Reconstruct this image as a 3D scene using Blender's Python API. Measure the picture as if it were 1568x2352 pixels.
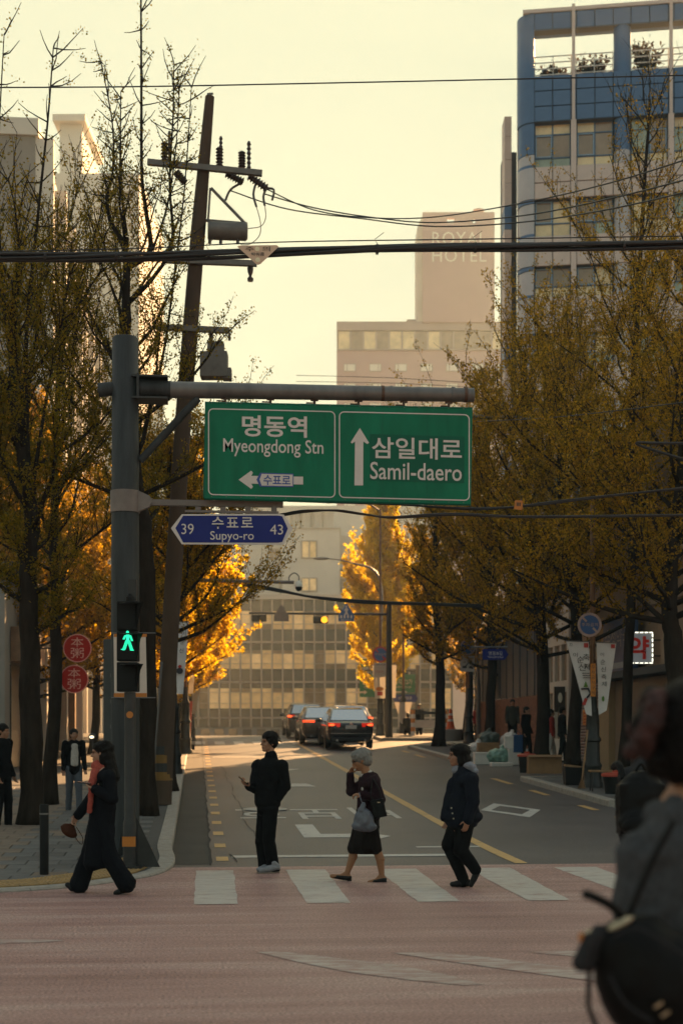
import bpy, bmesh, math, random
import numpy as np
from mathutils import Vector, Matrix, Quaternion

# ------------------------------------------------------------------ clean
for o in list(bpy.data.objects):
    bpy.data.objects.remove(o, do_unlink=True)
SC = bpy.context.scene
COL = SC.collection
random.seed(7)
PI = math.pi

# ------------------------------------------------------------------ camera
TH = math.radians(5.76)                 # camera looks a little to the right of the street's axis
CT, ST = math.cos(TH), math.sin(TH)
FPX, CX, HY, EYE = 3267.0, 784.0, 1690.0, 1.65
cam_d = bpy.data.cameras.new('camera')
cam = bpy.data.objects.new('camera', cam_d)
COL.objects.link(cam)
cam.location = (0, 0, EYE)
cam.rotation_euler = (PI / 2, 0, -TH)
cam_d.sensor_fit = 'VERTICAL'
cam_d.sensor_height = 36.0
cam_d.sensor_width = 24.0
cam_d.lens = 50.0
cam_d.shift_y = (HY - 1176.0) / 2352.0
cam_d.clip_start = 0.05
cam_d.clip_end = 3000.0
cam_d.dof.use_dof = True
cam_d.dof.focus_distance = 17.0
cam_d.dof.aperture_fstop = 2.2
SC.camera = cam

# ------------------------------------------------------------------ sky, sun, exposure
SUN_AZ, SUN_EL = math.radians(25.0), math.radians(23.0)   # azimuth measured right of the street's axis (+Y)
world = bpy.data.worlds.new('World')
SC.world = world
world.use_nodes = True
wn, wl = world.node_tree.nodes, world.node_tree.links
wn.clear()
w_out = wn.new('ShaderNodeOutputWorld')
w_bg = wn.new('ShaderNodeBackground')
w_sky = wn.new('ShaderNodeTexSky')
w_sky.sky_type = 'NISHITA'
w_sky.sun_disc = False
w_sky.sun_elevation = SUN_EL
w_sky.sun_rotation = SUN_AZ
w_sky.air_density = 1.6
w_sky.dust_density = 5.0
w_sky.ozone_density = 1.0
# thick golden-hour haze layer: the whole dome is veiled evenly with the same pale cream
w_mix = wn.new('ShaderNodeMix'); w_mix.data_type = 'RGBA'; w_mix.blend_type = 'MIX'
w_mix.inputs['Factor'].default_value = 0.25
w_mix.inputs['B'].default_value = (3.70, 3.95, 2.85, 1)
w_cap = wn.new('ShaderNodeMix'); w_cap.data_type = 'RGBA'; w_cap.blend_type = 'DARKEN'
w_cap.inputs['Factor'].default_value = 1.0
w_cap.inputs['B'].default_value = (3.70, 3.95, 2.85, 1)
wl.new(w_sky.outputs[0], w_cap.inputs['A'])
wl.new(w_cap.outputs['Result'], w_mix.inputs['A'])
wl.new(w_mix.outputs['Result'], w_bg.inputs['Color'])
w_bg.inputs['Strength'].default_value = 0.05
wl.new(w_bg.outputs[0], w_out.inputs[0])

sun_d = bpy.data.lights.new('sun', 'SUN')
sun_d.energy = 5.0
sun_d.angle = math.radians(0.6)
sun_d.color = (1.0, 0.56, 0.24)
sun = bpy.data.objects.new('sun', sun_d)
COL.objects.link(sun)
sdir = Vector((math.sin(SUN_AZ) * math.cos(SUN_EL), math.cos(SUN_AZ) * math.cos(SUN_EL), math.sin(SUN_EL)))
sun.rotation_euler = (-sdir).to_track_quat('-Z', 'Y').to_euler()
sun.location = sdir * 120

SC.view_settings.view_transform = 'Standard'
SC.view_settings.look = 'None'
SC.view_settings.exposure = 2.0
SC.view_settings.gamma = 1.0
SC.view_settings.use_curve_mapping = False
SC.render.engine = 'CYCLES'
SC.cycles.use_denoising = True
SC.cycles.max_bounces = 6
SC.cycles.diffuse_bounces = 3
SC.cycles.glossy_bounces = 3
SC.cycles.transmission_bounces = 4
SC.cycles.transparent_max_bounces = 8
SC.cycles.volume_bounces = 0
SC.cycles.sample_clamp_indirect = 4.0
SC.cycles.caustics_reflective = False
SC.cycles.caustics_refractive = False

# ------------------------------------------------------------------ places
def W(px, py, d):
    """world point at depth d seen at photo position (px,py) of a 1568x2352 view"""
    X = (px - CX) / FPX * d
    return Vector((X * CT + d * ST, d * CT - X * ST, EYE - (py - HY) / FPX * d))
def PV(px, py, v0):
    k = (px - CX) / FPX
    return W(px, py, v0 / (CT - ST * k))
def PU(px, py, u0):
    k = (px - CX) / FPX
    return W(px, py, u0 / (k * CT + ST))
def sp(t, w=1.4):
    t = t / w
    return w * (t if t > 30 else math.log1p(math.exp(t)))
def gz(v):
    """height of the street at distance v"""
    return 0.0335 * (sp(v - 19.5) - sp(v - 69.0))
def GP(px, d, up=0.0):
    p = W(px, HY, d)
    return Vector((p.x, p.y, gz(p.y) + up))
KL, KR, CL = -0.35, 8.0, 4.12           # left kerb, right kerb, centre line
SW = 0.13                               # pavement height

# ------------------------------------------------------------------ materials
MATS = {}
def mat(name, col, rough=0.7, metal=0.0, spec=0.5, var=0.12, scale=6.0, detail=4.0, bump=0.0, bscale=40.0,
        col2=None, emit=None, estr=0.0, trans=0.0, coat=0.0, stretch=(1, 1, 1), sheen=0.0):
    if name in MATS:
        return MATS[name]
    m = bpy.data.materials.new(name)
    m.use_nodes = True
    n, l = m.node_tree.nodes, m.node_tree.links
    b = n['Principled BSDF']
    b.inputs['Roughness'].default_value = rough
    b.inputs['Metallic'].default_value = metal
    b.inputs['Specular IOR Level'].default_value = spec
    b.inputs['Coat Weight'].default_value = coat
    if sheen:
        b.inputs['Sheen Weight'].default_value = sheen
    tc = n.new('ShaderNodeTexCoord')
    mp = n.new('ShaderNodeMapping')
    mp.inputs['Scale'].default_value = stretch
    l.new(tc.outputs['Object'], mp.inputs[0])
    if var > 0 or col2:
        nz = n.new('ShaderNodeTexNoise')
        nz.inputs['Scale'].default_value = scale
        nz.inputs['Detail'].default_value = detail
        nz.inputs['Roughness'].default_value = 0.62
        l.new(mp.outputs[0], nz.inputs['Vector'])
        rmp = n.new('ShaderNodeValToRGB')
        a = [max(0, c * (1 - var)) for c in col]
        c2 = col2 if col2 else [min(1, c * (1 + var)) for c in col]
        rmp.color_ramp.elements[0].position = 0.3
        rmp.color_ramp.elements[1].position = 0.7
        rmp.color_ramp.elements[0].color = (*a, 1)
        rmp.color_ramp.elements[1].color = (*c2, 1)
        l.new(nz.outputs['Fac'], rmp.inputs[0])
        l.new(rmp.outputs[0], b.inputs['Base Color'])
    else:
        b.inputs['Base Color'].default_value = (*col, 1)
    if bump > 0:
        n2 = n.new('ShaderNodeTexNoise')
        n2.inputs['Scale'].default_value = bscale
        n2.inputs['Detail'].default_value = 6
        l.new(mp.outputs[0], n2.inputs['Vector'])
        bp = n.new('ShaderNodeBump')
        bp.inputs['Strength'].default_value = bump
        bp.inputs['Distance'].default_value = 0.02
        l.new(n2.outputs['Fac'], bp.inputs['Height'])
        l.new(bp.outputs[0], b.inputs['Normal'])
    if emit:
        b.inputs['Emission Color'].default_value = (*emit, 1)
        b.inputs['Emission Strength'].default_value = estr
    if trans:
        b.inputs['Transmission Weight'].default_value = trans
    MATS[name] = m
    return m

def leaf_mat(name, c1, c2, tr):
    m = bpy.data.materials.new(name); m.use_nodes = True
    n, l = m.node_tree.nodes, m.node_tree.links
    n.clear()
    out = n.new('ShaderNodeOutputMaterial')
    mix = n.new('ShaderNodeMixShader')
    df = n.new('ShaderNodeBsdfDiffuse'); tl = n.new('ShaderNodeBsdfTranslucent')
    geo = n.new('ShaderNodeNewGeometry')
    rmp = n.new('ShaderNodeValToRGB')
    rmp.color_ramp.elements[0].color = (*c1, 1); rmp.color_ramp.elements[1].color = (*c2, 1)
    l.new(geo.outputs['Random Per Island'], rmp.inputs[0])
    l.new(rmp.outputs[0], df.inputs[0])
    mul = n.new('ShaderNodeMix'); mul.data_type = 'RGBA'; mul.blend_type = 'MULTIPLY'
    mul.inputs['Factor'].default_value = 1.0
    mul.inputs['B'].default_value = (*tr, 1)
    l.new(rmp.outputs[0], mul.inputs['A'])
    l.new(mul.outputs['Result'], tl.inputs[0])
    mix.inputs[0].default_value = 0.6
    l.new(df.outputs[0], mix.inputs[1]); l.new(tl.outputs[0], mix.inputs[2])
    l.new(mix.outputs[0], out.inputs[0])
    MATS[name] = m
    return m

def cloth_mat(name, col, var=0.25, rough=0.9, scale=60):
    return mat(name, col, rough=rough, spec=0.08, var=var, scale=scale, bump=0.35, bscale=14.0, sheen=0.0)

# ------------------------------------------------------------------ mesh helpers
class MB:
    """collects shapes into one mesh (world or local coordinates)"""
    def __init__(s):
        s.v, s.f = [], []
    def add(s, vs, fs):
        o = len(s.v)
        s.v.extend([tuple(p) for p in vs])
        s.f.extend([tuple(i + o for i in f) for f in fs])
        return s
    def box(s, c, size, rz=0.0, rot=None, taper=1.0):
        hx, hy, hz = size[0] / 2, size[1] / 2, size[2] / 2
        M = rot if rot is not None else Matrix.Rotation(rz, 3, 'Z')
        vs = []
        for z in (-hz, hz):
            t = taper if z > 0 else 1.0
            for x, y in ((-hx, -hy), (hx, -hy), (hx, hy), (-hx, hy)):
                vs.append(M @ Vector((x * t, y * t, z)) + Vector(c))
        return s.add(vs, [(3, 2, 1, 0), (4, 5, 6, 7), (0, 1, 5, 4), (1, 2, 6, 5), (2, 3, 7, 6), (3, 0, 4, 7)])
    def bbox(s, x0, x1, y0, y1, z0, z1):
        return s.box(((x0 + x1) / 2, (y0 + y1) / 2, (z0 + z1) / 2), (x1 - x0, y1 - y0, z1 - z0))
    def tube(s, pts, radii, n=8, cap=True):
        pts = [Vector(p) for p in pts]
        if not hasattr(radii, '__len__'):
            radii = [radii] * len(pts)
        m = len(pts)
        base = len(s.v)
        ref = None
        for i, p in enumerate(pts):
            t = (pts[min(i + 1, m - 1)] - pts[max(i - 1, 0)])
            if t.length < 1e-9:
                t = Vector((0, 0, 1))
            t.normalize()
            if ref is None:
                ref = Vector((1, 0, 0)) if abs(t.x) < 0.9 else Vector((0, 1, 0))
            a = (ref - t * ref.dot(t))
            if a.length < 1e-6:
                a = t.orthogonal()
            a.normalize()
            ref = a
            b = t.cross(a)
            for k in range(n):
                ang = 2 * PI * k / n
                s.v.append(tuple(p + (a * math.cos(ang) + b * math.sin(ang)) * radii[i]))
        for i in range(m - 1):
            for k in range(n):
                k2 = (k + 1) % n
                s.f.append((base + i * n + k, base + i * n + k2, base + (i + 1) * n + k2, base + (i + 1) * n + k))
        if cap:
            s.f.append(tuple(base + k for k in reversed(range(n))))
            s.f.append(tuple(base + (m - 1) * n + k for k in range(n)))
        return s
    def lathe(s, c, prof, n=20, axis='Z'):
        """prof: list of (r,z)"""
        c = Vector(c)
        base = len(s.v)
        for r, z in prof:
            for k in range(n):
                a = 2 * PI * k / n
                p = Vector((r * math.cos(a), r * math.sin(a), z))
                if axis == 'X':
                    p = Vector((p.z, p.x, p.y))
                elif axis == 'Y':
                    p = Vector((p.x, p.z, p.y)) if True else p
                s.v.append(tuple(c + p))
        m = len(prof)
        for i in range(m - 1):
            for k in range(n):
                k2 = (k + 1) % n
                f = (base + i * n + k, base + i * n + k2, base + (i + 1) * n + k2, base + (i + 1) * n + k)
                s.f.append(f if axis != 'Y' else f[::-1])
        s.f.append(tuple(base + k for k in reversed(range(n))))
        s.f.append(tuple(base + (m - 1) * n + k for k in range(n)))
        return s
    def prism(s, poly, o, ax, ay, az, depth):
        """poly 2D in the plane o+x*ax+y*ay, thickness depth along az"""
        o, ax, ay, az = Vector(o), Vector(ax), Vector(ay), Vector(az)
        n = len(poly)
        vs = [o + ax * x + ay * y for x, y in poly] + [o + ax * x + ay * y + az * depth for x, y in poly]
        fs = [tuple(reversed(range(n))), tuple(range(n, 2 * n))]
        for i in range(n):
            j = (i + 1) % n
            fs.append((i, j, n + j, n + i))
        return s.add(vs, fs)
    def ell(s, c, r, n=14, m=9, rot=None):
        c = Vector(c)
        base = len(s.v)
        rings = []
        for i in range(1, m):
            th = PI * i / m
            for k in range(n):
                ph = 2 * PI * k / n
                p = Vector((r[0] * math.sin(th) * math.cos(ph), r[1] * math.sin(th) * math.sin(ph), r[2] * math.cos(th)))
                if rot is not None:
                    p = rot @ p
                s.v.append(tuple(c + p))
        top = Vector((0, 0, r[2])); bot = Vector((0, 0, -r[2]))
        if rot is not None:
            top, bot = rot @ top, rot @ bot
        it = len(s.v); s.v.append(tuple(c + top)); ib = len(s.v); s.v.append(tuple(c + bot))
        for i in range(m - 2):
            for k in range(n):
                k2 = (k + 1) % n
                s.f.append((base + i * n + k, base + (i + 1) * n + k, base + (i + 1) * n + k2, base + i * n + k2))
        for k in range(n):
            k2 = (k + 1) % n
            s.f.append((it, base + k, base + k2))
            s.f.append((ib, base + (m - 2) * n + k2, base + (m - 2) * n + k))
        return s
    def cap(s, p0, p1, r0, r1, n=10):
        """tapered capsule"""
        p0, p1 = Vector(p0), Vector(p1)
        d = p1 - p0
        L = d.length
        if L < 1e-6:
            return s.ell(p0, (r0, r0, r0))
        t = d / L
        pts, rr = [], []
        for a in (-80, -50, -20):
            a = math.radians(a)
            pts.append(p0 + t * (r0 * math.sin(a))); rr.append(r0 * math.cos(a))
        for a in (20, 50, 80):
            a = math.radians(a)
            pts.append(p1 + t * (r1 * math.sin(a))); rr.append(r1 * math.cos(a))
        return s.tube(pts, rr, n)
    def quad(s, a, b, c, d):
        return s.add([a, b, c, d], [(0, 1, 2, 3)])
    def mesh(s, name='mesh', org=(0, 0, 0)):
        me = bpy.data.meshes.new(name)
        ox, oy, oz = org
        me.from_pydata([(x - ox, y - oy, z - oz) for x, y, z in s.v], [], s.f)
        me.validate()
        me.update()
        return me
    def build(s, name, m, parent=None, smooth=False, local=False, bevel=0.0):
        org = (0, 0, 0)
        if parent is not None and not local:
            q = parent
            org = [0, 0, 0]
            while q is not None:
                org = [org[i] + q.location[i] for i in range(3)]
                q = q.parent
        me = s.mesh(name, org)
        return obj(name, me, m, parent, smooth, bevel)

def obj(name, me, m, parent=None, smooth=False, bevel=0.0):
    o = bpy.data.objects.new(name, me)
    COL.objects.link(o)
    if m is not None and len(me.materials) == 0:
        me.materials.append(MATS[m] if isinstance(m, str) else m)
    if parent is not None:
        o.parent = parent
    if smooth:
        me.polygons.foreach_set('use_smooth', [True] * len(me.polygons))
        if smooth != 'all':
            try:
                me.set_sharp_from_angle(angle=math.radians(42))
            except Exception:
                pass
    if bevel > 0:
        b = o.modifiers.new('bevel', 'BEVEL')
        b.width = bevel; b.segments = 2; b.limit_method = 'ANGLE'
    return o

def thing(name, label, cat, loc=(0, 0, 0), rz=0.0, group=None):
    o = bpy.data.objects.new(name, None)
    COL.objects.link(o)
    o.empty_display_size = 0.2
    o.location = loc
    o.rotation_euler = (0, 0, rz)
    tag(o, label, cat, group)
    return o
def tag(o, label, cat, group=None):
    o['label'] = label; o['category'] = cat
    if group:
        o['group'] = group
    return o
def struct(o, label=None, kind='structure'):
    o['kind'] = kind
    if label:
        o['label'] = label
    return o
def copy_tree(o, parent=None, mats=None):
    c = o.copy(); COL.objects.link(c)
    if parent is not None:
        c.parent = parent
    for ch in list(o.children):
        copy_tree(ch, c)
    return c

def np_mesh(name, verts, quads):
    """fast mesh from numpy: verts (n,3), quads (m,4)"""
    me = bpy.data.meshes.new(name)
    nv, nf = len(verts), len(quads)
    me.vertices.add(nv); me.vertices.foreach_set('co', np.asarray(verts, dtype=np.float32).ravel())
    k = quads.shape[1]
    me.loops.add(nf * k); me.loops.foreach_set('vertex_index', np.asarray(quads, dtype=np.int32).ravel())
    me.polygons.add(nf)
    me.polygons.foreach_set('loop_start', np.arange(0, nf * k, k, dtype=np.int32))
    me.update(calc_edges=True)
    return me

TMP = bpy.data.scenes.new('tmp_eval')
def tmp_eval(o):
    TMP.collection.objects.link(o)
    vl = TMP.view_layers[0]
    vl.update()
    return bpy.data.meshes.new_from_object(o.evaluated_get(vl.depsgraph))

def text_mesh(body, w=None, h=None, bold=0.0, spacing=1.0, thick=0.0):
    """lettering in the XY plane, centred, scaled to w x h"""
    cu = bpy.data.curves.new('lettering', 'FONT')
    cu.body = body
    cu.align_x = 'CENTER'
    cu.offset = bold
    cu.space_character = spacing
    cu.resolution_u = 3
    cu.extrude = 0.0
    o = bpy.data.objects.new('lettering_tmp', cu)
    me = tmp_eval(o)
    bpy.data.objects.remove(o, do_unlink=True)
    bpy.data.curves.remove(cu)
    n = len(me.vertices)
    if n == 0:
        return me
    co = np.zeros(n * 3, dtype=np.float32)
    me.vertices.foreach_get('co', co)
    co = co.reshape(-1, 3)
    mn, mx = co.min(0), co.max(0)
    co -= (mn + mx) / 2
    sx = (w / (mx[0] - mn[0])) if w else None
    sy = (h / (mx[1] - mn[1])) if h else None
    if sx is None: sx = sy
    if sy is None: sy = sx
    co[:, 0] *= sx; co[:, 1] *= sy
    me.vertices.foreach_set('co', co.ravel())
    me.update()
    return me

def text_on(body, c, ax, ay, w, h, m, parent, name='lettering', bold=0.0, spacing=1.0):
    """lettering at world centre c, along unit ax (right) and ay (up)"""
    me = text_mesh(body, w, h, bold, spacing)
    ax, ay = Vector(ax).normalized(), Vector(ay).normalized()
    az = ax.cross(ay)
    R = Matrix((ax, ay, az)).transposed().to_4x4()
    org = Vector((0, 0, 0))
    q = parent
    while q is not None:
        org = org + q.location
        q = q.parent
    me.transform(Matrix.Translation(Vector(c) - org) @ R)
    return obj(name, me, m, parent)

def remeshed(mb, voxel, smooth_it=2, disp=0.0, dscale=0.12):
    """union of closed overlapping shapes as one continuous surface"""
    me = mb.mesh('tmp')
    o = bpy.data.objects.new('tmp', me)
    r = o.modifiers.new('r', 'REMESH'); r.mode = 'VOXEL'; r.voxel_size = voxel; r.adaptivity = 0.0
    if smooth_it:
        s = o.modifiers.new('s', 'SMOOTH'); s.factor = 0.5; s.iterations = smooth_it
    if disp > 0:
        key = 'folds%.3f' % dscale
        tex = bpy.data.textures.get(key)
        if tex is None:
            tex = bpy.data.textures.new(key, 'CLOUDS'); tex.noise_scale = dscale; tex.noise_depth = 2
        d = o.modifiers.new('d', 'DISPLACE'); d.texture = tex; d.strength = disp; d.mid_level = 0.5
    out = tmp_eval(o)
    bpy.data.objects.remove(o, do_unlink=True)
    bpy.data.meshes.remove(me)
    out.polygons.foreach_set('use_smooth', [True] * len(out.polygons))
    return out

def catenary(pts, n=8):
    """smooth path through points"""
    pts = [Vector(p) for p in pts]
    out = []
    for i in range(len(pts) - 1):
        p0 = pts[max(i - 1, 0)]; p1 = pts[i]; p2 = pts[i + 1]; p3 = pts[min(i + 2, len(pts) - 1)]
        for k in range(n):
            t = k / n
            out.append(0.5 * ((2 * p1) + (p2 - p0) * t + (2 * p0 - 5 * p1 + 4 * p2 - p3) * t * t + (3 * p1 - p0 - 3 * p2 + p3) * t ** 3))
    out.append(pts[-1])
    return out
# ================================================================== materials of the place
def road_mat(name, base, dark, light, streak=(0.5, 6, 1), rough=0.62, fine=55.0, spec=0.5, patch=0.22, mid=None, grain=(0.62, 1.3), sw=0.55):
    m = bpy.data.materials.new(name); m.use_nodes = True
    n, l = m.node_tree.nodes, m.node_tree.links
    b = n['Principled BSDF']
    b.inputs['Specular IOR Level'].default_value = spec
    tc = n.new('ShaderNodeTexCoord')
    def noise(scale, detail, st=(1, 1, 1), rg=0.6):
        mp = n.new('ShaderNodeMapping'); mp.inputs['Scale'].default_value = st
        l.new(tc.outputs['Object'], mp.inputs[0])
        z = n.new('ShaderNodeTexNoise'); z.inputs['Scale'].default_value = scale; z.inputs['Detail'].default_value = detail
        z.inputs['Roughness'].default_value = rg
        l.new(mp.outputs[0], z.inputs['Vector'])
        return z
    big = noise(patch, 5)
    stk = noise(1.0, 7, streak, 0.7)
    fin = noise(fine, 3)
    r1 = n.new('ShaderNodeValToRGB')
    r1.color_ramp.elements[0].position = 0.32; r1.color_ramp.elements[1].position = 0.68
    r1.color_ramp.elements[0].color = (*dark, 1); r1.color_ramp.elements[1].color = (*light, 1)
    e = r1.color_ramp.elements.new(0.5); e.color = (*base, 1)
    mx = n.new('ShaderNodeMix'); mx.data_type = 'FLOAT'; mx.inputs[0].default_value = sw
    l.new(big.outputs['Fac'], mx.inputs[2]); l.new(stk.outputs['Fac'], mx.inputs[3])
    l.new(mx.outputs[0], r1.inputs[0])
    r2 = n.new('ShaderNodeValToRGB')
    r2.color_ramp.elements[0].position = 0.3; r2.color_ramp.elements[1].position = 0.72
    r2.color_ramp.elements[0].color = (grain[0],) * 3 + (1,); r2.color_ramp.elements[1].color = (grain[1],) * 3 + (1,)
    l.new(fin.outputs['Fac'], r2.inputs[0])
    mu = n.new('ShaderNodeMix'); mu.data_type = 'RGBA'; mu.blend_type = 'MULTIPLY'; mu.inputs[0].default_value = 1.0
    l.new(r1.outputs[0], mu.inputs['A']); l.new(r2.outputs[0], mu.inputs['B'])
    l.new(mu.outputs['Result'], b.inputs['Base Color'])
    rr = n.new('ShaderNodeMapRange'); rr.inputs[3].default_value = rough - 0.12; rr.inputs[4].default_value = rough + 0.15
    l.new(stk.outputs['Fac'], rr.inputs[0]); l.new(rr.outputs[0], b.inputs['Roughness'])
    bp = n.new('ShaderNodeBump'); bp.inputs['Strength'].default_value = 0.45; bp.inputs['Distance'].default_value = 0.012
    l.new(fin.outputs['Fac'], bp.inputs['Height']); l.new(bp.outputs[0], b.inputs['Normal'])
    MATS[name] = m
    return m

def paint_mat(name, col, under, wear=0.42, scale=7.0, st=(1, 1, 1)):
    m = bpy.data.materials.new(name); m.use_nodes = True
    n, l = m.node_tree.nodes, m.node_tree.links
    b = n['Principled BSDF']; b.inputs['Roughness'].default_value = 0.6; b.inputs['Specular IOR Level'].default_value = 0.4
    tc = n.new('ShaderNodeTexCoord'); mp = n.new('ShaderNodeMapping'); mp.inputs['Scale'].default_value = st
    l.new(tc.outputs['Object'], mp.inputs[0])
    z = n.new('ShaderNodeTexNoise'); z.inputs['Scale'].default_value = scale; z.inputs['Detail'].default_value = 9; z.inputs['Roughness'].default_value = 0.72
    l.new(mp.outputs[0], z.inputs['Vector'])
    z2 = n.new('ShaderNodeTexNoise'); z2.inputs['Scale'].default_value = 1.7; z2.inputs['Detail'].default_value = 4
    l.new(mp.outputs[0], z2.inputs['Vector'])
    r = n.new('ShaderNodeValToRGB')
    r.color_ramp.elements[0].position = wear - 0.07; r.color_ramp.elements[1].position = wear + 0.05
    r.color_ramp.elements[0].color = (*under, 1); r.color_ramp.elements[1].color = (*col, 1)
    l.new(z.outputs['Fac'], r.inputs[0])
    r2 = n.new('ShaderNodeValToRGB'); r2.color_ramp.elements[0].color = (0.75, 0.75, 0.75, 1); r2.color_ramp.elements[1].color = (1.1, 1.1, 1.1, 1)
    l.new(z2.outputs['Fac'], r2.inputs[0])
    mu = n.new('ShaderNodeMix'); mu.data_type = 'RGBA'; mu.blend_type = 'MULTIPLY'; mu.inputs[0].default_value = 1.0
    l.new(r.outputs[0], mu.inputs['A']); l.new(r2.outputs[0], mu.inputs['B'])
    l.new(mu.outputs['Result'], b.inputs['Base Color'])
    bp = n.new('ShaderNodeBump'); bp.inputs['Strength'].default_value = 0.25; bp.inputs['Distance'].default_value = 0.01
    l.new(z.outputs['Fac'], bp.inputs['Height']); l.new(bp.outputs[0], b.inputs['Normal'])
    MATS[name] = m
    return m

road_mat('asphalt', (0.088, 0.078, 0.080), (0.046, 0.040, 0.041), (0.132, 0.117, 0.117), rough=0.52, grain=(0.5, 1.45))
road_mat('gutter_asphalt', (0.040, 0.034, 0.029), (0.022, 0.019, 0.016), (0.065, 0.055, 0.046), streak=(6, 0.6, 1), rough=0.75, fine=38, patch=1.2)
road_mat('red_asphalt', (0.36, 0.205, 0.182), (0.205, 0.098, 0.086), (0.50, 0.36, 0.315), streak=(0.16, 2.4, 1), rough=0.56, fine=48, patch=0.30, grain=(0.42, 1.5), sw=0.68)
road_mat('ground_earth', (0.10, 0.09, 0.08), (0.07, 0.06, 0.05), (0.13, 0.12, 0.1), rough=0.8, fine=20)
paint_mat('stripe_paint', (0.50, 0.455, 0.41), (0.34, 0.235, 0.21), wear=0.44, scale=6, st=(0.5, 2, 1))
paint_mat('white_paint', (0.50, 0.475, 0.44), (0.15, 0.135, 0.12), wear=0.38, scale=8)
paint_mat('worn_paint', (0.48, 0.40, 0.36), (0.36, 0.22, 0.195), wear=0.52, scale=5, st=(0.6, 3, 1))
paint_mat('yellow_paint', (0.56, 0.35, 0.14), (0.15, 0.12, 0.09), wear=0.38, scale=8)
mat('joint', (0.03, 0.026, 0.022), rough=0.9)
mat('paver_grey', (0.105, 0.102, 0.098), rough=0.75, var=0.22, scale=3.0, bump=0.3, bscale=60)
mat('paver_warm', (0.155, 0.115, 0.085), rough=0.75, var=0.22, scale=3.0, bump=0.3, bscale=60)
mat('paver_dark', (0.078, 0.075, 0.072), rough=0.75, var=0.22, scale=3.0, bump=0.3, bscale=60)
mat('tactile_yellow', (0.30, 0.185, 0.07), rough=0.7, var=0.3, scale=5.0)
mat('mortar', (0.07, 0.065, 0.06), rough=0.9)
mat('kerb_stone', (0.30, 0.27, 0.235), rough=0.7, var=0.2, scale=9.0, bump=0.35, bscale=90)

# ================================================================== ground, roads, pavements
def sheet(name, m, cols, z_off=0.0, zf=None):
    """cols: list of (v, u0, u1); a strip surface following the street's height"""
    mb = MB()
    vs, fs = [], []
    for v, u0, u1 in cols:
        z = (zf or gz)(v) + z_off
        vs += [(u0, v, z), (u1, v, z)]
    for i in range(len(cols) - 1):
        fs.append((2 * i, 2 * i + 1, 2 * i + 3, 2 * i + 2))
    mb.add(vs, fs)
    return mb.build(name, m)
VS = [-60, -20, 0, 10, 15] + [17 + 0.75 * i for i in range(10)] + [26 + 2 * i for i in range(28)] + [100, 140, 200, 400]
struct(sheet('ground', 'ground_earth', [(v, -300, 300) for v in VS], -0.06), 'dull grey ground under the whole city block')
CW0, CW1 = 13.85, 17.80                 # near and far edge of the crossing, end of the red surface
junction = struct(sheet('junction', 'red_asphalt', [(v, -70, 70) for v in (-30, -5, 0, 5, 10, 14, CW1)], 0.0), 'faded red asphalt surface of the road junction')
vs_r = [CW1] + [v for v in VS if 18 < v < 27] + [27.0]
road = struct(sheet('road', 'asphalt', [(v, KL - 0.05, 60) for v in vs_r], 0.0), 'grey asphalt street climbing away to a crest')
vs_f = [27.0] + [v for v in VS if 27 < v < 112] + [112.0]
road_far = struct(sheet('road', 'asphalt', [(v, KL - 0.05, KR + 0.05) for v in vs_f], 0.0), 'grey asphalt of the upper street between the kerbs')
driveway = struct(sheet('driveway', 'asphalt', [(v, KR + 0.05, 11.6) for v in (34.9, 36, 38, 40, 42, 44, 45.0)], 0.0), 'dark asphalt driveway crossing the right pavement')
alley = struct(sheet('alley', 'asphalt', [(v, KR + 0.05, 60) for v in (54.2, 56, 58, 60, 61.8)], 0.0), 'asphalt side alley on the right past the trees')
cross_street = struct(sheet('cross_street', 'asphalt', [(v, -90, 90) for v in (112.0, 116, 121.0)], 0.0), 'asphalt street crossing at the top of the hill')
gut = struct(sheet('gutter', 'gutter_asphalt', [(v, KL - 0.04, 0.16) for v in [18.1] + [v for v in VS if 18.5 < v < 76]], 0.004), 'dark rough asphalt gutter along the left kerb')
# the crack where gutter and roadway meet, and the wandering crack in the lane
def ribbon(pts, w, z_off, name, m, parent=None, wob=0.0, seed=1):
    rnd = random.Random(seed)
    vs, fs = [], []
    for i, (u, v) in enumerate(pts):
        ww = w * (1 + rnd.uniform(-wob, wob))
        z = gz(v) + z_off
        a = pts[min(i + 1, len(pts) - 1)]; b = pts[max(i - 1, 0)]
        d = Vector((a[0] - b[0], a[1] - b[1], 0)); d.normalize()
        nx, ny = -d.y, d.x
        vs += [(u - nx * ww / 2, v - ny * ww / 2, z), (u + nx * ww / 2, v + ny * ww / 2, z)]
    for i in range(len(pts) - 1):
        fs.append((2 * i, 2 * i + 1, 2 * i + 3, 2 * i + 2))
    return MB().add(vs, fs).build(name, m, parent)
rnd = random.Random(3)
ribbon([(0.165 + rnd.uniform(-0.02, 0.02), 18 + 0.5 * i) for i in range(100)], 0.035, 0.008, 'crack', 'joint', road_far, 0.5)
crk = [(W(px, HY, d).x, W(px, HY, d).y) for px, d in ((545, 18.3), (538, 18.9), (527, 19.4))]
ribbon(crk, 0.014, 0.010, 'crack', 'joint', road, 0.5)
crk = []
for i in range(40):
    v = 20.6 + 0.55 * i
    crk.append((0.86 + 0.035 * math.sin(i * 0.6) + rnd.uniform(-0.025, 0.025) - 0.004 * i, v))
ribbon(crk, 0.011, 0.010, 'crack', 'joint', road_far, 0.6)

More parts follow.
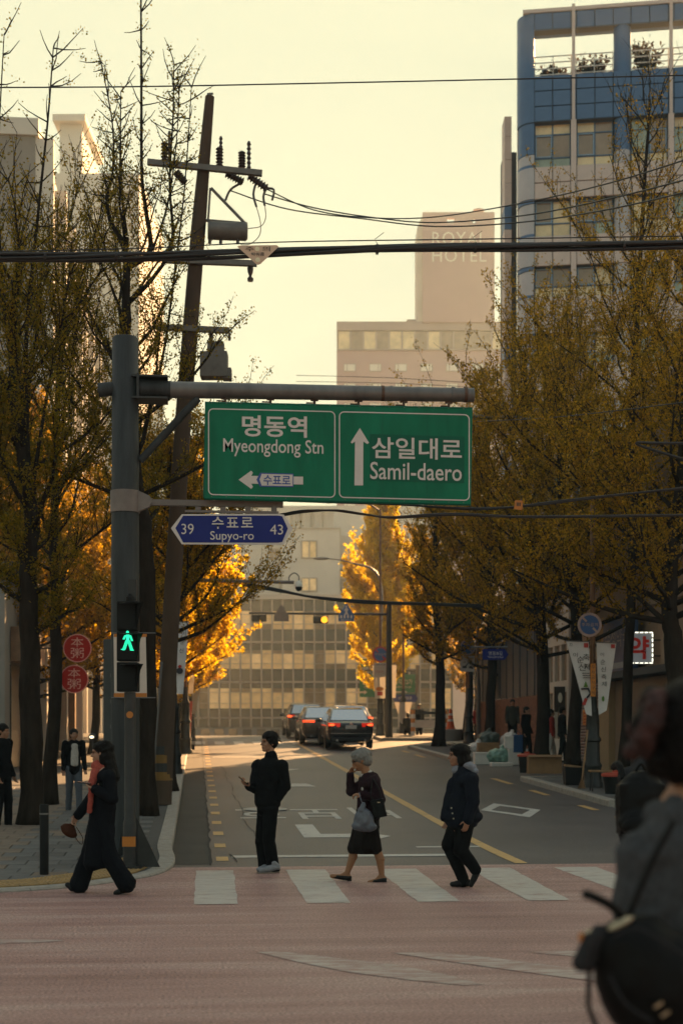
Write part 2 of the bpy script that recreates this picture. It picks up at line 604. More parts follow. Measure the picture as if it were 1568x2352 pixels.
# ---- painted markings (parts of the roads)
def quad_mark(pts, z, name, m, parent, sub=1):
    """pts: polygon (u,v)"""
    return MB().add([(u, v, gz(v) + z) for u, v in pts], [tuple(range(len(pts)))]).build(name, m, parent)
for k, (a0, a1, b0, b1) in enumerate(((450, 536, 446, 546), (655, 748, 706, 806), (866, 957, 965, 1064), (1078, 1180, 1226, 1326), (1284, 1386, 1500, 1600))):
    p = [W(a0, HY, 17.42), W(a1, HY, 17.42), W(b1, HY, 13.95), W(b0, HY, 13.95)]
    q = [(p[0].x, 17.35), (p[1].x, 17.35), (p[2].x, 13.95), (p[3].x, 13.95)]
    n = 14
    poly = []
    rnd = random.Random(40 + k)
    def lerp(a, b, t): return (a[0] + (b[0] - a[0]) * t, a[1] + (b[1] - a[1]) * t)
    for e in range(4):
        A, B = q[e], q[(e + 1) % 4]
        for i in range(n):
            x, y = lerp(A, B, i / n)
            poly.append((x + rnd.uniform(-0.008, 0.008), y + rnd.uniform(-0.012, 0.012)))
    quad_mark(poly, 0.005, 'crosswalk_stripe', 'stripe_paint', junction)
# worn old markings in the junction
for pts in ([(590, 2188), (640, 2186), (760, 2200), (900, 2216), (1010, 2236), (1110, 2262), (1060, 2264), (940, 2252), (800, 2234), (690, 2212)],
            [(905, 2190), (1000, 2188), (1120, 2200), (1250, 2216), (1420, 2240), (1600, 2266), (1600, 2284), (1420, 2262), (1250, 2240), (1090, 2218), (980, 2202)],
            [(1210, 2188), (1300, 2184), (1450, 2192), (1700, 2220), (1700, 2238), (1450, 2206), (1300, 2196)],
            [(-120, 2158), (0, 2158), (80, 2158), (152, 2161), (80, 2166), (0, 2168), (-120, 2170)]):
    poly = []
    for px, py in pts:
        d = EYE * FPX / (py - HY)
        p = W(px, HY, d); poly.append((p.x, p.y))
    quad_mark(poly, 0.004, 'worn_marking', 'worn_paint', junction)
# left dashed yellow-white line
v = 18.55
k = 0
while v < 66:
    L = 0.55 if v < 40 else 0.6
    quad_mark([(0.24, v), (0.40, v), (0.40, v + L), (0.24, v + L)], 0.006, 'lane_dash', 'yellow_paint', road_far if v > 27 else road)
    v += 1.85; k += 1
# centre line, stop line
ribbon([(CL, 17.9 + 0.9 * i) for i in range(11)], 0.17, 0.006, 'centre_line', 'yellow_paint', road, 0.06)
ribbon([(CL, 26.9 + 0.9 * i) for i in range(36)], 0.17, 0.0062, 'centre_line', 'yellow_paint', road_far, 0.06)
quad_mark([(0.45, 18.95), (CL - 0.5, 18.95), (CL - 0.5, 19.24), (0.45, 19.24)], 0.0065, 'stop_line', 'white_paint', road)
quad_mark([(CL - 1.0, 20.15), (CL - 0.05, 20.15), (CL - 0.05, 20.32), (CL - 1.0, 20.32)], 0.0065, 'stop_line', 'white_paint', road)
# lettering for the drivers coming down: 비보호 with its left-turn arrow
me = text_mesh('비보호', 2.9, 2.5, bold=0.006, spacing=1.06)
me.transform(Matrix.Rotation(PI, 4, 'Z'))
for vv in me.vertices:
    vv.co = Vector((vv.co.x + 2.15, vv.co.y + 26.0, 0))
for vv in me.vertices:
    vv.co.z = gz(vv.co.y) + 0.0065
obj('road_lettering', me, 'white_paint', road)
arrow = [(1.62, 23.9), (1.92, 23.9), (1.92, 22.3), (2.5, 22.3), (2.5, 22.75), (2.98, 21.9), (2.5, 21.05), (2.5, 21.75), (1.62, 21.75)]
quad_mark(arrow, 0.0065, 'turn_arrow', 'white_paint', road)
ar2 = [(0.9, 31.6), (2.2, 31.6), (2.2, 31.9), (0.9, 31.9)]
quad_mark([(2.15, 33.2), (2.75, 33.2), (2.6, 34.2), (2.25, 34.2)], 0.0065, 'turn_arrow', 'white_paint', road_far)
# manhole cover in pale concrete
mb = MB()
c0 = GP(609, 26.9)
mb.add([(c0.x + 0.42 * math.cos(a), c0.y + 0.42 * math.sin(a), gz(c0.y + 0.42 * math.sin(a)) + 0.018) for a in [2 * PI * i / 28 for i in range(28)]], [tuple(range(28))])
mc = thing('manhole_cover', 'round pale manhole cover set in the road behind the standing man', 'manhole cover', c0)
mat('pale_concrete', (0.42, 0.38, 0.33), rough=0.8, var=0.2, scale=14)
mb.build('cover_plate', 'pale_concrete', mc)
MB().lathe(c0, [(0.10, 0.0), (0.10, 0.021)], 12).build('lifting_boss', 'pale_concrete', mc)
# small worn diamond on the right lane
dc = GP(1172, 27.0)
def diamond(r1, r2):
    return [(dc.x - r1 * 0.55, dc.y), (dc.x, dc.y - r2), (dc.x + r1 * 0.55, dc.y), (dc.x, dc.y + r2)]
o4, i4 = diamond(1.05, 1.55), diamond(0.68, 0.95)
mbd = MB()
mbd.add([(u, v, gz(v) + 0.0065) for u, v in o4 + i4], [(0, 1, 5, 4), (1, 2, 6, 5), (2, 3, 7, 6), (3, 0, 4, 7)])
mbd.build('diamond_marking', 'white_paint', road_far)
for v0, L in ((23.9, 1.1), (26.4, 1.1), (30.2, 1.5), (33.8, 2.1), (47.0, 2.0), (50.5, 1.6)):
    quad_mark([(7.44, v0), (7.60, v0), (7.60, v0 + L), (7.44, v0 + L)], 0.0065, 'lane_dash', 'yellow_paint', road if v0 < 26 else road_far)
# zigzag bars of the far crossing near the crest
for k in range(6):
    u0 = -0.1 + k * 0.8
    quad_mark([(u0, 58.2), (u0 + 0.42, 58.2), (u0 + 0.42, 61.4), (u0, 61.4)], 0.0065, 'crosswalk_stripe', 'white_paint', road_far)
quad_mark([(0.5, 47.2), (3.9, 47.2), (3.9, 47.7), (0.5, 47.7)], 0.0065, 'stop_line', 'white_paint', road_far)
quad_mark([(1.7, 40.4), (2.3, 39.2), (2.9, 40.4), (2.45, 40.4), (2.45, 43.4), (2.15, 43.4), (2.15, 40.4)], 0.0065, 'lane_arrow', 'white_paint', road_far)

# ---- pavements
def swh(v):
    t = min(1, max(0, (v - 16.8) / 4.0)); t = t * t * (3 - 2 * t)
    return 0.035 + (SW - 0.035) * t
def lz(u, v):
    return gz(v) + swh(v)
CURVE = [(KL, 21.0), (KL, 19.6), (-0.29, 18.5), (-0.33, 17.6), (-0.50, 16.8), (-0.78, 16.3), (-1.10, 15.85), (-1.45, 15.5), (-2.05, 15.2), (-3.0, 14.98), (-4.2, 14.88), (-6.0, 14.82), (-9, 14.8), (-14, 14.8)]
KW = 0.20
def offset_curve(cv, w):
    out = []
    for i, p in enumerate(cv):
        a = cv[max(i - 1, 0)]; b = cv[min(i + 1, len(cv) - 1)]
        d = Vector((b[0] - a[0], b[1] - a[1])); d.normalize()
        nx, ny = d.y, -d.x         # away from the road (towards -u / +v)
        out.append((p[0] - abs(0) + nx * w, p[1] + ny * w))
    return out
fine = [(p.x, p.y) for p in catenary([Vector((a, b, 0)) for a, b in CURVE], 6)]
inner = offset_curve(fine, KW)
# check the side: the inner line must lie to the left (u smaller) on the straight part
if inner[0][0] > fine[0][0]:
    inner = offset_curve(fine, -KW)
SGN = -1 if offset_curve(fine, KW)[0][0] > fine[0][0] else 1
pav_l = MB()
for i in range(len(inner) - 1):     # slab between the kerb's inner edge and u = -14
    (u0, v0), (u1, v1) = inner[i], inner[i + 1]
    if v0 <= v1: continue
    pav_l.add([(u0, v0, lz(u0, v0) - 0.012), (-14, v0, lz(0, v0) - 0.012), (-14, v1, lz(0, v1) - 0.012), (u1, v1, lz(u1, v1) - 0.012)], [(0, 1, 2, 3)])
vv_ = [21.0] + [v for v in VS if 22 < v < 112] + [112]
for a, b in zip(vv_[:-1], vv_[1:]):
    pav_l.add([(KL - KW, a, lz(0, a) - 0.012), (-14, a, lz(0, a) - 0.012), (-14, b, lz(0, b) - 0.012), (KL - KW, b, lz(0, b) - 0.012)], [(0, 3, 2, 1)][::-1])
pavement_l = struct(pav_l.build('pavement', 'mortar'), 'grey paved pavement on the left corner')
# kerb stones, left: curved corner, then straight
kerb_l = struct(thing('kerb', 'pale granite kerb curving round the left corner', 'kerb'), 'pale granite kerb curving round the left corner')
del kerb_l['category']
def seglen(cv):
    s = [0]
    for i in range(1, len(cv)):
        s.append(s[-1] + math.dist(cv[i - 1], cv[i]))
    return s
def at_len(cv, s, t):
    for i in range(1, len(cv)):
        if s[i] >= t:
            f = (t - s[i - 1]) / max(1e-9, s[i] - s[i - 1])
            return (cv[i - 1][0] + (cv[i][0] - cv[i - 1][0]) * f, cv[i - 1][1] + (cv[i][1] - cv[i - 1][1]) * f)
    return cv[-1]
so, si = seglen(fine), seglen(inner)
t, tot = 0.0, so[-1]
while t < tot - 0.3:
    L = 0.62 if t < 8.5 else 1.0
    a0, a1 = (t + 0.006) / tot, min(1, (t + L - 0.006) / tot)
    ps = []
    for f in (a0, (a0 + a1) / 2, a1):
        # pair each outer point with the inner point of the same fraction
        ps.append((at_len(fine, so, f * tot), at_len(inner, si, f * si[-1])))
    vs, fs = [], []
    for (o_, i_) in ps:
        zt = gz(o_[1]) + swh(o_[1])
        ch = 0.02
        vs += [(o_[0], o_[1], gz(o_[1]) - 0.05), (o_[0], o_[1], zt - ch), (o_[0] + (i_[0] - o_[0]) * 0.1, o_[1] + (i_[1] - o_[1]) * 0.1, zt), (i_[0], i_[1], zt), (i_[0], i_[1], zt - 0.1)]
    for r_ in range(2):
        for j in range(4):
            fs.append((r_ * 5 + j, r_ * 5 + j + 1, r_ * 5 + 5 + j + 1, r_ * 5 + 5 + j))
    fs += [(0, 1, 2, 3, 4), (14, 13, 12, 11, 10)]
    MB().add(vs, fs).build('kerb_stone', 'kerb_stone', kerb_l)
    t += L
def kerb_mesh(L, w=KW):
    mb = MB()
    prof = [(0, -0.16), (0, -0.02), (0.02, 0), (w, 0), (w, -0.16)]
    vs = [(x, 0.005, z) for x, z in prof] + [(x, L - 0.005, z) for x, z in prof]
    fs = [(0, 1, 2, 3, 4), (9, 8, 7, 6, 5)] + [(j, j + 5, (j + 1) % 5 + 5, (j + 1) % 5) for j in range(5)]
    return mb.add(vs, fs).mesh('kerb_stone')
KM = kerb_mesh(1.0)
def kerb_run(par, u, v0, v1, mirror):
    v = v0
    while v < v1 - 0.05:
        o = obj('kerb_stone', KM, 'kerb_stone', par)
        sl = math.atan2(gz(v + 1) - gz(v), 1.0)
        o.location = (u, v, gz(v) + SW)
        o.rotation_euler = (sl, 0, 0)
        o.scale = (-1 if mirror else 1, min(1.0, v1 - v), 1)
        v += 1.0
kerb_run(kerb_l, KL, 21.0, 76.0, True)
kerb_r = struct(thing('kerb', 'granite kerb along the right pavement', 'kerb'), 'granite kerb along the right pavement'); del kerb_r['category']
kerb_run(kerb_r, KR, 27.2, 34.9, False)
kerb_run(kerb_r, KR, 45.0, 54.0, False)
kerb_run(kerb_r, KR, 62.0, 90.0, False)
for v0, sgn in ((27.2, 1), (34.9, -1), (45.0, 1), (54.0, -1), (62.0, 1)):     # returns at driveways
    for k in range(4):
        o = obj('kerb_stone', KM, 'kerb_stone', kerb_r)
        o.location = (KR + 0.2 + k * 0.9, v0 + (0.0 if sgn > 0 else 0.0), gz(v0) + SW + 0.002)
        o.rotation_euler = (0, 0, -PI / 2)
        o.scale = (-sgn, 0.9, 1)
pav_r = MB()
for a, b in ((27.2, 34.9), (45.0, 54.0), (62.0, 112.0)):
    n = max(2, int((b - a) / 2))
    for i in range(n):
        p, q = a + 0.2 + (b - a - 0.4) * i / n, a + 0.2 + (b - a - 0.4) * (i + 1) / n
        pav_r.add([(KR + KW, p, gz(p) + SW - 0.012), (14, p, gz(p) + SW - 0.012), (14, q, gz(q) + SW - 0.012), (KR + KW, q, gz(q) + SW - 0.012)], [(0, 1, 2, 3)])
pavement_r = struct(pav_r.build('pavement', 'mortar'), 'dark slabbed pavement on the right side of the street')

# ---- paving slabs
def slab_mesh(a, b, t=0.03, ch=0.006):
    mb = MB()
    x, y = a / 2, b / 2
    vs = [(-x, -y, -t), (x, -y, -t), (x, y, -t), (-x, y, -t), (-x, -y, -ch), (x, -y, -ch), (x, y, -ch), (-x, y, -ch),
          (-x + ch, -y + ch, 0), (x - ch, -y + ch, 0), (x - ch, y - ch, 0), (-x + ch, y - ch, 0)]
    fs = [(0, 1, 5, 4), (1, 2, 6, 5), (2, 3, 7, 6), (3, 0, 4, 7), (4, 5, 9, 8), (5, 6, 10, 9), (6, 7, 11, 10), (7, 4, 8, 11), (8, 9, 10, 11)]
    return vs, fs, mb.add(vs, fs).mesh('paving_slab')
def inside_left(u, v, margin):
    """left of the kerb's inner line by margin"""
    if v > 21: return u < KL - KW - margin
    best = None
    for i in range(len(inner) - 1):
        (u0, v0), (u1, v1) = inner[i], inner[i + 1]
        if v1 <= v <= v0:
            f = (v - v0) / (v1 - v0) if v1 != v0 else 0
            best = u0 + (u1 - u0) * f
    return best is not None and u < best - margin
TS = 0.40
SV, SF, SM_ = slab_mesh(TS - 0.008, TS - 0.008)
slab_cols = {}
for nm in ('paver_grey', 'paver_warm', 'paver_dark'):
    me = SM_.copy(); me.materials.append(MATS[nm]); slab_cols[nm] = me
rest = {k: MB() for k in slab_cols}
cnt = 0
cells = []
rnd = random.Random(11)
for j in range(0, 42):
    v = 15.05 + TS * (j + 0.5)
    for i in range(0, 30):
        u = -0.72 - TS * (i + 0.5) + (TS / 2 if j % 2 else 0)
        if not inside_left(u + TS / 2, v - TS / 2, 0.06) or not inside_left(u + TS / 2, v + TS / 2, 0.06): continue
        # only where the camera can see
        k = (u * CT - v * ST) / (u * ST + v * CT)
        if k < -0.262: continue
        cells.append((u, v))
def on_tactile(u, v):
    if v > 21: return False
    return not inside_left(u, v, 0.28) or False
cells.sort(key=lambda c: c[1])
band = lambda u: -3.4 < u < -2.45
for u, v in cells:
    if abs(u + 2.95) < 0.5 and v > 17.2:
        nm = 'paver_warm'
    else:
        nm = rnd.choice(['paver_grey'] * 5 + ['paver_dark'] * 2 + ['paver_warm'])
    z = lz(u, v) + rnd.uniform(-0.002, 0.002)
    sl = math.atan2(lz(u, v + 0.2) - lz(u, v - 0.2), 0.4)
    if cnt < 290:
        o = obj('paving_slab', slab_cols[nm], None, pavement_l)
        o.location = (u, v, z); o.rotation_euler = (sl + rnd.uniform(-.004, .004), rnd.uniform(-.004, .004), 0)
        cnt += 1
    else:
        rest[nm].add([(u + x, v + y, z + zz + y * math.tan(sl)) for x, y, zz in SV], SF)
for nm, mb in rest.items():
    if mb.v:
        o = mb.build('paving_slabs', nm, pavement_l); o['kind'] = 'stuff'
cnt = 0
for j in range(20):
    for i in range(8):
        u, v = KR + KW + TS * (i + 0.5), 27.45 + TS * (j + 0.5)
        if v > 34.6: continue
        o = obj('paving_slab', slab_cols[rnd.choice(['paver_grey', 'paver_dark'])], None, pavement_r)
        o.location = (u, v, gz(v) + SW); o.rotation_euler = (math.atan(0.0335), 0, 0)
# ---- yellow tactile pavers along the corner, each with raised dots
mb = MB()
vs, fs, _ = slab_mesh(0.292, 0.292)
mb.add(vs, fs)
for i in range(5):
    for j in range(5):
        x, y = -0.116 + 0.058 * i, -0.116 + 0.058 * j
        mb.lathe((x, y, -0.001), [(0.017, 0), (0.012, 0.007)], 6)
TM = mb.mesh('tactile_paver'); TM.materials.append(MATS['tactile_yellow'])
for off in (KW + 0.22, KW + 0.52):
    cv = offset_curve(fine, SGN * off)
    sc = seglen(cv)
    t = 0.2
    while t < sc[-1] - 0.3:
        p = at_len(cv, sc, t); q = at_len(cv, sc, t + 0.05)
        if p[0] > -6.5 and p[1] < 19.5:
            o = obj('tactile_paver', TM, None, pavement_l)
            o.location = (p[0], p[1], lz(*p) + 0.008)
            o.rotation_euler = (0, 0, math.atan2(q[1] - p[1], q[0] - p[0]))
        t += 0.3
# ================================================================== buildings
mat('blue_panel', (0.072, 0.140, 0.275), rough=0.45, var=0.10, scale=1.5, detail=6)
mat('pink_panel', (0.60, 0.50, 0.45), rough=0.55, var=0.08, scale=1.2, detail=6)
mat('pale_column', (0.46, 0.45, 0.47), rough=0.45, var=0.06, scale=2)
mat('blue_frame', (0.055, 0.11, 0.20), rough=0.4, var=0.05)
mat('light_frame', (0.25, 0.36, 0.50), rough=0.4, var=0.05)
mat('core_dark', (0.10, 0.095, 0.09), rough=0.8)
mat('pane_warm', (0.78, 0.60, 0.33), rough=0.12, var=0.22, scale=0.9, spec=0.8)  # warm reflection painted into the pane colour
mat('pane_green', (0.30, 0.34, 0.26), rough=0.08, var=0.3, scale=1.1, spec=0.9)
mat('pane_brown', (0.30, 0.21, 0.14), rough=0.15, var=0.25, scale=1.1, spec=0.7)
mat('pane_dark', (0.05, 0.052, 0.05), rough=0.08, var=0.3, scale=1.0, spec=0.9)
mat('rail_white', (0.60, 0.55, 0.50), rough=0.4, metal=0.2, var=0.05)
mat('concrete_grey', (0.24, 0.225, 0.205), rough=0.85, var=0.15, scale=0.8, bump=0.2)
mat('concrete_pale', (0.55, 0.50, 0.43), rough=0.85, var=0.10, scale=0.4, detail=7)
mat('stucco_white', (0.66, 0.61, 0.53), rough=0.85, var=0.07, scale=0.35, detail=7)
mat('hotel_tile', (0.50, 0.34, 0.32), rough=0.75, var=0.07, scale=0.25, detail=6)  # paled so part of the distance haze sits in the wall colour
mat('hotel_grey', (0.38, 0.30, 0.28), rough=0.7, var=0.08, scale=0.3)
mat('letter_pale', (0.80, 0.76, 0.66), rough=0.5, var=0.0)
mat('mullion', (0.40, 0.34, 0.29), rough=0.5, metal=0.2, var=0.08)
mat('spandrel', (0.032, 0.042, 0.043), rough=0.25, var=0.25, scale=0.7, spec=0.6)
mat('win_curtain_glow', (0.68, 0.47, 0.20), rough=0.35, var=0.25, scale=1.5, emit=(1.0, 0.62, 0.26), estr=0.035)  # this and the next: faint glow added to brighten the panes
mat('win_glow', (0.70, 0.50, 0.24), rough=0.35, var=0.25, scale=1.5, emit=(1.0, 0.62, 0.26), estr=0.06)
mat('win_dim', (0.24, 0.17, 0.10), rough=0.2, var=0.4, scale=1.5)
mat('roof_dark', (0.08, 0.075, 0.07), rough=0.9)

def wpx(c, px):
    return (px - CX) * c / FPX

# ---------------------------------------------------------------- blue and pink office block on the right
O = W(1186, HY, 70.0)
ob = thing('office_building', 'tall office block with blue top floors and pink tiled lower floors', 'building', (O.x, O.y, 1.3), math.radians(-14.15))
zb = 1.3
ROWS = [(29.6, 31.8), (26.2, 28.0), (23.2, 24.7), (19.9, 21.4), (16.6, 18.1), (13.3, 14.8), (10.0, 11.5)]
NB = 4
BAYX = [0.85 + 4.66 * k for k in range(NB + 1)]         # right edge of each column
LEN = BAYX[-1] + 0.4
mb = MB()
mb.bbox(0.12, LEN, 0.55, 6.0, 0, 33.7 - zb)
mb.build('wall', 'core_dark', ob, local=True)
def arc(r, n=9, cx=0.85, cy=0.85, a0=PI, a1=1.5 * PI):
    return [(cx + r * math.cos(a0 + (a1 - a0) * i / n), cy + r * math.sin(a0 + (a1 - a0) * i / n)) for i in range(n + 1)]
def corner(z0, z1, m, r=0.85, name='corner_column'):
    poly = arc(r) + [(0.85, 0.85)]
    return MB().prism(poly, (0, 0, z0 - zb), (1, 0, 0), (0, 1, 0), (0, 0, 1), z1 - z0).build(name, m, ob, True, True)
def round_col(x, z0, z1, m, r=0.40, name='column'):
    return MB().lathe((x, 0.45, z0 - zb), [(r, 0), (r, z1 - z0)], 18).build(name, m, ob, True, True)
side = MB().bbox(0.0, 0.12, 0.85, 6.0, 0, 37.1 - zb)
side.build('side_wall', 'pink_panel', ob, local=True)
PMESH = {}
def panel(x0, x1, z0, z1, m, y=0.0):
    w, h = round(x1 - x0, 3), round(z1 - z0, 3)
    key = (w, h, m)
    if key not in PMESH:
        g = 0.018
        b = MB()
        b.add([(g, 0.03, g), (w - g, 0.03, g), (w - g, 0.03, h - g), (g, 0.03, h - g), (g + .012, 0, g + .012), (w - g - .012, 0, g + .012), (w - g - .012, 0, h - g - .012), (g + .012, 0, h - g - .012),
               (g, 0.12, g), (w - g, 0.12, g), (w - g, 0.12, h - g), (g, 0.12, h - g)],
              [(4, 5, 6, 7), (0, 1, 5, 4), (1, 2, 6, 5), (2, 3, 7, 6), (3, 0, 4, 7), (8, 9, 1, 0), (9, 10, 2, 1), (10, 11, 3, 2), (11, 8, 0, 3)])
        me = b.mesh('facade_panel'); me.materials.append(MATS[m]); PMESH[key] = me
    o = obj('facade_panel', PMESH[key], None, ob)
    o.location = (x0, y, z0 - zb)
def band(z0, z1, rows, m):
    MB().bbox(0.85, LEN, 0.10, 0.6, z0 - zb + 0.01, z1 - zb - 0.01).build('band_backing', 'core_dark', ob, local=True)
    h = (z1 - z0) / rows
    for k in range(NB):
        xs = [BAYX[k], BAYX[k] + 0.89, BAYX[k] + 1.78, BAYX[k] + 2.04, BAYX[k] + 2.93, BAYX[k] + 3.81, BAYX[k] + 4.66]
        for a, b in zip(xs[:-1], xs[1:]):
            for r in range(rows):
                panel(a, b, z0 + r * h, z0 + (r + 1) * h, m)
band(36.3, 37.15, 1, 'blue_panel')
band(31.8, 34.06, 3, 'blue_panel')
corner(31.8, 37.15, 'blue_panel', 0.86)
prev = ROWS[0][0]
corner(30.25, 31.77, 'blue_panel', 0.80); corner(29.6, 30.22, 'pale_column', 0.79)
for k in range(1, NB + 1):
    x = BAYX[k] - 0.40
    round_col(x, 30.25, 31.8, 'blue_panel'); round_col(x, 29.62, 30.25, 'pale_column')
    round_col(x, 34.0, 36.35, 'blue_panel', 0.42)
for (a, b), (c, d) in zip(ROWS[:-1], ROWS[1:]):
    band(d, a, 2, 'pink_panel')
    corner(d + 0.03, a - 0.03, 'pale_column', 0.86)
    corner(d - 0.18, d, 'blue_panel', 0.83, 'column_ring')
    corner(c, d - 0.2, 'pale_column', 0.79)
    corner(a - 0.03, a + 0.12, 'blue_panel', 0.83, 'column_ring')
    for k in range(1, NB + 1):
        round_col(BAYX[k] - 0.40, c, d, 'pale_column')
band(8.0, 10.0, 2, 'pink_panel')
MB().bbox(0.15, LEN, 0.2, 0.6, 0, 8.0 - zb).build('ground_storey', 'pane_dark', ob, local=True)
# coping and roof slab on the frame
MB().bbox(0.3, LEN, -0.06, 1.1, 37.15 - zb, 37.32 - zb).build('coping', 'pink_panel', ob, local=True)
MB().bbox(0.3, LEN, 0.2, 1.0, 36.35 - zb, 37.1 - zb).build('roof_beam', 'blue_panel', ob, local=True)
MB().bbox(0.2, LEN, 0.6, 6, 33.7 - zb, 33.9 - zb).build('terrace', 'concrete_grey', ob, local=True)
# white posts between windows, from the lowest row to the top
for k in range(NB):
    x = BAYX[k] + 1.78
    MB().bbox(x, x + 0.26, -0.06, 0.5, 10.0 - zb, 31.8 - zb).build('mullion_post', 'pink_panel', ob, local=True)
    MB().bbox(x + 0.05, x + 0.20, -0.07, 0.25, 31.8 - zb, 37.45 - zb).build('mullion_post', 'pink_panel', ob, local=True)
# windows
rnd = random.Random(5)
def window(x0, x1, z0, z1, sash, panes=None):
    f = MB()
    w, h = x1 - x0, z1 - z0
    y = 0.42
    zs = [z0, z0 + 0.24 * h, z0 + 0.76 * h, z1] if h > 2 else [z0, z0 + 0.38 * h, z1]
    t = 0.06
    for x in (x0, x0 + w / 2, x1):
        f.bbox(max(x0, x - t / 2), min(x1, x + t / 2), y - 0.06, y + 0.05, z0 - zb, z1 - zb)
    for z in zs:
        f.bbox(x0, x1, y - 0.055, y + 0.045, max(z0, z - t / 2) - zb, min(z1, z + t / 2) - zb)
    fr = f.build('window', 'blue_frame', ob, local=True)
    for j in range(len(zs) - 1):
        for i in range(2):
            m = rnd.choice(['pane_warm', 'pane_warm', 'pane_green', 'pane_brown'])
            if (i == 0) == sash and j == 1 and len(zs) == 4 or (len(zs) == 3 and j == 1 and (i == 0) == sash):
                m = 'pane_brown'
            xa, xb = x0 + w / 2 * i + t / 2, x0 + w / 2 * (i + 1) - t / 2
            MB().bbox(xa, xb, y - 0.012, y + 0.012, zs[j] - zb + t / 2, zs[j + 1] - zb - t / 2).build('pane', m, fr, local=True)
    # opening sash with a paler frame
    i = 0 if sash else 1
    j = 1
    xa, xb = x0 + w / 2 * i + t / 2, x0 + w / 2 * (i + 1) - t / 2
    za, zc = zs[j] - zb + t / 2, zs[j + 1] - zb - t / 2
    s = MB()
    for (p, q, r_, u_) in ((xa, xa + .05, za, zc), (xb - .05, xb, za, zc)):
        s.bbox(p, q, y - 0.09, y - 0.02, r_, u_)
    s.bbox(xa + .05, xb - .05, y - 0.09, y - 0.02, za, za + .05); s.bbox(xa + .05, xb - .05, y - 0.09, y - 0.02, zc - .05, zc)
    s.build('sash', 'light_frame', fr, local=True)
for k in range(NB):
    x = BAYX[k]
    for z0, z1 in ROWS:
        window(x + 0.03, x + 1.75, z0, z1, k % 2 == 0)
        window(x + 2.07, x + 3.80, z0, z1, k % 2 == 0)
# terrace railings
for k in range(NB):
    for (a, b) in ((BAYX[k] + 0.02, BAYX[k] + 1.80), (BAYX[k] + 2.02, BAYX[k] + 3.8)):
        r = MB()
        for z in (34.2, 34.5, 34.8, 35.1):
            r.bbox(a, b, 0.30, 0.34, z - zb, z - zb + 0.045)
        for x in (a, (a + b) / 2, b):
            r.bbox(x - 0.02, x + 0.02, 0.30, 0.341, 34.06 - zb, 35.15 - zb)
        r.build('railing', 'rail_white', ob, local=True)
# stair hood and planters on the terrace
MB().prism([(0, 0), (1.5, 0), (0.2, 1.9), (0, 1.9)], (1.2, 3.0, 33.9 - zb), (1, 0, 0), (0, 0, 1), (0, 1, 0), 2.0).build('stair_hood', 'blue_panel', ob, local=True)
# thin tiled slab beside it
sl = thing('tiled_wall', 'slender pink tiled stair wall with blue bands behind the office block', 'wall', W(1158, HY, 72.2), -TH)
sl.location.z = 1.4
ws = wpx(72.2, 1174) - wpx(72.2, 1158)
z = 1.4
while z < 32.9:
    z2 = min(z + 1.18, 33.1)
    MB().bbox(0, ws, 0, 1.2, z - 1.4 + 0.012, z2 - 1.4 - 0.012).build('tile_course', 'blue_panel' if int((z - 1.4) / 1.18) % 6 == 4 else 'pink_panel', sl, local=True)
    z += 1.18
MB().bbox(0.02, ws + 0.30, 0.3, 2.0, 0, 31.4 - 1.4).build('shaft', 'core_dark', sl, local=True)

# ---------------------------------------------------------------- hotel on the skyline
DH = 200.0
hp = W(784, HY, DH)
hz = 1.6
hotel = thing('hotel', 'hazy tan hotel with a blank tower lettered ROYAL HOTEL on the skyline', 'building', (hp.x, hp.y, hz), -TH)
H = lambda px: (px - 784) * DH / FPX
Z = lambda py, D=DH: EYE - (py - HY) / FPX * D - hz
x0, x1 = H(773), H(1172)
MB().bbox(x0, x1, 0.3, 30, 0, Z(804)).build('wall', 'hotel_tile', hotel, local=True)
MB().bbox(x0, x1 - 0.5, 0.28, 28, Z(757), Z(737)).build('parapet', 'hotel_grey', hotel, local=True)
MB().bbox(x0 + 0.2, x1 - 0.5, 0.9, 28, Z(803), Z(757.5)).build('top_floor', 'hotel_grey', hotel, local=True)
MB().bbox(x0, x1 - .5, 0.1, 0.9, Z(804), Z(801)).build('sill_band', 'hotel_grey', hotel, local=True)
rnd = random.Random(8)
n = 13
for i in range(n):
    a = x0 + 0.25 + i * (x1 - x0 - 0.9) / n
    b = a + (x1 - x0 - 0.9) / n - 0.22
    MB().bbox(a, b, 0.55, 0.6, Z(800), Z(759)).build('pane', 'pane_warm' if rnd.random() < 0.4 else 'pane_brown', hotel, local=True)
    MB().bbox(b, b + 0.22, 0.45, 0.9, Z(801), Z(757.5)).build('mullion', 'hotel_grey', hotel, local=True)
for r in range(9):
    for i in range(7):
        cx = H(803 + 58.7 * i)
        if cx + 1 > x1: continue
        zc = Z(843 + 45 * r)
        s = 1 if i % 2 == 0 else -1
        fr = MB()
        fr.bbox(cx - 0.86, cx + 0.86, 0.20, 0.34, zc - 0.56, zc - 0.48); fr.bbox(cx - 0.86, cx + 0.86, 0.20, 0.34, zc + 0.48, zc + 0.56)
        for xx in (-0.86, 0.78, 0.40 * -s - 0.03):
            fr.bbox(cx + xx, cx + xx + 0.08, 0.201, 0.339, zc - 0.48, zc + 0.48)
        f = fr.build('window', 'hotel_grey', hotel, local=True)
        MB().bbox(cx - 0.78, cx + 0.78, 0.25, 0.29, zc - 0.48, zc + 0.48).build('pane', 'letter_pale', f, local=True)
t0, t1 = H(970), H(1135)
MB().bbox(t0, t1, 0.0, 16, Z(740), Z(524)).build('tower', 'hotel_tile', hotel, local=True)
zt, zo0, zo1 = Z(487), Z(512), Z(501)
cr = MB()
op = [(H(1026), H(1043)), (H(1085), H(1092))]
cr.bbox(t0, t1, 0, 0.5, Z(524), zo0); cr.bbox(t0, t1, 0, 0.5, zo1, zt)
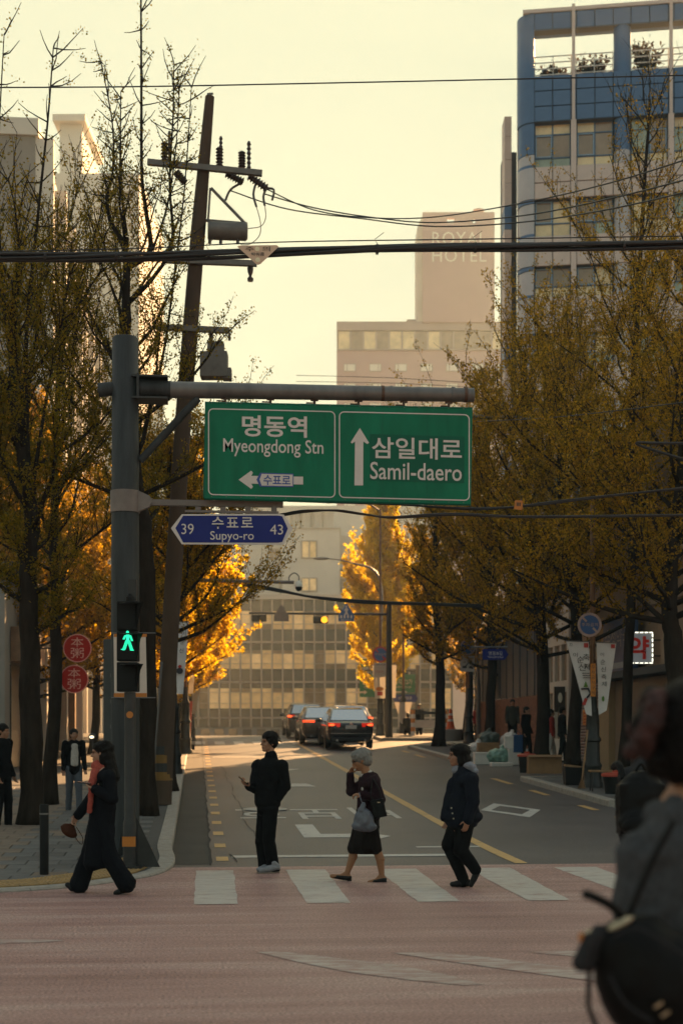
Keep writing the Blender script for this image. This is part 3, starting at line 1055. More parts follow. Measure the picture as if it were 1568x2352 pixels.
cr.bbox(t0, op[0][0], 0, 0.5, zo0, zo1); cr.bbox(op[0][1], op[1][0], 0, 0.5, zo0, zo1); cr.bbox(op[1][1], t1, 0, 0.5, zo0, zo1)
cr.build('tower_crown', 'hotel_tile', hotel, local=True)
MB().prism([(0, 0), (0, Z(522) - Z(740)), (0.75, zt - Z(740) - 0.4), (0.75, 0)], (t0 - 0.75, 0.4, Z(740)), (1, 0, 0), (0, 0, 1), (0, 1, 0), 6.0).build('side_wing', 'concrete_pale', hotel, local=True)  # washed-out bright edge of the tower painted as a paler material
MB().lathe((H(1103), 3, zt - 3), [(0.45, 0), (0.45, 4.1), (0.8, 4.2), (0.8, 4.4)], 10).build('chimney', 'hotel_grey', hotel, local=True)
def local_text(body, x, y, z, w, h, m, par, name='lettering', bold=0.0, spacing=1.0):
    me = text_mesh(body, w, h, bold, spacing)
    me.transform(Matrix.Translation((x, y, z)) @ Matrix.Rotation(PI / 2, 4, 'X'))
    return obj(name, me, m, par)
local_text('ROYAL', H(1054), -0.12, Z(548), H(1117) - H(993), Z(533) - Z(563), 'letter_pale', hotel, bold=0.0, spacing=1.1)
local_text('HOTEL', H(1054), -0.12, Z(587), H(1117) - H(993), Z(572) - Z(602), 'letter_pale', hotel, bold=0.0, spacing=1.1)
for px, w, h in ((905, 3, 0.6), (938, 2, 0.4), (960, 3, 1.1)):
    MB().bbox(H(px) - w / 2, H(px) + w / 2, 3, 6, Z(737), Z(737) + h).build('roof_plant', 'hotel_grey', hotel, local=True)

# ---------------------------------------------------------------- office with window grid closing the street
DG = 117.0
gp = W(784, HY, DG)
gzb = 1.45
glass_b = thing('gridded_office', 'low wide office with a grid of windows closing off the street', 'building', (gp.x, gp.y, gzb), -TH)
Zg = lambda py: EYE - (py - HY) / FPX * DG - gzb
Xg = lambda px: (px - 784) * DG / FPX
MB().bbox(Xg(250), Xg(1040), 0.35, 16, 0, Zg(1371)).build('wall', 'core_dark', glass_b, local=True)
MB().bbox(Xg(250), Xg(1040), -0.25, 2, Zg(1377), Zg(1366)).build('cornice', 'concrete_pale', glass_b, local=True)
MB().bbox(Xg(250), Xg(1040), -0.10, 0.35, 0, Zg(1671)).build('plinth', 'concrete_grey', glass_b, local=True)
rows_g = []
for top in (1377, 1475, 1567):
    pass
bands = [('d', 1377, 1403), ('w', 1403.5, 1411), ('w', 1411.5, 1433), ('w', 1433.5, 1445), ('d', 1446, 1472), ('b', 1473, 1477), ('d', 1478, 1492.5),
         ('w', 1493.5, 1501), ('w', 1501.5, 1524), ('w', 1524.5, 1536), ('d', 1537, 1563), ('b', 1564.5, 1568.5), ('d', 1569.5, 1580), ('w', 1581, 1590), ('w', 1590.5, 1615), ('w', 1615.5, 1627),
         ('d', 1628, 1646), ('b', 1647, 1650.5), ('d', 1651.5, 1668)]
rnd = random.Random(21)
restp = {'spandrel': MB(), 'win_dim': MB(), 'win_curtain_glow': MB()}
npan = 0
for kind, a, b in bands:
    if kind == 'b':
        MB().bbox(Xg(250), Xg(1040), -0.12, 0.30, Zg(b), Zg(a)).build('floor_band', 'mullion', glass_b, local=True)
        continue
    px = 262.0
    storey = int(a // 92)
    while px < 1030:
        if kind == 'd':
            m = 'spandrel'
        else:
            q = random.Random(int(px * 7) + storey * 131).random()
            m = 'win_glow' if q < 0.22 else ('win_curtain_glow' if q < (0.86 if a < 1560 else 0.55) else 'win_dim')
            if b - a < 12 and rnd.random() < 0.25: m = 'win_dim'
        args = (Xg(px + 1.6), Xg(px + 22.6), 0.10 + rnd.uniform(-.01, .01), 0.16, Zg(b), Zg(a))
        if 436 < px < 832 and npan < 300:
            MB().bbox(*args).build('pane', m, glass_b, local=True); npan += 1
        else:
            restp[m if m in restp else 'win_curtain_glow'].bbox(*args)
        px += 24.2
for m, mb in restp.items():
    o = mb.build('panes', m, glass_b, local=True); o['kind'] = 'stuff'
px = 262.0
while px < 1035:
    MB().bbox(Xg(px - 1.8), Xg(px + 1.8), -0.16, 0.22, Zg(1670), Zg(1377)).build('mullion', 'mullion', glass_b, local=True)
    px += 24.2
for py in (1411.2, 1433.2, 1501.2, 1524.2, 1590.2, 1615.2):
    MB().bbox(Xg(255), Xg(1035), -0.04, 0.14, Zg(py + .6), Zg(py - .6)).build('transom', 'mullion', glass_b, local=True)
for px in range(270, 1030, 32):
    MB().bbox(Xg(px), Xg(px + 20), -0.14, -0.08, 0.05, Zg(1675)).build('vent_panel', 'pane_dark', glass_b, local=True)

# ---------------------------------------------------------------- white building behind it
DW = 134.0
wp_ = W(784, HY, DW)
white_b = thing('white_building', 'plain white stucco building rising behind the gridded office', 'building', (wp_.x, wp_.y, 1.5), -TH)
Zw = lambda py: EYE - (py - HY) / FPX * DW - 1.5
Xw = lambda px: (px - 784) * DW / FPX
MB().bbox(Xw(648), Xw(780), 0, 14, 0, Zw(1214)).build('wall', 'stucco_white', white_b, local=True)
MB().bbox(Xw(646), Xw(782), -0.12, 14, Zw(1214), Zw(1211)).build('coping', 'concrete_pale', white_b, local=True)
MB().bbox(Xw(380), Xw(648), 1.0, 13, 0, Zw(1284)).build('wing', 'stucco_white', white_b, local=True)
MB().bbox(Xw(380), Xw(647), 5.0, 13, Zw(1283), Zw(1225)).build('wing', 'stucco_white', white_b, local=True)
MB().bbox(Xw(780), Xw(1000), 2.5, 14, 0, Zw(1222)).build('wing', 'concrete_pale', white_b, local=True)
MB().bbox(Xw(560), Xw(1000), 8.0, 20, Zw(1225), Zw(1130)).build('upper_block', 'stucco_white', white_b, local=True)
MB().bbox(Xw(780), Xw(1000), 1.8, 3, Zw(1304), Zw(1301)).build('ledge', 'concrete_grey', white_b, local=True)
for px in (675, 700, 728, 752):
    MB().lathe((Xw(px), 4.0, Zw(1211)), [(0.55, 0), (0.55, Zw(1165) - Zw(1211)), (0.62, Zw(1163) - Zw(1211)), (0.62, Zw(1160) - Zw(1211))], 14).build('roof_tank', 'concrete_pale', white_b, True, True)
for (a, b, c, d, yy) in ((693, 727, 1244, 1280, 0.0), (693, 727, 1329, 1356, 0.0), (612, 637, 1246, 1278, 5.0), (783, 815, 1326, 1352, 2.5), (820, 850, 1240, 1270, 2.5), (855, 900, 1300, 1330, 2.5), (660, 672, 1190, 1205, 8.0), (700, 716, 1190, 1205, 8.0)):
    f = MB()
    for xx in (a, (a + b) / 2, b):
        f.bbox(Xw(xx) - 0.07, Xw(xx) + 0.07, yy - 0.10, yy + 0.05, Zw(d), Zw(c))
    f.bbox(Xw(a) - .07, Xw(b) + .07, yy - 0.11, yy + .05, Zw(d) - .12, Zw(d)); f.bbox(Xw(a) - .07, Xw(b) + .07, yy - 0.11, yy + .05, Zw(c), Zw(c) + .1)
    fr = f.build('window', 'mullion', white_b, local=True)
    for i in range(2):
        xa = Xw(a) + 0.07 + i * (Xw(b) - Xw(a)) / 2; xb = xa + (Xw(b) - Xw(a)) / 2 - 0.14
        MB().bbox(xa, xb, yy - 0.04, yy + 0.02, Zw(d), Zw(c)).build('pane', rnd.choice(['win_curtain_glow', 'win_glow', 'pane_green']) if yy == 0 else 'pane_brown', fr, local=True)
MB().tube([(Xw(648) - .2, 0.85, Zw(1282)), (Xw(648) - .2, 0.85, 1)], 0.12, 8).build('drainpipe', 'concrete_pale', white_b, local=True)

# ---------------------------------------------------------------- tall left buildings
pilB = thing('concrete_building', 'grey concrete building with street-side fins catching the sun', 'building', (-6.9, 60.2, 1.3))
HB = 27.4
MB().bbox(-34, -6.75, 60.4, 96, 1.3, HB - 0.7).build('wall', 'concrete_grey', pilB)
MB().bbox(-34.2, -6.6, 60.25, 96.2, HB - 0.7, HB).build('parapet', 'stucco_white', pilB)
fins = [60.45, 66.2, 71.0, 75.4, 78.6, 83.8, 90.0, 95.8]
for v in fins:
    MB().bbox(-6.748, -6.0, v, v + 0.45, 1.3, HB - 0.75).build('fin', 'stucco_white', pilB)
for a, b in zip(fins[:-1], fins[1:]):
    for fl in range(8):
        z0 = 2.0 + fl * 3.15
        MB().bbox(-6.78, -6.70, a + 0.75, b - 0.35, z0 + 0.4, z0 + 2.5).build('window', 'pane_dark' if (fl + int(a)) % 3 else 'win_dim', pilB)
for fl in range(8):       # few windows on the end wall
    z0 = 2.2 + fl * 3.15
    for u in (-12.5, -17.0, -21.5):
        w = MB().bbox(u, u + 1.5, 60.33, 60.42, z0 + 0.8, z0 + 2.2).build('window', 'pane_dark', pilB)
        MB().bbox(u - 0.12, u + 1.62, 60.25, 60.40, z0 + 0.66, z0 + 0.79).build('sill', 'concrete_pale', w)
whT = thing('white_tower', 'hazy pale tower block rising behind the grey concrete building', 'building', W(60, HY, 132.0), -TH)
whT.location.z = 1.5
Xt = lambda px: (px - 60) * 132 / FPX
Zt = lambda py: EYE - (py - HY) / FPX * 132 - 1.5
MB().bbox(Xt(-60), Xt(320), 0, 18, 0, Zt(398)).build('wall', 'stucco_white', whT, local=True)
MB().bbox(Xt(137), Xt(188), 0.2, 9, Zt(398), Zt(283)).build('lift_tower', 'stucco_white', whT, local=True)
MB().bbox(Xt(124), Xt(199), -0.6, 9.6, Zt(283), Zt(268)).build('tower_cap', 'stucco_white', whT, local=True)
k = 0
for py in range(440, 1500, 36):
    for px in (215, 250, 285):
        w = MB().bbox(Xt(px), Xt(px + 18), -0.05, 0.05, Zt(py + 14), Zt(py)).build('window', 'pane_brown', whT, local=True)
        k += 1
    MB().bbox(Xt(-60), Xt(320), -0.08, 0.02, Zt(py + 24), Zt(py + 21)).build('floor_line', 'concrete_pale', whT, local=True)

# low shops on the left, their round red signs
shop = thing('shop_row', 'low dark shopfront row behind the left street trees', 'building', (-4.9, 37.0, gz(37)))
MB().bbox(-20, -4.9, 37.0, 58.0, gz(37), gz(37) + 5.2).build('wall', 'concrete_grey', shop)
MB().bbox(-20.2, -4.5, 36.8, 58.1, gz(37) + 5.2, gz(37) + 5.5).build('roof_edge', 'roof_dark', shop)
mat('shop_dark', (0.05, 0.042, 0.036), rough=0.3, var=0.3)
mat('shop_wood', (0.22, 0.12, 0.06), rough=0.5, var=0.3, scale=3)
for i in range(6):
    v0 = 38.0 + 3.3 * i
    MB().bbox(-4.96, -4.86, v0, v0 + 2.5, gz(v0) + 0.2, gz(v0) + 2.9).build('shop_window', 'shop_dark', shop)
    MB().bbox(-4.90, -4.55, v0 + 2.55, v0 + 3.05, gz(v0) + 0.1, gz(v0) + 4.4).build('pilaster', 'stucco_white' if i % 2 else 'shop_wood', shop)
    MB().bbox(-4.88, -4.60, v0, v0 + 2.5, gz(v0) + 3.0, gz(v0) + 3.9).build('fascia', ['shop_wood', 'pink_panel', 'concrete_pale'][i % 3], shop)
mat('sign_red', (0.42, 0.008, 0.006), spec=0.1, rough=0.5, var=0.1)
mat('sign_pink', (0.78, 0.36, 0.30), rough=0.4, var=0.0)
mat('dark_metal', (0.035, 0.034, 0.034), rough=0.5, metal=0.4, var=0.2)
for (px, py, lab, chars) in ((172, 1560, 'round red sign with two pale characters hanging lower of the pair', True), (179, 1489, 'round red sign half hidden by leaves above the lettered one', True)):
    c = W(px, py, 39.0)
    sgn = thing('round_sign', lab, 'sign', c, -TH, 'round red shop signs')
    r = 0.375
    MB().lathe((0, 0, 0), [(r, -0.06), (r, 0.06)], 36, 'Y').build('disc', 'sign_red', sgn, local=True)
    rim = MB()
    rim.tube([(r * math.cos(a), -0.062, r * math.sin(a)) for a in [2 * PI * i / 36 for i in range(37)]], 0.014, 5, cap=False)
    rim.build('rim', 'sign_pink', sgn, local=True)
    local_text('本', 0, -0.07, 0.17, 0.34, 0.25, 'sign_pink', sgn)
    local_text('粥', 0, -0.07, -0.13, 0.36, 0.28, 'sign_pink', sgn)
    MB().tube([(-r + 0.02, 0.0, 0), (-1.75, 0.05, 0)], 0.025, 6).build('bracket', 'dark_metal', sgn, local=True)
lp = W(211, 1693, 33.0)
spot = thing('spot_lamp', 'small lit spot lamp beside the left pavement', 'lamp', lp, -TH)
mat('lamp_glow', (1, 0.9, 0.7), emit=(1.0, 0.80, 0.5), estr=0.5, var=0)
MB().ell((0, 0, 0), (0.055, 0.03, 0.036)).build('bulb', 'lamp_glow', spot, local=True)
MB().lathe((0, 0.08, 0), [(0.03, -0.05), (0.10, 0.04)], 12, 'Y').build('hood', 'dark_metal', spot, local=True)
MB().tube([(0, 0.1, 0), (0.05, 0.15, -1.0), (0.05, 0.15, gz(33) + SW - lp.z)], 0.02, 6).build('stand', 'dark_metal', spot, local=True)

# ---------------------------------------------------------------- right: pharmacy block, pale block, brick wall
UF = 11.5
mat('tan_tile', (0.30, 0.205, 0.135), rough=0.7, var=0.12, scale=2, bump=0.2)
mat('beige_wall', (0.40, 0.27, 0.15), rough=0.8, var=0.1, scale=1)
mat('shutter_pink', (0.30, 0.22, 0.20), rough=0.6, var=0.08)
mat('board_blue', (0.045, 0.085, 0.19), rough=0.4, var=0.08)
mat('board_letter', (0.35, 0.36, 0.38), rough=0.5, var=0.0)
ph = thing('pharmacy_building', 'tan tiled shop building with a blue fascia board on the right', 'building', (UF, 38.0, gz(36)))
MB().bbox(UF + 0.12, UF + 16, 29.5, 43.4, gz(29), gz(36) + 8.2).build('wall', 'tan_tile', ph)
# tiles of the facade above the shop: courses of long tan tiles
def course_tile(L, h, d=0.10):
    return MB().bbox(0, d, 0.006, L - 0.006, 0.006, h - 0.006).mesh('wall_tile')
ct = course_tile(0.9, 0.28); ct.materials.append(MATS['tan_tile'])
nt = 0
for r in range(20):
    for i in range(6):
        v = 32.2 + i * 0.9 + (0.45 if r % 2 else 0)
        z = 5.0 + r * 0.28
        if nt < 200 and v < 37.4:
            o = obj('wall_tile', ct, None, ph); q = Vector((UF + 0.03, v, z)) - ph.location; o.location = q; nt += 1
# ground floor: dark shop opening, beige pilasters, roller shutter
MB().bbox(UF + 0.0, UF + 0.10, 31.0, 37.6, gz(33), gz(33) + 2.7).build('shop_window', 'shop_dark', ph)
MB().bbox(UF - 0.55, UF + 0.1, 31.0, 39.2, gz(33) + 2.72, gz(33) + 2.9).build('awning', 'roof_dark', ph)
MB().bbox(UF - 0.06, UF + 0.14, 38.9, 39.9, gz(38), gz(38) + 4.1).build('pilaster', 'beige_wall', ph)
MB().bbox(UF - 0.16, UF + 0.14, 38.8, 40.0, gz(38) + 4.1, gz(38) + 4.35).build('pilaster_cap', 'beige_wall', ph)
sh = MB()
for i in range(34):
    z = gz(40) + 0.15 + i * 0.09
    sh.add([(UF + 0.08, 40.0, z), (UF + 0.08, 42.6, z), (UF + 0.02, 42.6, z + 0.045), (UF + 0.02, 40.0, z + 0.045), (UF + 0.08, 42.6, z + 0.09), (UF + 0.08, 40.0, z + 0.09)], [(0, 3, 2, 1), (3, 5, 4, 2)])
sh.build('roller_shutter', 'shutter_pink', ph)
MB().bbox(UF - 0.02, UF + 0.16, 42.6, 43.4, gz(40), gz(40) + 5.2).build('pilaster', 'concrete_grey', ph)
mat('notice_orange', (0.55, 0.20, 0.03), rough=0.5, var=0.1)
no = MB().bbox(UF - 0.02, UF - 0.005, 41.2, 41.75, gz(41) + 1.25, gz(41) + 1.7).build('notice', 'notice_orange', ph)
for i in range(4):
    MB().bbox(UF - 0.026, UF - 0.021, 41.28, 41.67, gz(41) + 1.32 + i * 0.09, gz(41) + 1.35 + i * 0.09).build('notice_line', 'sign_red', no)
for (v0, v1, z0, z1) in ((32.6, 34.0, 6.2, 8.0), (35.2, 36.8, 6.2, 8.0)):
    w = MB().bbox(UF - 0.01, UF + 0.02, v0, v1, z0, z1).build('window', 'pane_dark', ph)
    MB().bbox(UF - 0.10, UF + 0.01, v0 - 0.1, v1 + 0.1, z0 - 0.12, z0 - 0.01).build('sill', 'beige_wall', w)
# fascia board
fb = MB().bbox(UF - 0.28, UF - 0.10, 36.1, 38.7, 3.35, 4.78).build('fascia_board', 'board_blue', ph)
text_on('수정약국', (UF - 0.285, 37.45, 4.30), (0, -1, 0), (0, 0, 1), 2.1, 0.55, 'board_letter', ph)
MB().bbox(UF - 0.29, UF - 0.281, 36.6, 38.2, 3.46, 3.62).build('lettering_bar', 'board_letter', ph)
# projecting lit box sign
c = W(1466, 1488, 35.9)
bx = thing('box_sign', 'lit square pharmacy box sign with red Korean syllable and white bulbs', 'sign', c, -TH)
mat('box_face', (0.22, 0.22, 0.23), rough=0.4, var=0.15, scale=3, emit=(0.8, 0.85, 0.9), estr=0.02)
mat('box_red', (0.42, 0.015, 0.012), rough=0.4, var=0, emit=(0.8, 0.02, 0.01), estr=0.015)
mat('bulb_white', (1, 1, 0.9), emit=(1.0, 0.98, 0.80), estr=0.45, var=0)
MB().bbox(-0.34, 0.34, -0.02, 0.16, -0.40, 0.40).build('case', 'dark_metal', bx, local=True)
MB().bbox(-0.31, 0.31, -0.035, -0.021, -0.36, 0.36).build('face', 'box_face', bx, local=True)
local_text('약', -0.01, -0.045, 0.0, 0.52, 0.58, 'box_red', bx, bold=0.03)
for i in range(6):
    x = -0.30 + 0.12 * i
    for z in (-0.385, 0.385):
        MB().cap((x - 0.03, -0.045, z), (x + 0.03, -0.045, z), 0.017, 0.017, 6).build('bulb', 'bulb_white', bx, local=True)
for i in range(6):
    z = -0.31 + 0.125 * i
    for x in (-0.335, 0.335):
        MB().cap((x, -0.046, z - 0.03), (x, -0.046, z + 0.03), 0.017, 0.017, 6).build('bulb', 'bulb_white', bx, local=True)
MB().tube([(0.3, 0.06, 0.2), (0.9, 0.06, 0.2)], 0.02, 6).tube([(0.3, 0.06, -0.2), (0.9, 0.06, -0.2)], 0.02, 6).build('bracket', 'dark_metal', bx, local=True)
# pale block with banded windows
pb = thing('pale_block', 'pale two-storey block with deep window bands beyond the pharmacy', 'building', (UF, 45, gz(45)))
MB().bbox(UF + 0.15, UF + 9, 43.5, 47.2, gz(44), 6.1).build('wall', 'concrete_pale', pb)
for z0, z1 in ((gz(44), 1.55), (3.05, 3.4), (4.55, 6.1)):
    MB().bbox(UF, UF + 0.15, 43.5, 47.2, z0, z1).build('wall_band', 'concrete_pale', pb)
for k in range(5):
    v = 43.5 + k * 0.87
    MB().bbox(UF + 0.002, UF + 0.15, v, v + 0.22, 1.55, 4.55).build('pier', 'concrete_pale', pb)
for k in range(4):
    for z0 in (1.55, 3.4):
        v = 43.5 + k * 0.87 + 0.22
        MB().bbox(UF + 0.10, UF + 0.14, v, v + 0.65, z0, z0 + (1.5 if z0 < 2 else 1.15)).build('window', 'pane_brown', pb)
pn = MB().bbox(UF - 0.34, UF + 0.0, 43.9, 44.0, 2.4, 3.2).build('hanging_sign', 'shop_dark', pb)
MB().ell((UF - 0.16, 43.88, 2.85), (0.07, 0.01, 0.16)).build('sign_mark', 'letter_pale', pn)
# brick wall with dark panel fence above
mat('brick', (0.20, 0.085, 0.045), rough=0.85, var=0.3, scale=5, bump=0.3)
mat('brick2', (0.26, 0.115, 0.06), rough=0.85, var=0.3, scale=5, bump=0.3)
mat('fence_dark', (0.06, 0.06, 0.062), rough=0.6, var=0.2, scale=3)
bw = thing('brick_wall', 'red brick retaining wall with a dark panel fence on top', 'wall', (UF, 52.5, gz(52)))
WT = lambda v: 3.05 + 0.0 * v
MB().bbox(UF + 0.06, UF + 0.35, 47.25, 58.6, gz(47) - 0.2, 3.05).build('wall_core', 'mortar', bw)
bm = MB().bbox(0, 0.10, 0.004, 0.236, 0.004, 0.081).mesh('brick'); bms = []
for nm in ('brick', 'brick2'):
    m2 = bm.copy(); m2.materials.append(MATS[nm]); bms.append(m2)
rb = MB(); nb = 0
rnd = random.Random(2)
for r in range(26):
    for i in range(47):
        v = 47.27 + i * 0.24 + (0.12 if r % 2 else 0); z = gz(47) - 0.1 + r * 0.085
        if v > 58.3 or z > 2.95 or z < gz(v) - 0.05: continue
        du = rnd.uniform(-0.008, 0.008)
        if v < 51.5 and nb < 295:
            o = obj('brick', bms[rnd.random() < 0.4], None, bw); o.location = Vector((UF + du, v, z)) - bw.location; nb += 1
        else:
            rb.bbox(UF + du, UF + du + 0.10, v + .004, v + .236, z + .004, z + .081)
o = rb.build('bricks', 'brick', bw); o['kind'] = 'stuff'
for k in range(10):
    v = 47.3 + k * 1.13
    MB().bbox(UF + 0.12, UF + 0.16, v + 0.03, v + 1.10, 3.07, 5.4 - 0.04 * k).build('fence_panel', 'fence_dark', bw)
    MB().bbox(UF + 0.08, UF + 0.16, v - 0.02, v + 0.03, 3.06, 5.45 - 0.04 * k).build('fence_post', 'fence_dark', bw)
# ================================================================== ginkgo trees
mat('bark', (0.026, 0.019, 0.014), rough=0.95, var=0.4, scale=9, bump=0.9, bscale=18, stretch=(1, 1, 0.25), spec=0.05)
leaf_mat('leaf_silhouette', (0.02, 0.014, 0.006), (0.05, 0.03, 0.01), (1.2, 1.1, 1.0))  # backlit silhouette tone painted into the shrub leaves
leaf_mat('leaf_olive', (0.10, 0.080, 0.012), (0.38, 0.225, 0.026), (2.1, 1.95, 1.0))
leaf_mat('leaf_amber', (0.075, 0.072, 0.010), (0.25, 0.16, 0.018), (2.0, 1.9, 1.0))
leaf_mat('leaf_sunlit_gold', (0.46, 0.30, 0.012), (0.66, 0.46, 0.016), (1.45, 1.45, 1.0))  # this and the next two: sunlit look painted into the leaf colour
leaf_mat('leaf_sunlit_lemon', (0.50, 0.36, 0.018), (0.72, 0.55, 0.028), (1.4, 1.4, 1.0))
leaf_mat('leaf_sunlit_ochre', (0.20, 0.125, 0.012), (0.42, 0.25, 0.018), (1.6, 1.5, 1.0))
for _k in ('leaf_sunlit_gold', 'leaf_sunlit_lemon'):
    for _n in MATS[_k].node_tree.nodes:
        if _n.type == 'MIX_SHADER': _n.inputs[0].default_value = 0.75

def tree(name, label, trunk, r0, r1, seed, limb_n=26, limb_from=0.25, spread=3.0, leaves=16000, size=0.07, lm='leaf_olive', up=0.8,
         twig_n=9, group='street trees on the pavements', sparse_top=0.0, crown_top=None, profile=None, limbs=None, jit=0.075, lean=None):
    """trunk: list of world points, base to tip"""
    rnd = random.Random(seed)
    rs = np.random.RandomState(seed)
    trunk = [Vector(p) for p in trunk]
    t = thing(name, label, 'tree', trunk[0], 0, group)
    base = trunk[0]
    path = catenary(trunk, 6)
    n = len(path)
    for i in range(2, n - 1):
        path[i] = path[i] + Vector((rnd.uniform(-.03, .03), rnd.uniform(-.03, .03), 0))
    rad = [r0 * (1 - i / (n - 1)) ** 0.75 + r1 for i in range(n)]
    rad[0] = r0 * 1.45 + r1; rad[1] = r0 * 1.12 + r1
    wood = MB()
    wood.tube(path, rad, 10)
    twigs = MB()
    segs = []          # (p, q) carrying leaves, weight
    def grow(p, d, L, r, level, curve):
        """a curved branch; returns its points"""
        pts = [p]
        m = 5 if level < 2 else 3
        q = p
        dd = d.normalized()
        for k in range(m):
            dd = (dd + Vector((rnd.uniform(-.22, .22), rnd.uniform(-.22, .22), curve / m + rnd.uniform(-.08, .12)))).normalized()
            q = q + dd * (L / m)
            pts.append(q)
        rr = [r * (1 - 0.8 * k / m) + (0.004 if level < 2 else 0.0025) for k in range(m + 1)]
        (wood if level < 2 else twigs).tube(pts, rr, 6 if level == 0 else (5 if level == 1 else 3), cap=level < 2)
        return pts
    zb_, zt_ = base.z, trunk[-1].z
    Ht = zt_ - zb_
    def prof(f):
        if profile:
            return profile(f)
        return max(0.12, math.sin(PI * min(1, max(0, (1 - f))) ** 0.8) ** 0.8) if f > limb_from else 0
    ga = rnd.uniform(0, 6.28)
    for k in range(limb_n):
        f = limb_from + (0.98 - limb_from) * (k + rnd.random() * 0.8) / limb_n
        i = min(n - 2, int(f * (n - 1)))
        p = path[i].lerp(path[i + 1], f * (n - 1) - i)
        ga += 2.4 + rnd.uniform(-.5, .5)
        L = spread * prof(f) * rnd.uniform(0.75, 1.2)
        if L < 0.25: L = 0.25
        g_ = max(0.0, (f - limb_from) / (1.0 - limb_from))
        d = Vector((math.cos(ga), math.sin(ga), up * rnd.uniform(0.5, 1.3) * (0.12 + 1.5 * g_) + f * 0.35))
        if lean: d = d + Vector(lean)
        pts = grow(p, d, L, max(0.012, rad[i] * 0.36), 0 if L > 1.6 else 1, 0.15 + 0.55 * g_)
        for j in range(1, len(pts)):
            segs.append((pts[j - 1], pts[j], 0.6))
        ntw = max(3, int(twig_n * L / spread + 2))
        for w in range(ntw):
            g = rnd.uniform(0.2, 1.0) * (len(pts) - 1)
            a = int(min(g, len(pts) - 2)); pp = pts[a].lerp(pts[a + 1], g - a)
            base_d = (pts[a + 1] - pts[a]).normalized()
            sd = (base_d * 0.8 + Vector((rnd.uniform(-.9, .9), rnd.uniform(-.9, .9), rnd.uniform(0.0, 1.2)))).normalized()
            L2 = rnd.uniform(0.25, 0.62) * max(L, 1.0)
            p2 = grow(pp, sd, L2, 0.010, 2, 0.4)
            for j in range(1, len(p2)):
                segs.append((p2[j - 1], p2[j], 1.0))
            for w2 in range(2):
                q = p2[rnd.randint(1, len(p2) - 1)]
                sd2 = (sd + Vector((rnd.uniform(-1, 1), rnd.uniform(-1, 1), rnd.uniform(-0.2, 0.8)))).normalized()
                p3 = grow(q, sd2, L2 * rnd.uniform(0.4, 0.8), 0.005, 3, 0.3)
                for j in range(1, len(p3)):
                    segs.append((p3[j - 1], p3[j], 1.1))
    if limbs:
        for pl, ra, rb in limbs:
            pl = catenary(pl, 5)
            wood.tube(pl, [(ra + (rb - ra) * (i / (len(pl) - 1)) ** 0.7) * 0.72 for i in range(len(pl))], 7)
            for j in range(len(pl) // 3, len(pl)):
                segs.append((pl[j - 1], pl[j], 0.8))
                for w in range(2):
                    sd = Vector((rnd.uniform(-1, 1), rnd.uniform(-1, 1), rnd.uniform(-0.1, 1.0)))
                    p2 = grow(pl[j], sd, rnd.uniform(0.35, 1.0) * spread * 0.3, 0.012, 2, 0.3)
                    for jj in range(1, len(p2)):
                        segs.append((p2[jj - 1], p2[jj], 1.0))
    wood.build('trunk', 'bark', t, smooth='all')
    if twigs.v:
        twigs.build('twigs', 'bark', t)['kind'] = 'stuff'
    # leaves: fan-shaped faces set in small bunches along the shoots
    A = np.array([s[0][:] for s in segs]); B = np.array([s[1][:] for s in segs]); wgt = np.array([s[2] for s in segs])
    Ls = np.linalg.norm(B - A, axis=1) * wgt
    if sparse_top:
        hh = (0.5 * (A[:, 2] + B[:, 2]) - zb_) / Ht
        Ls = Ls * np.clip(1.15 - sparse_top * hh, 0.04, 1.2)
    pr = Ls / Ls.sum()
    nb_ = leaves // 5
    idx = rs.choice(len(segs), nb_, p=pr)
    tt = rs.rand(nb_, 1)
    P = A[idx] * (1 - tt) + B[idx] * tt + rs.normal(0, jit * 0.35, (nb_, 3))
    P = np.repeat(P, 5, axis=0) + rs.normal(0, jit * 0.6, (nb_ * 5, 3))
    N = len(P)
    d = rs.normal(0, 1, (N, 3)); d[:, 2] = d[:, 2] * 0.7 + 0.15
    d /= np.linalg.norm(d, axis=1, keepdims=True)
    e = rs.normal(0, 1, (N, 3)); e -= d * (e * d).sum(1, keepdims=True); e /= np.linalg.norm(e, axis=1, keepdims=True)
    s = size * rs.uniform(0.6, 1.25, (N, 1))
    V = np.stack([P, P + d * s * 0.62 + e * s * 0.62, P + d * s * 0.95, P + d * s * 0.62 - e * s * 0.62], axis=1).reshape(-1, 3)
    V -= np.array(base[:])
    F = np.arange(N * 4).reshape(-1, 4)
    me = np_mesh('crown', V, F)
    obj('crown', me, lm, t)
    return t

def straight(px_b, d, h, px_t=None, off=0.0):
    b = GP(px_b, d, SW - 0.03)
    top = W(px_t if px_t is not None else px_b, HY, d); 
    return [b, Vector((b.x * 0.75 + top.x * 0.25 + off, b.y * 0.75 + top.y * 0.25, b.z + h * 0.3)), Vector(((b.x + top.x) / 2 - off, (b.y + top.y) / 2, b.z + h * 0.6)), Vector((top.x, top.y, b.z + h))]

GL, GR = 'ginkgo trees along the left pavement', 'ginkgo trees along the right pavement'
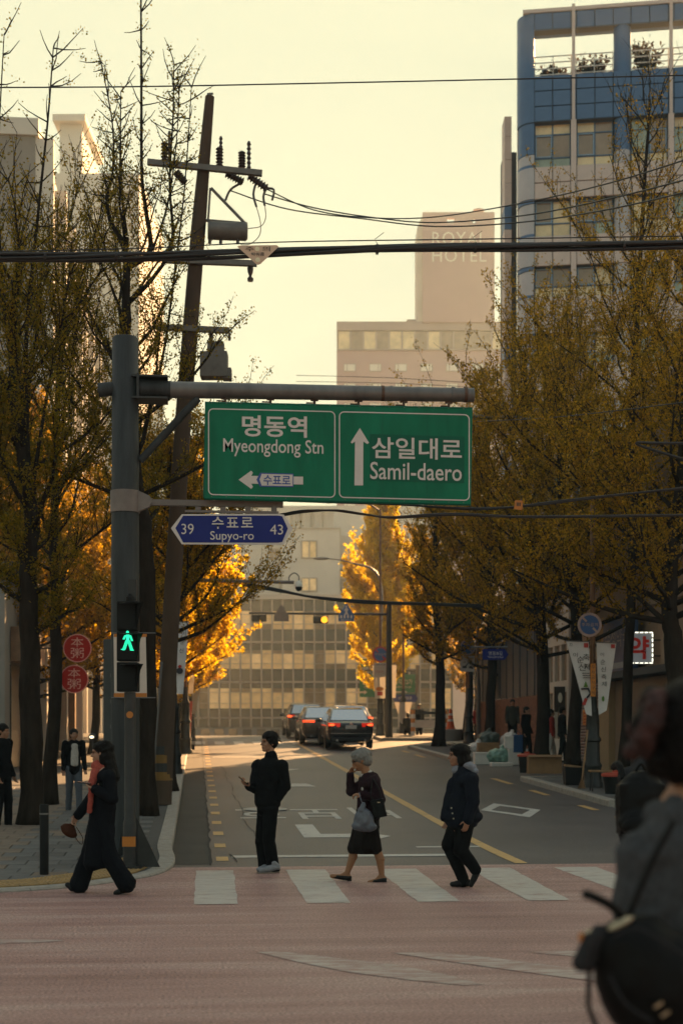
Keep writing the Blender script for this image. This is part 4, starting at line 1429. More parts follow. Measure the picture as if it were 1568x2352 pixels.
# --- right row
bushy = lambda f: (0.0 if f < 0.2 else (1.0 - 0.75 * max(0, (f - 0.45)) / 0.55) * min(1, (f - 0.2) / 0.12 + 0.35))
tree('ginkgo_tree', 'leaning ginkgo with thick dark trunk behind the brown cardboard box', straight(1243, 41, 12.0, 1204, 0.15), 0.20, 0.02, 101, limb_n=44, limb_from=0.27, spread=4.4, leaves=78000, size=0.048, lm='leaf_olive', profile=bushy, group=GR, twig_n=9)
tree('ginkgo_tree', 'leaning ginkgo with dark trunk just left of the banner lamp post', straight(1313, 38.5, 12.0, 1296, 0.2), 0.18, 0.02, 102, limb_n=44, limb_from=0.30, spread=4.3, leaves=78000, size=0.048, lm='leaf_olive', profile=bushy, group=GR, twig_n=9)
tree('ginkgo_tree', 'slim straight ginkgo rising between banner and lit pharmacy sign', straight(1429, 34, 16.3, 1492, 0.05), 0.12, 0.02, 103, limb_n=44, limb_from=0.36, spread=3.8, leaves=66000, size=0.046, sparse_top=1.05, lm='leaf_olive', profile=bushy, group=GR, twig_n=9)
r4 = GP(1556, 28.5, SW - 0.03)
tree('ginkgo_tree', 'big ginkgo at the right edge with a forked lower limb', [r4, W(1552, 1520, 28.5), W(1536, 1390, 28.5), W(1560, 1100, 28.5), W(1580, 560, 28.5)], 0.24, 0.02, 104, limb_n=38, limb_from=0.43, spread=3.8, leaves=60000, size=0.048, sparse_top=0.5, lm='leaf_olive', profile=bushy, group=GR, twig_n=9,
     limbs=[([W(1540, 1440, 28.5), W(1490, 1395, 28.4), W(1440, 1345, 28.2), W(1400, 1250, 28.0), W(1385, 1120, 27.8)], 0.10, 0.02)])
tree('ginkgo_tree', 'ginkgo standing on the kerb corner past the driveway', straight(1007, 54, 10.2, 1000, 0.1), 0.20, 0.02, 105, limb_n=34, limb_from=0.32, spread=1.9, leaves=11000, size=0.08, lm='leaf_olive', profile=bushy, group=GR, twig_n=8)
tree('ginkgo_tree', 'ginkgo beside the brick wall behind the rubbish heap', straight(1124, 55.5, 14.0, 1122, 0.1), 0.20, 0.02, 106, limb_n=44, limb_from=0.22, spread=3.9, leaves=46000, size=0.075, lm='leaf_olive', profile=bushy, group=GR, twig_n=8)
tree('ginkgo_tree', 'ginkgo behind the far lamp post with the parking sign', straight(1072, 61, 12.0, 1080, 0.1), 0.18, 0.02, 107, limb_n=34, limb_from=0.28, spread=3.2, leaves=24000, size=0.11, lm='leaf_olive', profile=bushy, group=GR, twig_n=8)
egg = lambda f: (0 if f < 0.18 else max(0.12, math.sin(PI * ((f - 0.18) / 0.82) ** 0.75) ** 0.7))
tree('ginkgo_tree', 'glowing golden ginkgo lit by the sun at the street centre', straight(884, 83, 14.0, 880, 0.1), 0.16, 0.02, 108, limb_n=80, limb_from=0.2, spread=2.6, leaves=110000, size=0.11, lm='leaf_sunlit_lemon', profile=egg, group=GR, twig_n=9)
tree('ginkgo_tree', 'dark ginkgo behind the far green road sign', straight(1090, 95, 10.0, 1090, 0.1), 0.16, 0.02, 109, limb_n=30, limb_from=0.2, spread=3.0, leaves=14000, size=0.15, lm='leaf_olive', profile=bushy, group=GR)
for k, (u, v, h) in enumerate(((15.5, 51, 10), (17.5, 56, 10), (16.5, 60.5, 7), (17.5, 65.5, 6))):
    g = gz(v)
    tree('ginkgo_tree', ['dark bushy tree behind the near half of the brick wall fence', 'dark bushy tree behind the far half of the brick wall fence', 'dark bushy tree past the end of the brick wall', 'farthest dark bushy tree beside the office block base'][k],
         [(u, v, g), (u + .1, v, g + h * .4), (u, v + .1, g + h)], 0.18, 0.02, 120 + k, limb_n=30, limb_from=0.15, spread=3.6, leaves=18000, size=0.14, lm='leaf_olive', profile=bushy, group='dark trees behind the brick wall')
# --- left row
# tree behind the sign pole: a bare leader, bent heavy limbs, leaves few at the top
D2 = 24.3
b2 = GP(338, D2, 0.06)
tree('ginkgo_tree', 'ginkgo behind the sign pole with bent limbs and a tall bare leader', [b2, W(338, 1500, D2), W(334, 1240, D2), W(300, 1000, D2), W(290, 780, D2), W(291, 545, D2)], 0.125, 0.045, 201, limb_n=20, limb_from=0.42, spread=1.9, leaves=27000, size=0.034, lm='leaf_amber', group=GL, twig_n=6, sparse_top=0.75,
     profile=lambda f: 1.0 if f < 0.8 else 0.8,
     limbs=[([W(300, 610, D2), W(345, 575, D2), W(335, 480, D2), W(326, 400, D2), W(325, 200, D2), W(324, -10, D2), W(323, -140, D2)], 0.085, 0.012),
            ([W(288, 560, D2), W(255, 510, D2), W(246, 450, D2), W(260, 390, D2), W(258, 280, D2), W(232, 140, D2)], 0.07, 0.010),
            ([W(290, 540, D2), W(280, 440, D2), W(277, 330, D2), W(278, 210, D2)], 0.05, 0.010),
            ([W(300, 690, D2), W(350, 640, D2), W(395, 560, D2), W(390, 420, D2), W(398, 260, D2), W(400, 150, D2)], 0.07, 0.010),
            ([W(330, 1000, D2), W(372, 830, D2), W(400, 640, D2), W(425, 420, D2), W(440, 200, D2)], 0.05, 0.010),
            ([W(350, 575, D2), W(385, 470, D2), W(405, 330, D2), W(412, 200, D2)], 0.035, 0.008)])
D1 = 22.6
b1 = GP(72, D1, 0.1)
tree('ginkgo_tree', 'large dark ginkgo trunk at the left edge with rising limbs', [b1, W(72, 1600, D1), W(66, 1350, D1), W(70, 1150, D1), W(30, 900, D1), W(40, 620, D1)], 0.15, 0.04, 202, limb_n=26, limb_from=0.3, spread=2.3, leaves=52000, size=0.036, lm='leaf_amber', group=GL, twig_n=8, sparse_top=0.95,
     profile=lambda f: 0.35 if f < 0.5 else 1.0,
     limbs=[([W(70, 1150, D1), W(110, 900, D1), W(150, 700, D1), W(165, 560, D1)], 0.055, 0.010),
            ([W(66, 1100, D1), W(60, 800, D1), W(85, 520, D1), W(110, 280, D1), W(123, 110, D1)], 0.07, 0.012),
            ([W(50, 1000, D1), W(10, 700, D1), W(-5, 420, D1), W(10, 80, D1)], 0.06, 0.010),
            ([W(60, 1300, D1), W(0, 1180, D1), W(-60, 1000, D1)], 0.07, 0.02)])
tree('ginkgo_tree', 'second dark ginkgo trunk just right of the left-edge one', straight(113, 26.5, 9.5, 150, 0.05), 0.12, 0.02, 203, limb_n=28, limb_from=0.45, spread=2.2, leaves=16000, size=0.040, lm='leaf_amber', group=GL, twig_n=8, profile=lambda f: 1.0)
tree('ginkgo_tree', 'ginkgo leaning over the road beside the hanging banners', [GP(384, 30.0, SW), W(386, 1640, 30), W(391, 1480, 30), W(396, 1290, 30), W(385, 1060, 30)], 0.17, 0.02, 204, limb_n=40, limb_from=0.50, spread=2.1, leaves=52000, size=0.046, lm='leaf_olive', group=GL, twig_n=8, profile=lambda f: 1.0 - 0.5 * max(0, f - .6) / .4)
tree('ginkgo_tree', 'sunlit amber ginkgo left of the pole in front of the low shops', straight(60, 41.0, 9.6, 70, 0.1), 0.15, 0.02, 205, limb_n=50, limb_from=0.22, spread=3.9, leaves=60000, size=0.08, lm='leaf_sunlit_ochre', group=GL, twig_n=8, profile=bushy)
tree('ginkgo_tree', 'sunlit golden ginkgo overhanging the left kerb, nearest of the golden row', [GP(386, 46.0, SW), GP(400, 46.0, 3.0), GP(430, 46, 6.0), GP(440, 46, 9.8)], 0.16, 0.02, 206, limb_n=46, limb_from=0.24, spread=2.1, leaves=34000, size=0.10, lm='leaf_sunlit_gold', group=GL, twig_n=9, profile=bushy)
tree('ginkgo_tree', 'sunlit golden ginkgo overhanging the left kerb, middle of the golden row', [GP(402, 56.0, SW), GP(412, 56.0, 3.0), GP(430, 56, 6.0), GP(440, 56, 9.6)], 0.16, 0.02, 207, limb_n=46, limb_from=0.2, spread=2.2, leaves=32000, size=0.115, lm='leaf_sunlit_gold', group=GL, twig_n=9, profile=bushy)
tree('ginkgo_tree', 'sunlit golden ginkgo overhanging the left kerb, farthest of the golden row', [GP(412, 68.0, SW), GP(420, 68.0, 3.0), GP(432, 68, 6.0), GP(440, 68, 9.2)], 0.16, 0.02, 208, limb_n=40, limb_from=0.2, spread=2.4, leaves=26000, size=0.13, lm='leaf_sunlit_gold', group=GL, twig_n=9, profile=bushy)
tree('ginkgo_tree', 'amber ginkgo against the fins of the concrete building', straight(215, 47.0, 8.6, 215, 0.1), 0.13, 0.02, 209, limb_n=40, limb_from=0.25, spread=2.8, leaves=34000, size=0.08, lm='leaf_sunlit_ochre', group=GL, twig_n=8, profile=bushy)
# terrace shrubs on the office block
def shrub(x, y, z, r, h, seed, label):
    rs = np.random.RandomState(seed)
    Mx = Matrix.Rotation(math.radians(-14.15), 3, 'Z')
    p = Mx @ Vector((x, y, 0)) + Vector((O.x, O.y, 0)); p.z = z
    t = thing('terrace_shrub', label, 'shrub', p, 0, 'shrubs on the roof terrace')
    st = MB(); ends = []
    rnd = random.Random(seed)
    for k in range(16):
        a = rnd.uniform(0, 6.28); e = Vector((math.cos(a) * r * rnd.random(), math.sin(a) * r * rnd.random(), h * rnd.uniform(.5, 1)))
        st.tube([(0, 0, 0), e * 0.5 + Vector((0, 0, .1)), e], [0.03, 0.02, 0.008], 4); ends.append(e)
    st.build('stems', 'bark', t, local=True)
    E = np.array([e[:] for e in ends])
    N = 900
    P = E[rs.randint(0, len(E), N)] * rs.uniform(.4, 1.05, (N, 1)) + rs.normal(0, .12, (N, 3))
    d = rs.normal(0, 1, (N, 3)); d /= np.linalg.norm(d, axis=1, keepdims=True); e = rs.normal(0, 1, (N, 3))
    V = np.stack([P, P + d * .12 + e * .05, P + d * .2, P + d * .12 - e * .05], 1).reshape(-1, 3)
    obj('leaves', np_mesh('leaves', V, np.arange(N * 4).reshape(-1, 4)), 'leaf_silhouette', t)
shrub(1.6, 1.6, 33.9, 0.9, 1.3, 1, 'low dark shrub on the terrace left of the first post')
shrub(3.7, 1.6, 33.9, 1.0, 1.5, 2, 'spreading brown shrub on the terrace right of the first post')
shrub(6.3, 1.6, 33.9, 0.8, 2.0, 3, 'taller shrub on the terrace past the blue column')
# ================================================================== sign gantry, signs, signals
mat('galv', (0.15, 0.145, 0.14), rough=0.5, metal=0.35, var=0.25, scale=4, stretch=(1, 1, 0.3))
mat('pole_green', (0.034, 0.038, 0.040), rough=0.6, spec=0.25, metal=0.0, var=0.45, scale=3, detail=8, stretch=(2, 2, 0.3), bump=0.15)
mat('bracket_grey', (0.17, 0.145, 0.132), rough=0.55, metal=0.1, var=0.15, scale=5)
mat('rust', (0.10, 0.055, 0.035), rough=0.8, var=0.4, scale=12)
mat('sign_green', (0.003, 0.150, 0.078), spec=0.2, rough=0.45, var=0.22, scale=2.2, detail=8, stretch=(1.5, 1, 0.35))
mat('sign_green_dark', (0.003, 0.105, 0.060), spec=0.2, rough=0.45, var=0.06, scale=2)
mat('sign_white', (0.62, 0.58, 0.55), rough=0.5, var=0.06, scale=5)
mat('sign_blue', (0.013, 0.022, 0.17), spec=0.2, rough=0.45, var=0.10, scale=3)
mat('label_blue', (0.035, 0.075, 0.30), rough=0.4, var=0.0)
mat('black_plastic', (0.010, 0.010, 0.010), spec=0.15, rough=0.55, var=0.2, scale=6)
mat('green_led', (0.0, 0.6, 0.35), emit=(0.03, 1.0, 0.50), estr=0.32, var=0)
mat('orange_trim', (0.50, 0.17, 0.02), rough=0.5, var=0.1)
mat('banner_cloth', (0.62, 0.54, 0.47), rough=0.8, var=0.06, scale=4)
mat('ink', (0.03, 0.03, 0.03), rough=0.6, var=0)
mat('hazard_yellow', (0.20, 0.10, 0.012), rough=0.5, var=0.15)
mat('hazard_black', (0.02, 0.02, 0.02), rough=0.5, var=0)
RX, UPZ, FW = Vector((1, 0, 0)), Vector((0, 0, 1)), Vector((0, -1, 0))     # signs square to the street

def rrect(x0, x1, y0, y1, r, n=5):
    out = []
    for cx, cy, a in ((x1 - r, y1 - r, 0), (x0 + r, y1 - r, PI / 2), (x0 + r, y0 + r, PI), (x1 - r, y0 + r, 1.5 * PI)):
        for i in range(n + 1):
            t = a + PI / 2 * i / n
            out.append((cx + r * math.cos(t), cy + r * math.sin(t)))
    return out

# ---- the big tapering pole with its arm
DP = 18.45
pb_ = GP(288, DP, 0.06)
gant = thing('sign_pole', 'tall grey steel pole with a long arm carrying the green sign', 'pole', pb_)
top = W(294, 775, DP)
MB().lathe(pb_, [(0.185, 0.0), (0.183, 3.0), (0.168, top.z - pb_.z - 0.02), (0.150, top.z - pb_.z)], 24).build('shaft', 'pole_green', gant, smooth=True)
fl = MB().lathe(pb_, [(0.34, 0.0), (0.34, 0.03), (0.2, 0.035)], 20)
for k in range(6):
    a = k * PI / 3 + 0.2
    fl.prism([(0.17, 0.03), (0.33, 0.03), (0.17, 0.35)], pb_ + Vector((0, 0, 0)), (math.cos(a), math.sin(a), 0), (0, 0, 1), (-math.sin(a), math.cos(a), 0), 0.015)
fl.build('base_flange', 'pole_green', gant)
V0 = pb_.y
a0, a1 = PV(230, 892, V0), PV(1086, 908, V0)
arm = MB()
pa, pe = PV(385, 895, V0), PV(1087, 907.5, V0)
arm.tube([pa, pa.lerp(pe, 0.55), pe], [0.108, 0.098, 0.092], 20)
arm.build('arm', 'galv', gant, smooth=True)
for px in (878, 897, 1040, 1068):
    c = PV(px, 902 + (px - 784) * 0.016, V0)
    MB().lathe(c, [(0.101, -0.02), (0.101, 0.02)], 20, 'X').build('arm_band', 'rust' if px in (878, 1068) else 'galv', gant)
# socket, tie plates and diagonal strut at the pole
MB().tube([PV(316, 893, V0), PV(392, 895, V0)], [0.125, 0.112], 16).build('socket', 'pole_green', gant, smooth=True)
for dz in (-0.15, 0.13):
    c = PV(345, 893, V0)
    MB().box(c + Vector((0, 0, dz)), (0.46, 0.36, 0.025)).build('clamp_plate', 'dark_metal', gant)
MB().box(PV(318, 893, V0), (0.03, 0.38, 0.32)).build('clamp_plate', 'dark_metal', gant)
MB().tube([PV(322, 1058, V0), PV(455, 915, V0)], 0.05, 12).build('strut', 'pole_green', gant, smooth=True)
MB().tube([PV(226, 896, V0), PV(268, 892, V0)], 0.09, 14).build('arm_stub', 'pole_green', gant, smooth=True)
# ---- green direction sign
VSG = V0 - 0.16
sc0 = PV(775, 1040, VSG)
gs = thing('direction_sign', 'large green road sign pointing to Myeongdong Station and Samil-daero', 'road sign', sc0)
def onS(px, py, off=0.0):
    p = PV(px, py, VSG); p.y -= off; return p
c00, c10, c11, c01 = onS(470, 1144), onS(1080, 1158), onS(1084, 938.5), onS(472, 925)
def quad_prism(corners, depth, name, m, par, bev=0.0):
    """four corners, thickened away from the viewer"""
    n = len(corners)
    vs = [Vector(p) for p in corners] + [Vector(p) + Vector((0, depth, 0)) for p in corners]
    fs = [tuple(range(n)), tuple(reversed(range(n, 2 * n)))] + [(i, i + n, (i + 1) % n + n, (i + 1) % n) for i in range(n)]
    return MB().add(vs, fs).build(name, m, par)
quad_prism([c00, c10, c11, c01], 0.035, 'panel', 'sign_green', gs)
rim = MB().tube([p + Vector((0, 0.018, 0)) for p in (c00, c10, c11, c01, c00)], 0.022, 6, cap=False)
rim.build('edge_trim', 'sign_green_dark', gs)
def outline(px0, px1, pyT, pyB, w, slope, m, par, off, r=12, name='border', conv=None):
    """rounded border line on the sign (pixel frame)"""
    conv = conv or onS
    o_, i_ = rrect(px0, px1, pyT, pyB, r), rrect(px0 + w, px1 - w, pyT + w, pyB - w, r - w)
    n = len(o_)
    vs = [conv(x, y + (x - px0) * slope, off) for x, y in o_] + [conv(x, y + (x - px0) * slope, off) for x, y in i_]
    return MB().add(vs, [(i, i + n, (i + 1) % n + n, (i + 1) % n) for i in range(n)]).build(name, m, par)
SLP = 0.0235
outline(478, 770, 937.5, 1137, 2.6, SLP, 'sign_white', gs, 0.004)
outline(778, 1078, 944.5, 1143.5, 2.6, SLP, 'sign_white', gs, 0.004)
def poly_on(pts, m, par, name, off, conv=None):
    conv = conv or onS
    return MB().add([conv(x, y, off) for x, y in pts], [tuple(range(len(pts)))]).build(name, m, par)
def txt_on(body, px0, px1, py0, py1, m, par, off, conv=None, bold=0.0, spacing=1.0, slope=SLP, name='lettering'):
    conv = conv or onS
    cx, cy = (px0 + px1) / 2, (py0 + py1) / 2
    c = conv(cx, cy, off)
    L, R_ = conv(px0, cy - (cx - px0) * slope, off), conv(px1, cy + (px1 - cx) * slope, off)
    h = (conv(cx, py0, off) - conv(cx, py1, off)).length
    ax = (R_ - L)
    return text_on(body, c, ax, (0, 0, 1) if abs(ax.z) < 1e-6 else Vector((0, 0, 1)) - ax.normalized() * ax.normalized().z, ax.length, h, m, par, name, bold, spacing)
txt_on('명동역', 556, 705, 955, 1004, 'sign_white', gs, 0.005, bold=0.020)
txt_on('Myeongdong Stn', 513, 743, 1009, 1050, 'sign_white', gs, 0.005, bold=0.008)
# left arrow with its street label
poly_on([(548, 1102), (577, 1081), (581, 1086), (577, 1093), (696, 1095), (696, 1113), (577, 1111), (581, 1118), (577, 1123)][::-1], 'sign_white', gs, 'arrow', 0.005)
poly_on([(589, 1102), (597, 1086), (674, 1088), (674, 1119), (597, 1118)][::-1], 'label_blue', gs, 'street_label', 0.008)
poly_on([(596, 1102), (601, 1088.5), (672, 1090.5), (672, 1116.5), (601, 1115.5)][::-1], 'sign_white', gs, 'street_label', 0.010)
txt_on('수표로', 605, 667, 1092, 1115, 'label_blue', gs, 0.013, bold=0.016)
poly_on([(849, 997), (1066, 1003), (1065, 1110), (848, 1104)][::-1], 'sign_green_dark', gs, 'patch', 0.004)
poly_on([(826, 983), (847, 1017), (843, 1020), (834, 1014), (833.5, 1115), (813.5, 1115), (815, 1014), (808, 1019), (805, 1016)][::-1], 'sign_white', gs, 'arrow', 0.006)
txt_on('삼일대로', 854, 1060, 1006, 1055, 'sign_white', gs, 0.008, bold=0.014)
txt_on('Samil-daero', 850, 1060, 1063, 1103, 'sign_white', gs, 0.008, bold=0.008)
for px in (517, 621, 722, 823, 927, 1030):
    a = PV(px, 929 + (px - 470) * SLP, VSG + 0.05); b = PV(px, 914 + (px - 470) * 0.018, V0)
    h = MB()
    h.box(a, (0.075, 0.09, 0.06)); h.tube([a, b], 0.018, 6); h.box(a + Vector((-0.05, -0.01, 0.05)), (0.12, 0.03, 0.012)); h.box(b + Vector((0, 0, 0)), (0.10, 0.03, 0.03))
    h.build('hanger', 'rust', gs)
for px, y0, y1 in ((572, 930, 1146), (674, 932, 1148), (878, 937, 1153), (980, 939, 1155)):      # seams of the extruded panels
    MB().box((onS(px, (y0 + y1) / 2, 0.0006)), (0.005, 0.002, (y1 - y0) * 18.1 / FPX)).build('panel_seam', 'sign_green_dark', gs)
rv = MB()
for px in range(486, 1076, 34):
    for py in (932, 1150):
        rv.lathe(onS(px, py + (px - 775) * SLP + (0 if py < 1000 else -3), 0.002), [(0.007, -0.002), (0.007, 0.003)], 8, 'Y')
rv.build('rivets', 'galv', gs)
for py in (965, 1040, 1115):
    a, b = PV(480, py, VSG + 0.06), PV(1075, py + 14, VSG + 0.06)
    MB().tube([a, b], 0.02, 4).build('back_rail', 'galv', gs)

# ---- blue street-name sign
VST = V0 - 0.10
st = thing('street_name_sign', 'blue and white street-name sign pointing both ways numbered 39 and 43', 'street sign', PV(532, 1215, VST))
def onT(px, py, off=0.0):
    p = PV(px, py, VST); p.y -= off; return p
hexo = [(393, 1213), (418, 1181), (640, 1180), (652, 1182), (672, 1214), (652, 1249), (640, 1251), (418, 1250)]
hexi = [(403, 1213), (421, 1184.5), (638, 1184), (648, 1186), (661, 1214), (648, 1245), (638, 1246.5), (421, 1246)]
quad_prism([onT(x, y) for x, y in hexo[::-1]], 0.03, 'panel', 'sign_white', st)
poly_on(hexi[::-1], 'sign_blue', st, 'field', 0.004, onT)
txt_on('수표로', 487, 581, 1187, 1215, 'sign_white', st, 0.007, onT, bold=0.012, slope=0.0, spacing=1.25)
txt_on('Supyo-ro', 483, 583, 1220, 1246, 'sign_white', st, 0.007, onT, bold=0.004, slope=0.0)
txt_on('39', 417, 445, 1203, 1227, 'sign_white', st, 0.007, onT, slope=0.0)
txt_on('43', 620, 650, 1205, 1228, 'sign_white', st, 0.007, onT, slope=0.0)
b = MB(); p, q = PV(340, 1154, V0), PV(650, 1159, V0)
b.box((p + q) / 2, ((q - p).length, 0.07, 0.075), rot=Matrix.Rotation(math.atan2(-(q.z - p.z), q.x - p.x), 3, 'Y'))
b.build('arm', 'bracket_grey', st)
r_ = MB(); p, q = PV(425, 1173, VST), PV(640, 1177, VST)
r_.box((p + q) / 2 + Vector((0, 0.03, 0)), ((q - p).length, 0.05, 0.028)); r_.build('rail', 'bracket_grey', st)
for px in (455, 512, 570, 630):
    MB().box(PV(px, 1168, VST) + Vector((0, 0.06, 0)), (0.07, 0.07, 0.06)).build('bolt_block', 'bracket_grey', st)
MB().lathe(pb_ + Vector((0, 0, PV(288, 1178, V0).z - pb_.z)), [(0.192, 0), (0.192, 0.28)], 24).build('clamp_band', 'bracket_grey', st, smooth=True)
p0 = PV(316, 1153, V0)
MB().prism([(0, -0.14), (0.16, -0.07), (0.19, 0), (0.16, 0.07), (0, 0.14)], p0 + Vector((0, -0.09, 0)), (1, 0, 0), (0, 0, 1), (0, 1, 0), 0.10).build('clamp_plate', 'bracket_grey', st)

# ---- pedestrian signal on its own post
DSG = 17.2
sb = GP(299, DSG, 0.035)
sg = thing('pedestrian_signal', 'black pedestrian signal showing a green walking figure on a dark post', 'traffic light', sb, -TH)
S_ = 3267 / DSG
def L_(px, py, y=0.0):      # local coordinates of the signal
    return Vector(((px - 299) / S_, y, EYE - (py - HY) / S_ - sb.z))
zt = L_(0, 1590).z
MB().lathe((0, 0, 0), [(0.085, 0), (0.085, 0.55), (0.070, 0.60), (0.070, zt)], 18).build('post', 'dark_metal', sg, local=True, smooth=True)
MB().box((0, 0, 0.02), (0.3, 0.3, 0.04)).build('base_plate', 'dark_metal', sg, local=True)
MB().prism([(0.08, 0.02), (0.36, 0.02), (0.08, 0.62)], (0, 0.0, 0), (1, 0, 0), (0, 0, 1), (0, 1, 0), 0.02).build('gusset', 'dark_metal', sg, local=True)
hx0, hx1 = L_(271, 0).x, L_(319, 0).x
zt0, zt1 = L_(0, 1590).z, L_(0, 1381).z
hm = (zt1 - zt0) / 3
for k in range(3):
    z0 = zt0 + hm * k
    hd = MB().box(((hx0 + hx1) / 2, 0, z0 + hm / 2), (hx1 - hx0, 0.20, hm - 0.012)).build('housing', 'black_plastic', sg, local=True, bevel=0.012)
    # lens face and deep visor reaching forward and to the right
    MB().box(((hx0 + hx1) / 2, -0.105, z0 + hm / 2), (hx1 - hx0 - 0.05, 0.012, hm - 0.07)).build('lens', 'black_plastic', hd, local=True)
    v = MB()
    x0, x1, y0, y1 = hx0 + 0.03, hx1 - 0.01, -0.10, -0.34
    zt_, zl = z0 + hm - 0.03, z0 + 0.06
    sk = 0.105      # turned a little: the hood's front is shifted to the right
    th = 0.008
    def shell(a, b, c, d):
        n_ = (b - a).cross(d - a).normalized() * th
        v.add([a, b, c, d, a + n_, b + n_, c + n_, d + n_], [(0, 1, 2, 3), (7, 6, 5, 4), (0, 4, 5, 1), (1, 5, 6, 2), (2, 6, 7, 3), (3, 7, 4, 0)])
    shell(Vector((x0, y0, zt_)), Vector((x1, y0, zt_)), Vector((x1 + sk, y1, zt_ - 0.01)), Vector((x0 + sk, y1, zt_ - 0.01)))
    shell(Vector((x1, y0, zl)), Vector((x1, y0, zt_)), Vector((x1 + sk, y1, zt_ - 0.01)), Vector((x1 + sk * 0.55, y1 * 0.7, zl + 0.20)))
    v.build('visor', 'black_plastic', hd, local=True)
    if k == 1:
        # walking figure made of lamps
        gx, gzc = L_(297, 0).x, L_(0, 1473.5).z
        f = MB(); u = 0.245 / 10.0
        def seg(x0, z0, x1, z1, w):
            a, b_ = Vector((gx + x0 * u, -0.114, gzc + z0 * u)), Vector((gx + x1 * u, -0.114, gzc + z1 * u))
            n_ = max(2, int((b_ - a).length / 0.009))
            for i in range(n_ + 1):
                c = a.lerp(b_, i / n_); ww = w * u
                for dx in (-ww, -ww / 3, ww / 3, ww):
                    f.ell(c + Vector((dx, 0, 0)), (0.0058, 0.003, 0.0042), 5, 4)
        f.ell((gx - 0.1 * u, -0.114, gzc + 4.2 * u), (0.72 * u, 0.004, 0.8 * u), 10, 6)
        f.prism([(-0.9, 3.1), (0.9, 3.1), (0.75, 0.2), (-0.75, 0.2)], (gx, -0.117, gzc), (u, 0, 0), (0, 0, u), (0, 1, 0), 0.004)
        seg(-1.2, 2.6, -2.0, 0.9, 0.35); seg(1.2, 2.6, 2.1, 0.1, 0.35)
        seg(-0.4, 0.1, -1.9, -4.2, 0.62); seg(0.4, 0.1, 1.9, -4.2, 0.62)
        seg(-2.0, -4.4, -2.8, -4.1, 0.4); seg(1.6, -4.5, 2.5, -4.6, 0.4)
        f.build('walking_figure', 'green_led', hd, local=True)
MB().lathe((L_(299, 0).x, 0, zt1), [(0.05, 0), (0.05, 0.05), (0.02, 0.09)], 12).build('cap', 'black_plastic', sg, local=True)
MB().box((L_(304, 0).x, 0.05, L_(0, 1355).z), (0.10, 0.08, 0.26)).build('cable_box', 'dark_metal', sg, local=True)
MB().lathe((0.01, -0.075, L_(0, 1642).z), [(0.042, -0.015), (0.036, 0.0)], 14, 'Y').build('push_button', 'orange_trim', sg, local=True)
MB().box((0.0, -0.09, L_(0, 1932).z), (0.16, 0.006, 0.12)).build('sticker', 'orange_trim', sg, local=True)
# ---- banner panel hung behind the signal on two rods
bn = thing('pole_banner', 'cream banner with orange edges hung on rods behind the signal', 'banner', PV(300, 1527, V0 - 0.22))
VB = V0 - 0.22
def onB(px, py, off=0.0):
    p = PV(px, py, VB); p.y -= off; return p
quad_prism([onB(263, 1601), onB(338, 1601), onB(335, 1456), onB(261, 1456)], 0.008, 'cloth', 'banner_cloth', bn)
for (a, b) in ((1456, 1463), (1592, 1601)):
    poly_on([(262, b), (337.5, b), (337.5, a), (262, a)], 'orange_trim', bn, 'hem', 0.004, onB)
for py in (1454, 1602.5):
    MB().tube([onB(256, py), onB(358, py)], 0.008, 6).build('rod', 'galv', bn)
# ---- service cabinet and cone by the poles
mat('cabinet', (0.05, 0.055, 0.055), rough=0.6, var=0.2, scale=4)
cb = GP(264, 19.3, 0.08)
cab = thing('signal_cabinet', 'dark metal signal cabinet with stickers behind the signal post', 'cabinet', cb, -TH)
MB().box((0, 0, 1.42), (0.26, 0.3, 2.84)).build('body', 'cabinet', cab, local=True, bevel=0.01)
for z in (2.35, 2.0, 1.66):
    MB().box((0.03, -0.153, z), (0.14, 0.004, 0.05)).build('label_strip', 'galv', cab, local=True)
hz = MB(); hzk = MB()
for k in range(5):
    (hz if k % 2 == 0 else hzk).prism([(-0.125, 0.55 + 0.09 * k), (0.125, 0.65 + 0.09 * k), (0.125, 0.735 + 0.09 * k), (-0.125, 0.635 + 0.09 * k)], (0, -0.156, 0), (1, 0, 0), (0, 0, 1), (0, 1, 0), 0.004)
hz.build('hazard_stripe', 'hazard_yellow', cab, local=True); hzk.build('hazard_stripe', 'hazard_black', cab, local=True)
mat('poster', (0.45, 0.42, 0.42), rough=0.6, var=0.1, scale=14)
for z, m2 in ((0.40, 'poster'), (0.22, 'poster')):
    s = MB().box((0.06, -0.16, z), (0.12, 0.005, 0.13)).build('sticker', m2, cab, local=True)
    MB().box((0.06, -0.164, z + 0.03), (0.10, 0.003, 0.03)).build('sticker_band', 'sign_red', s, local=True)
# ---- bollard on the corner
bp = GP(102, 16.5, 0.035)
bo = thing('bollard', 'slim black bollard with pale ring on the left pavement', 'bollard', bp)
MB().lathe(bp, [(0.052, 0), (0.052, 0.80), (0.047, 0.815)], 18).build('post', 'black_plastic', bo, smooth=True)
MB().lathe(bp, [(0.0535, 0.695), (0.0535, 0.715)], 18).build('ring', 'galv', bo, smooth=True)

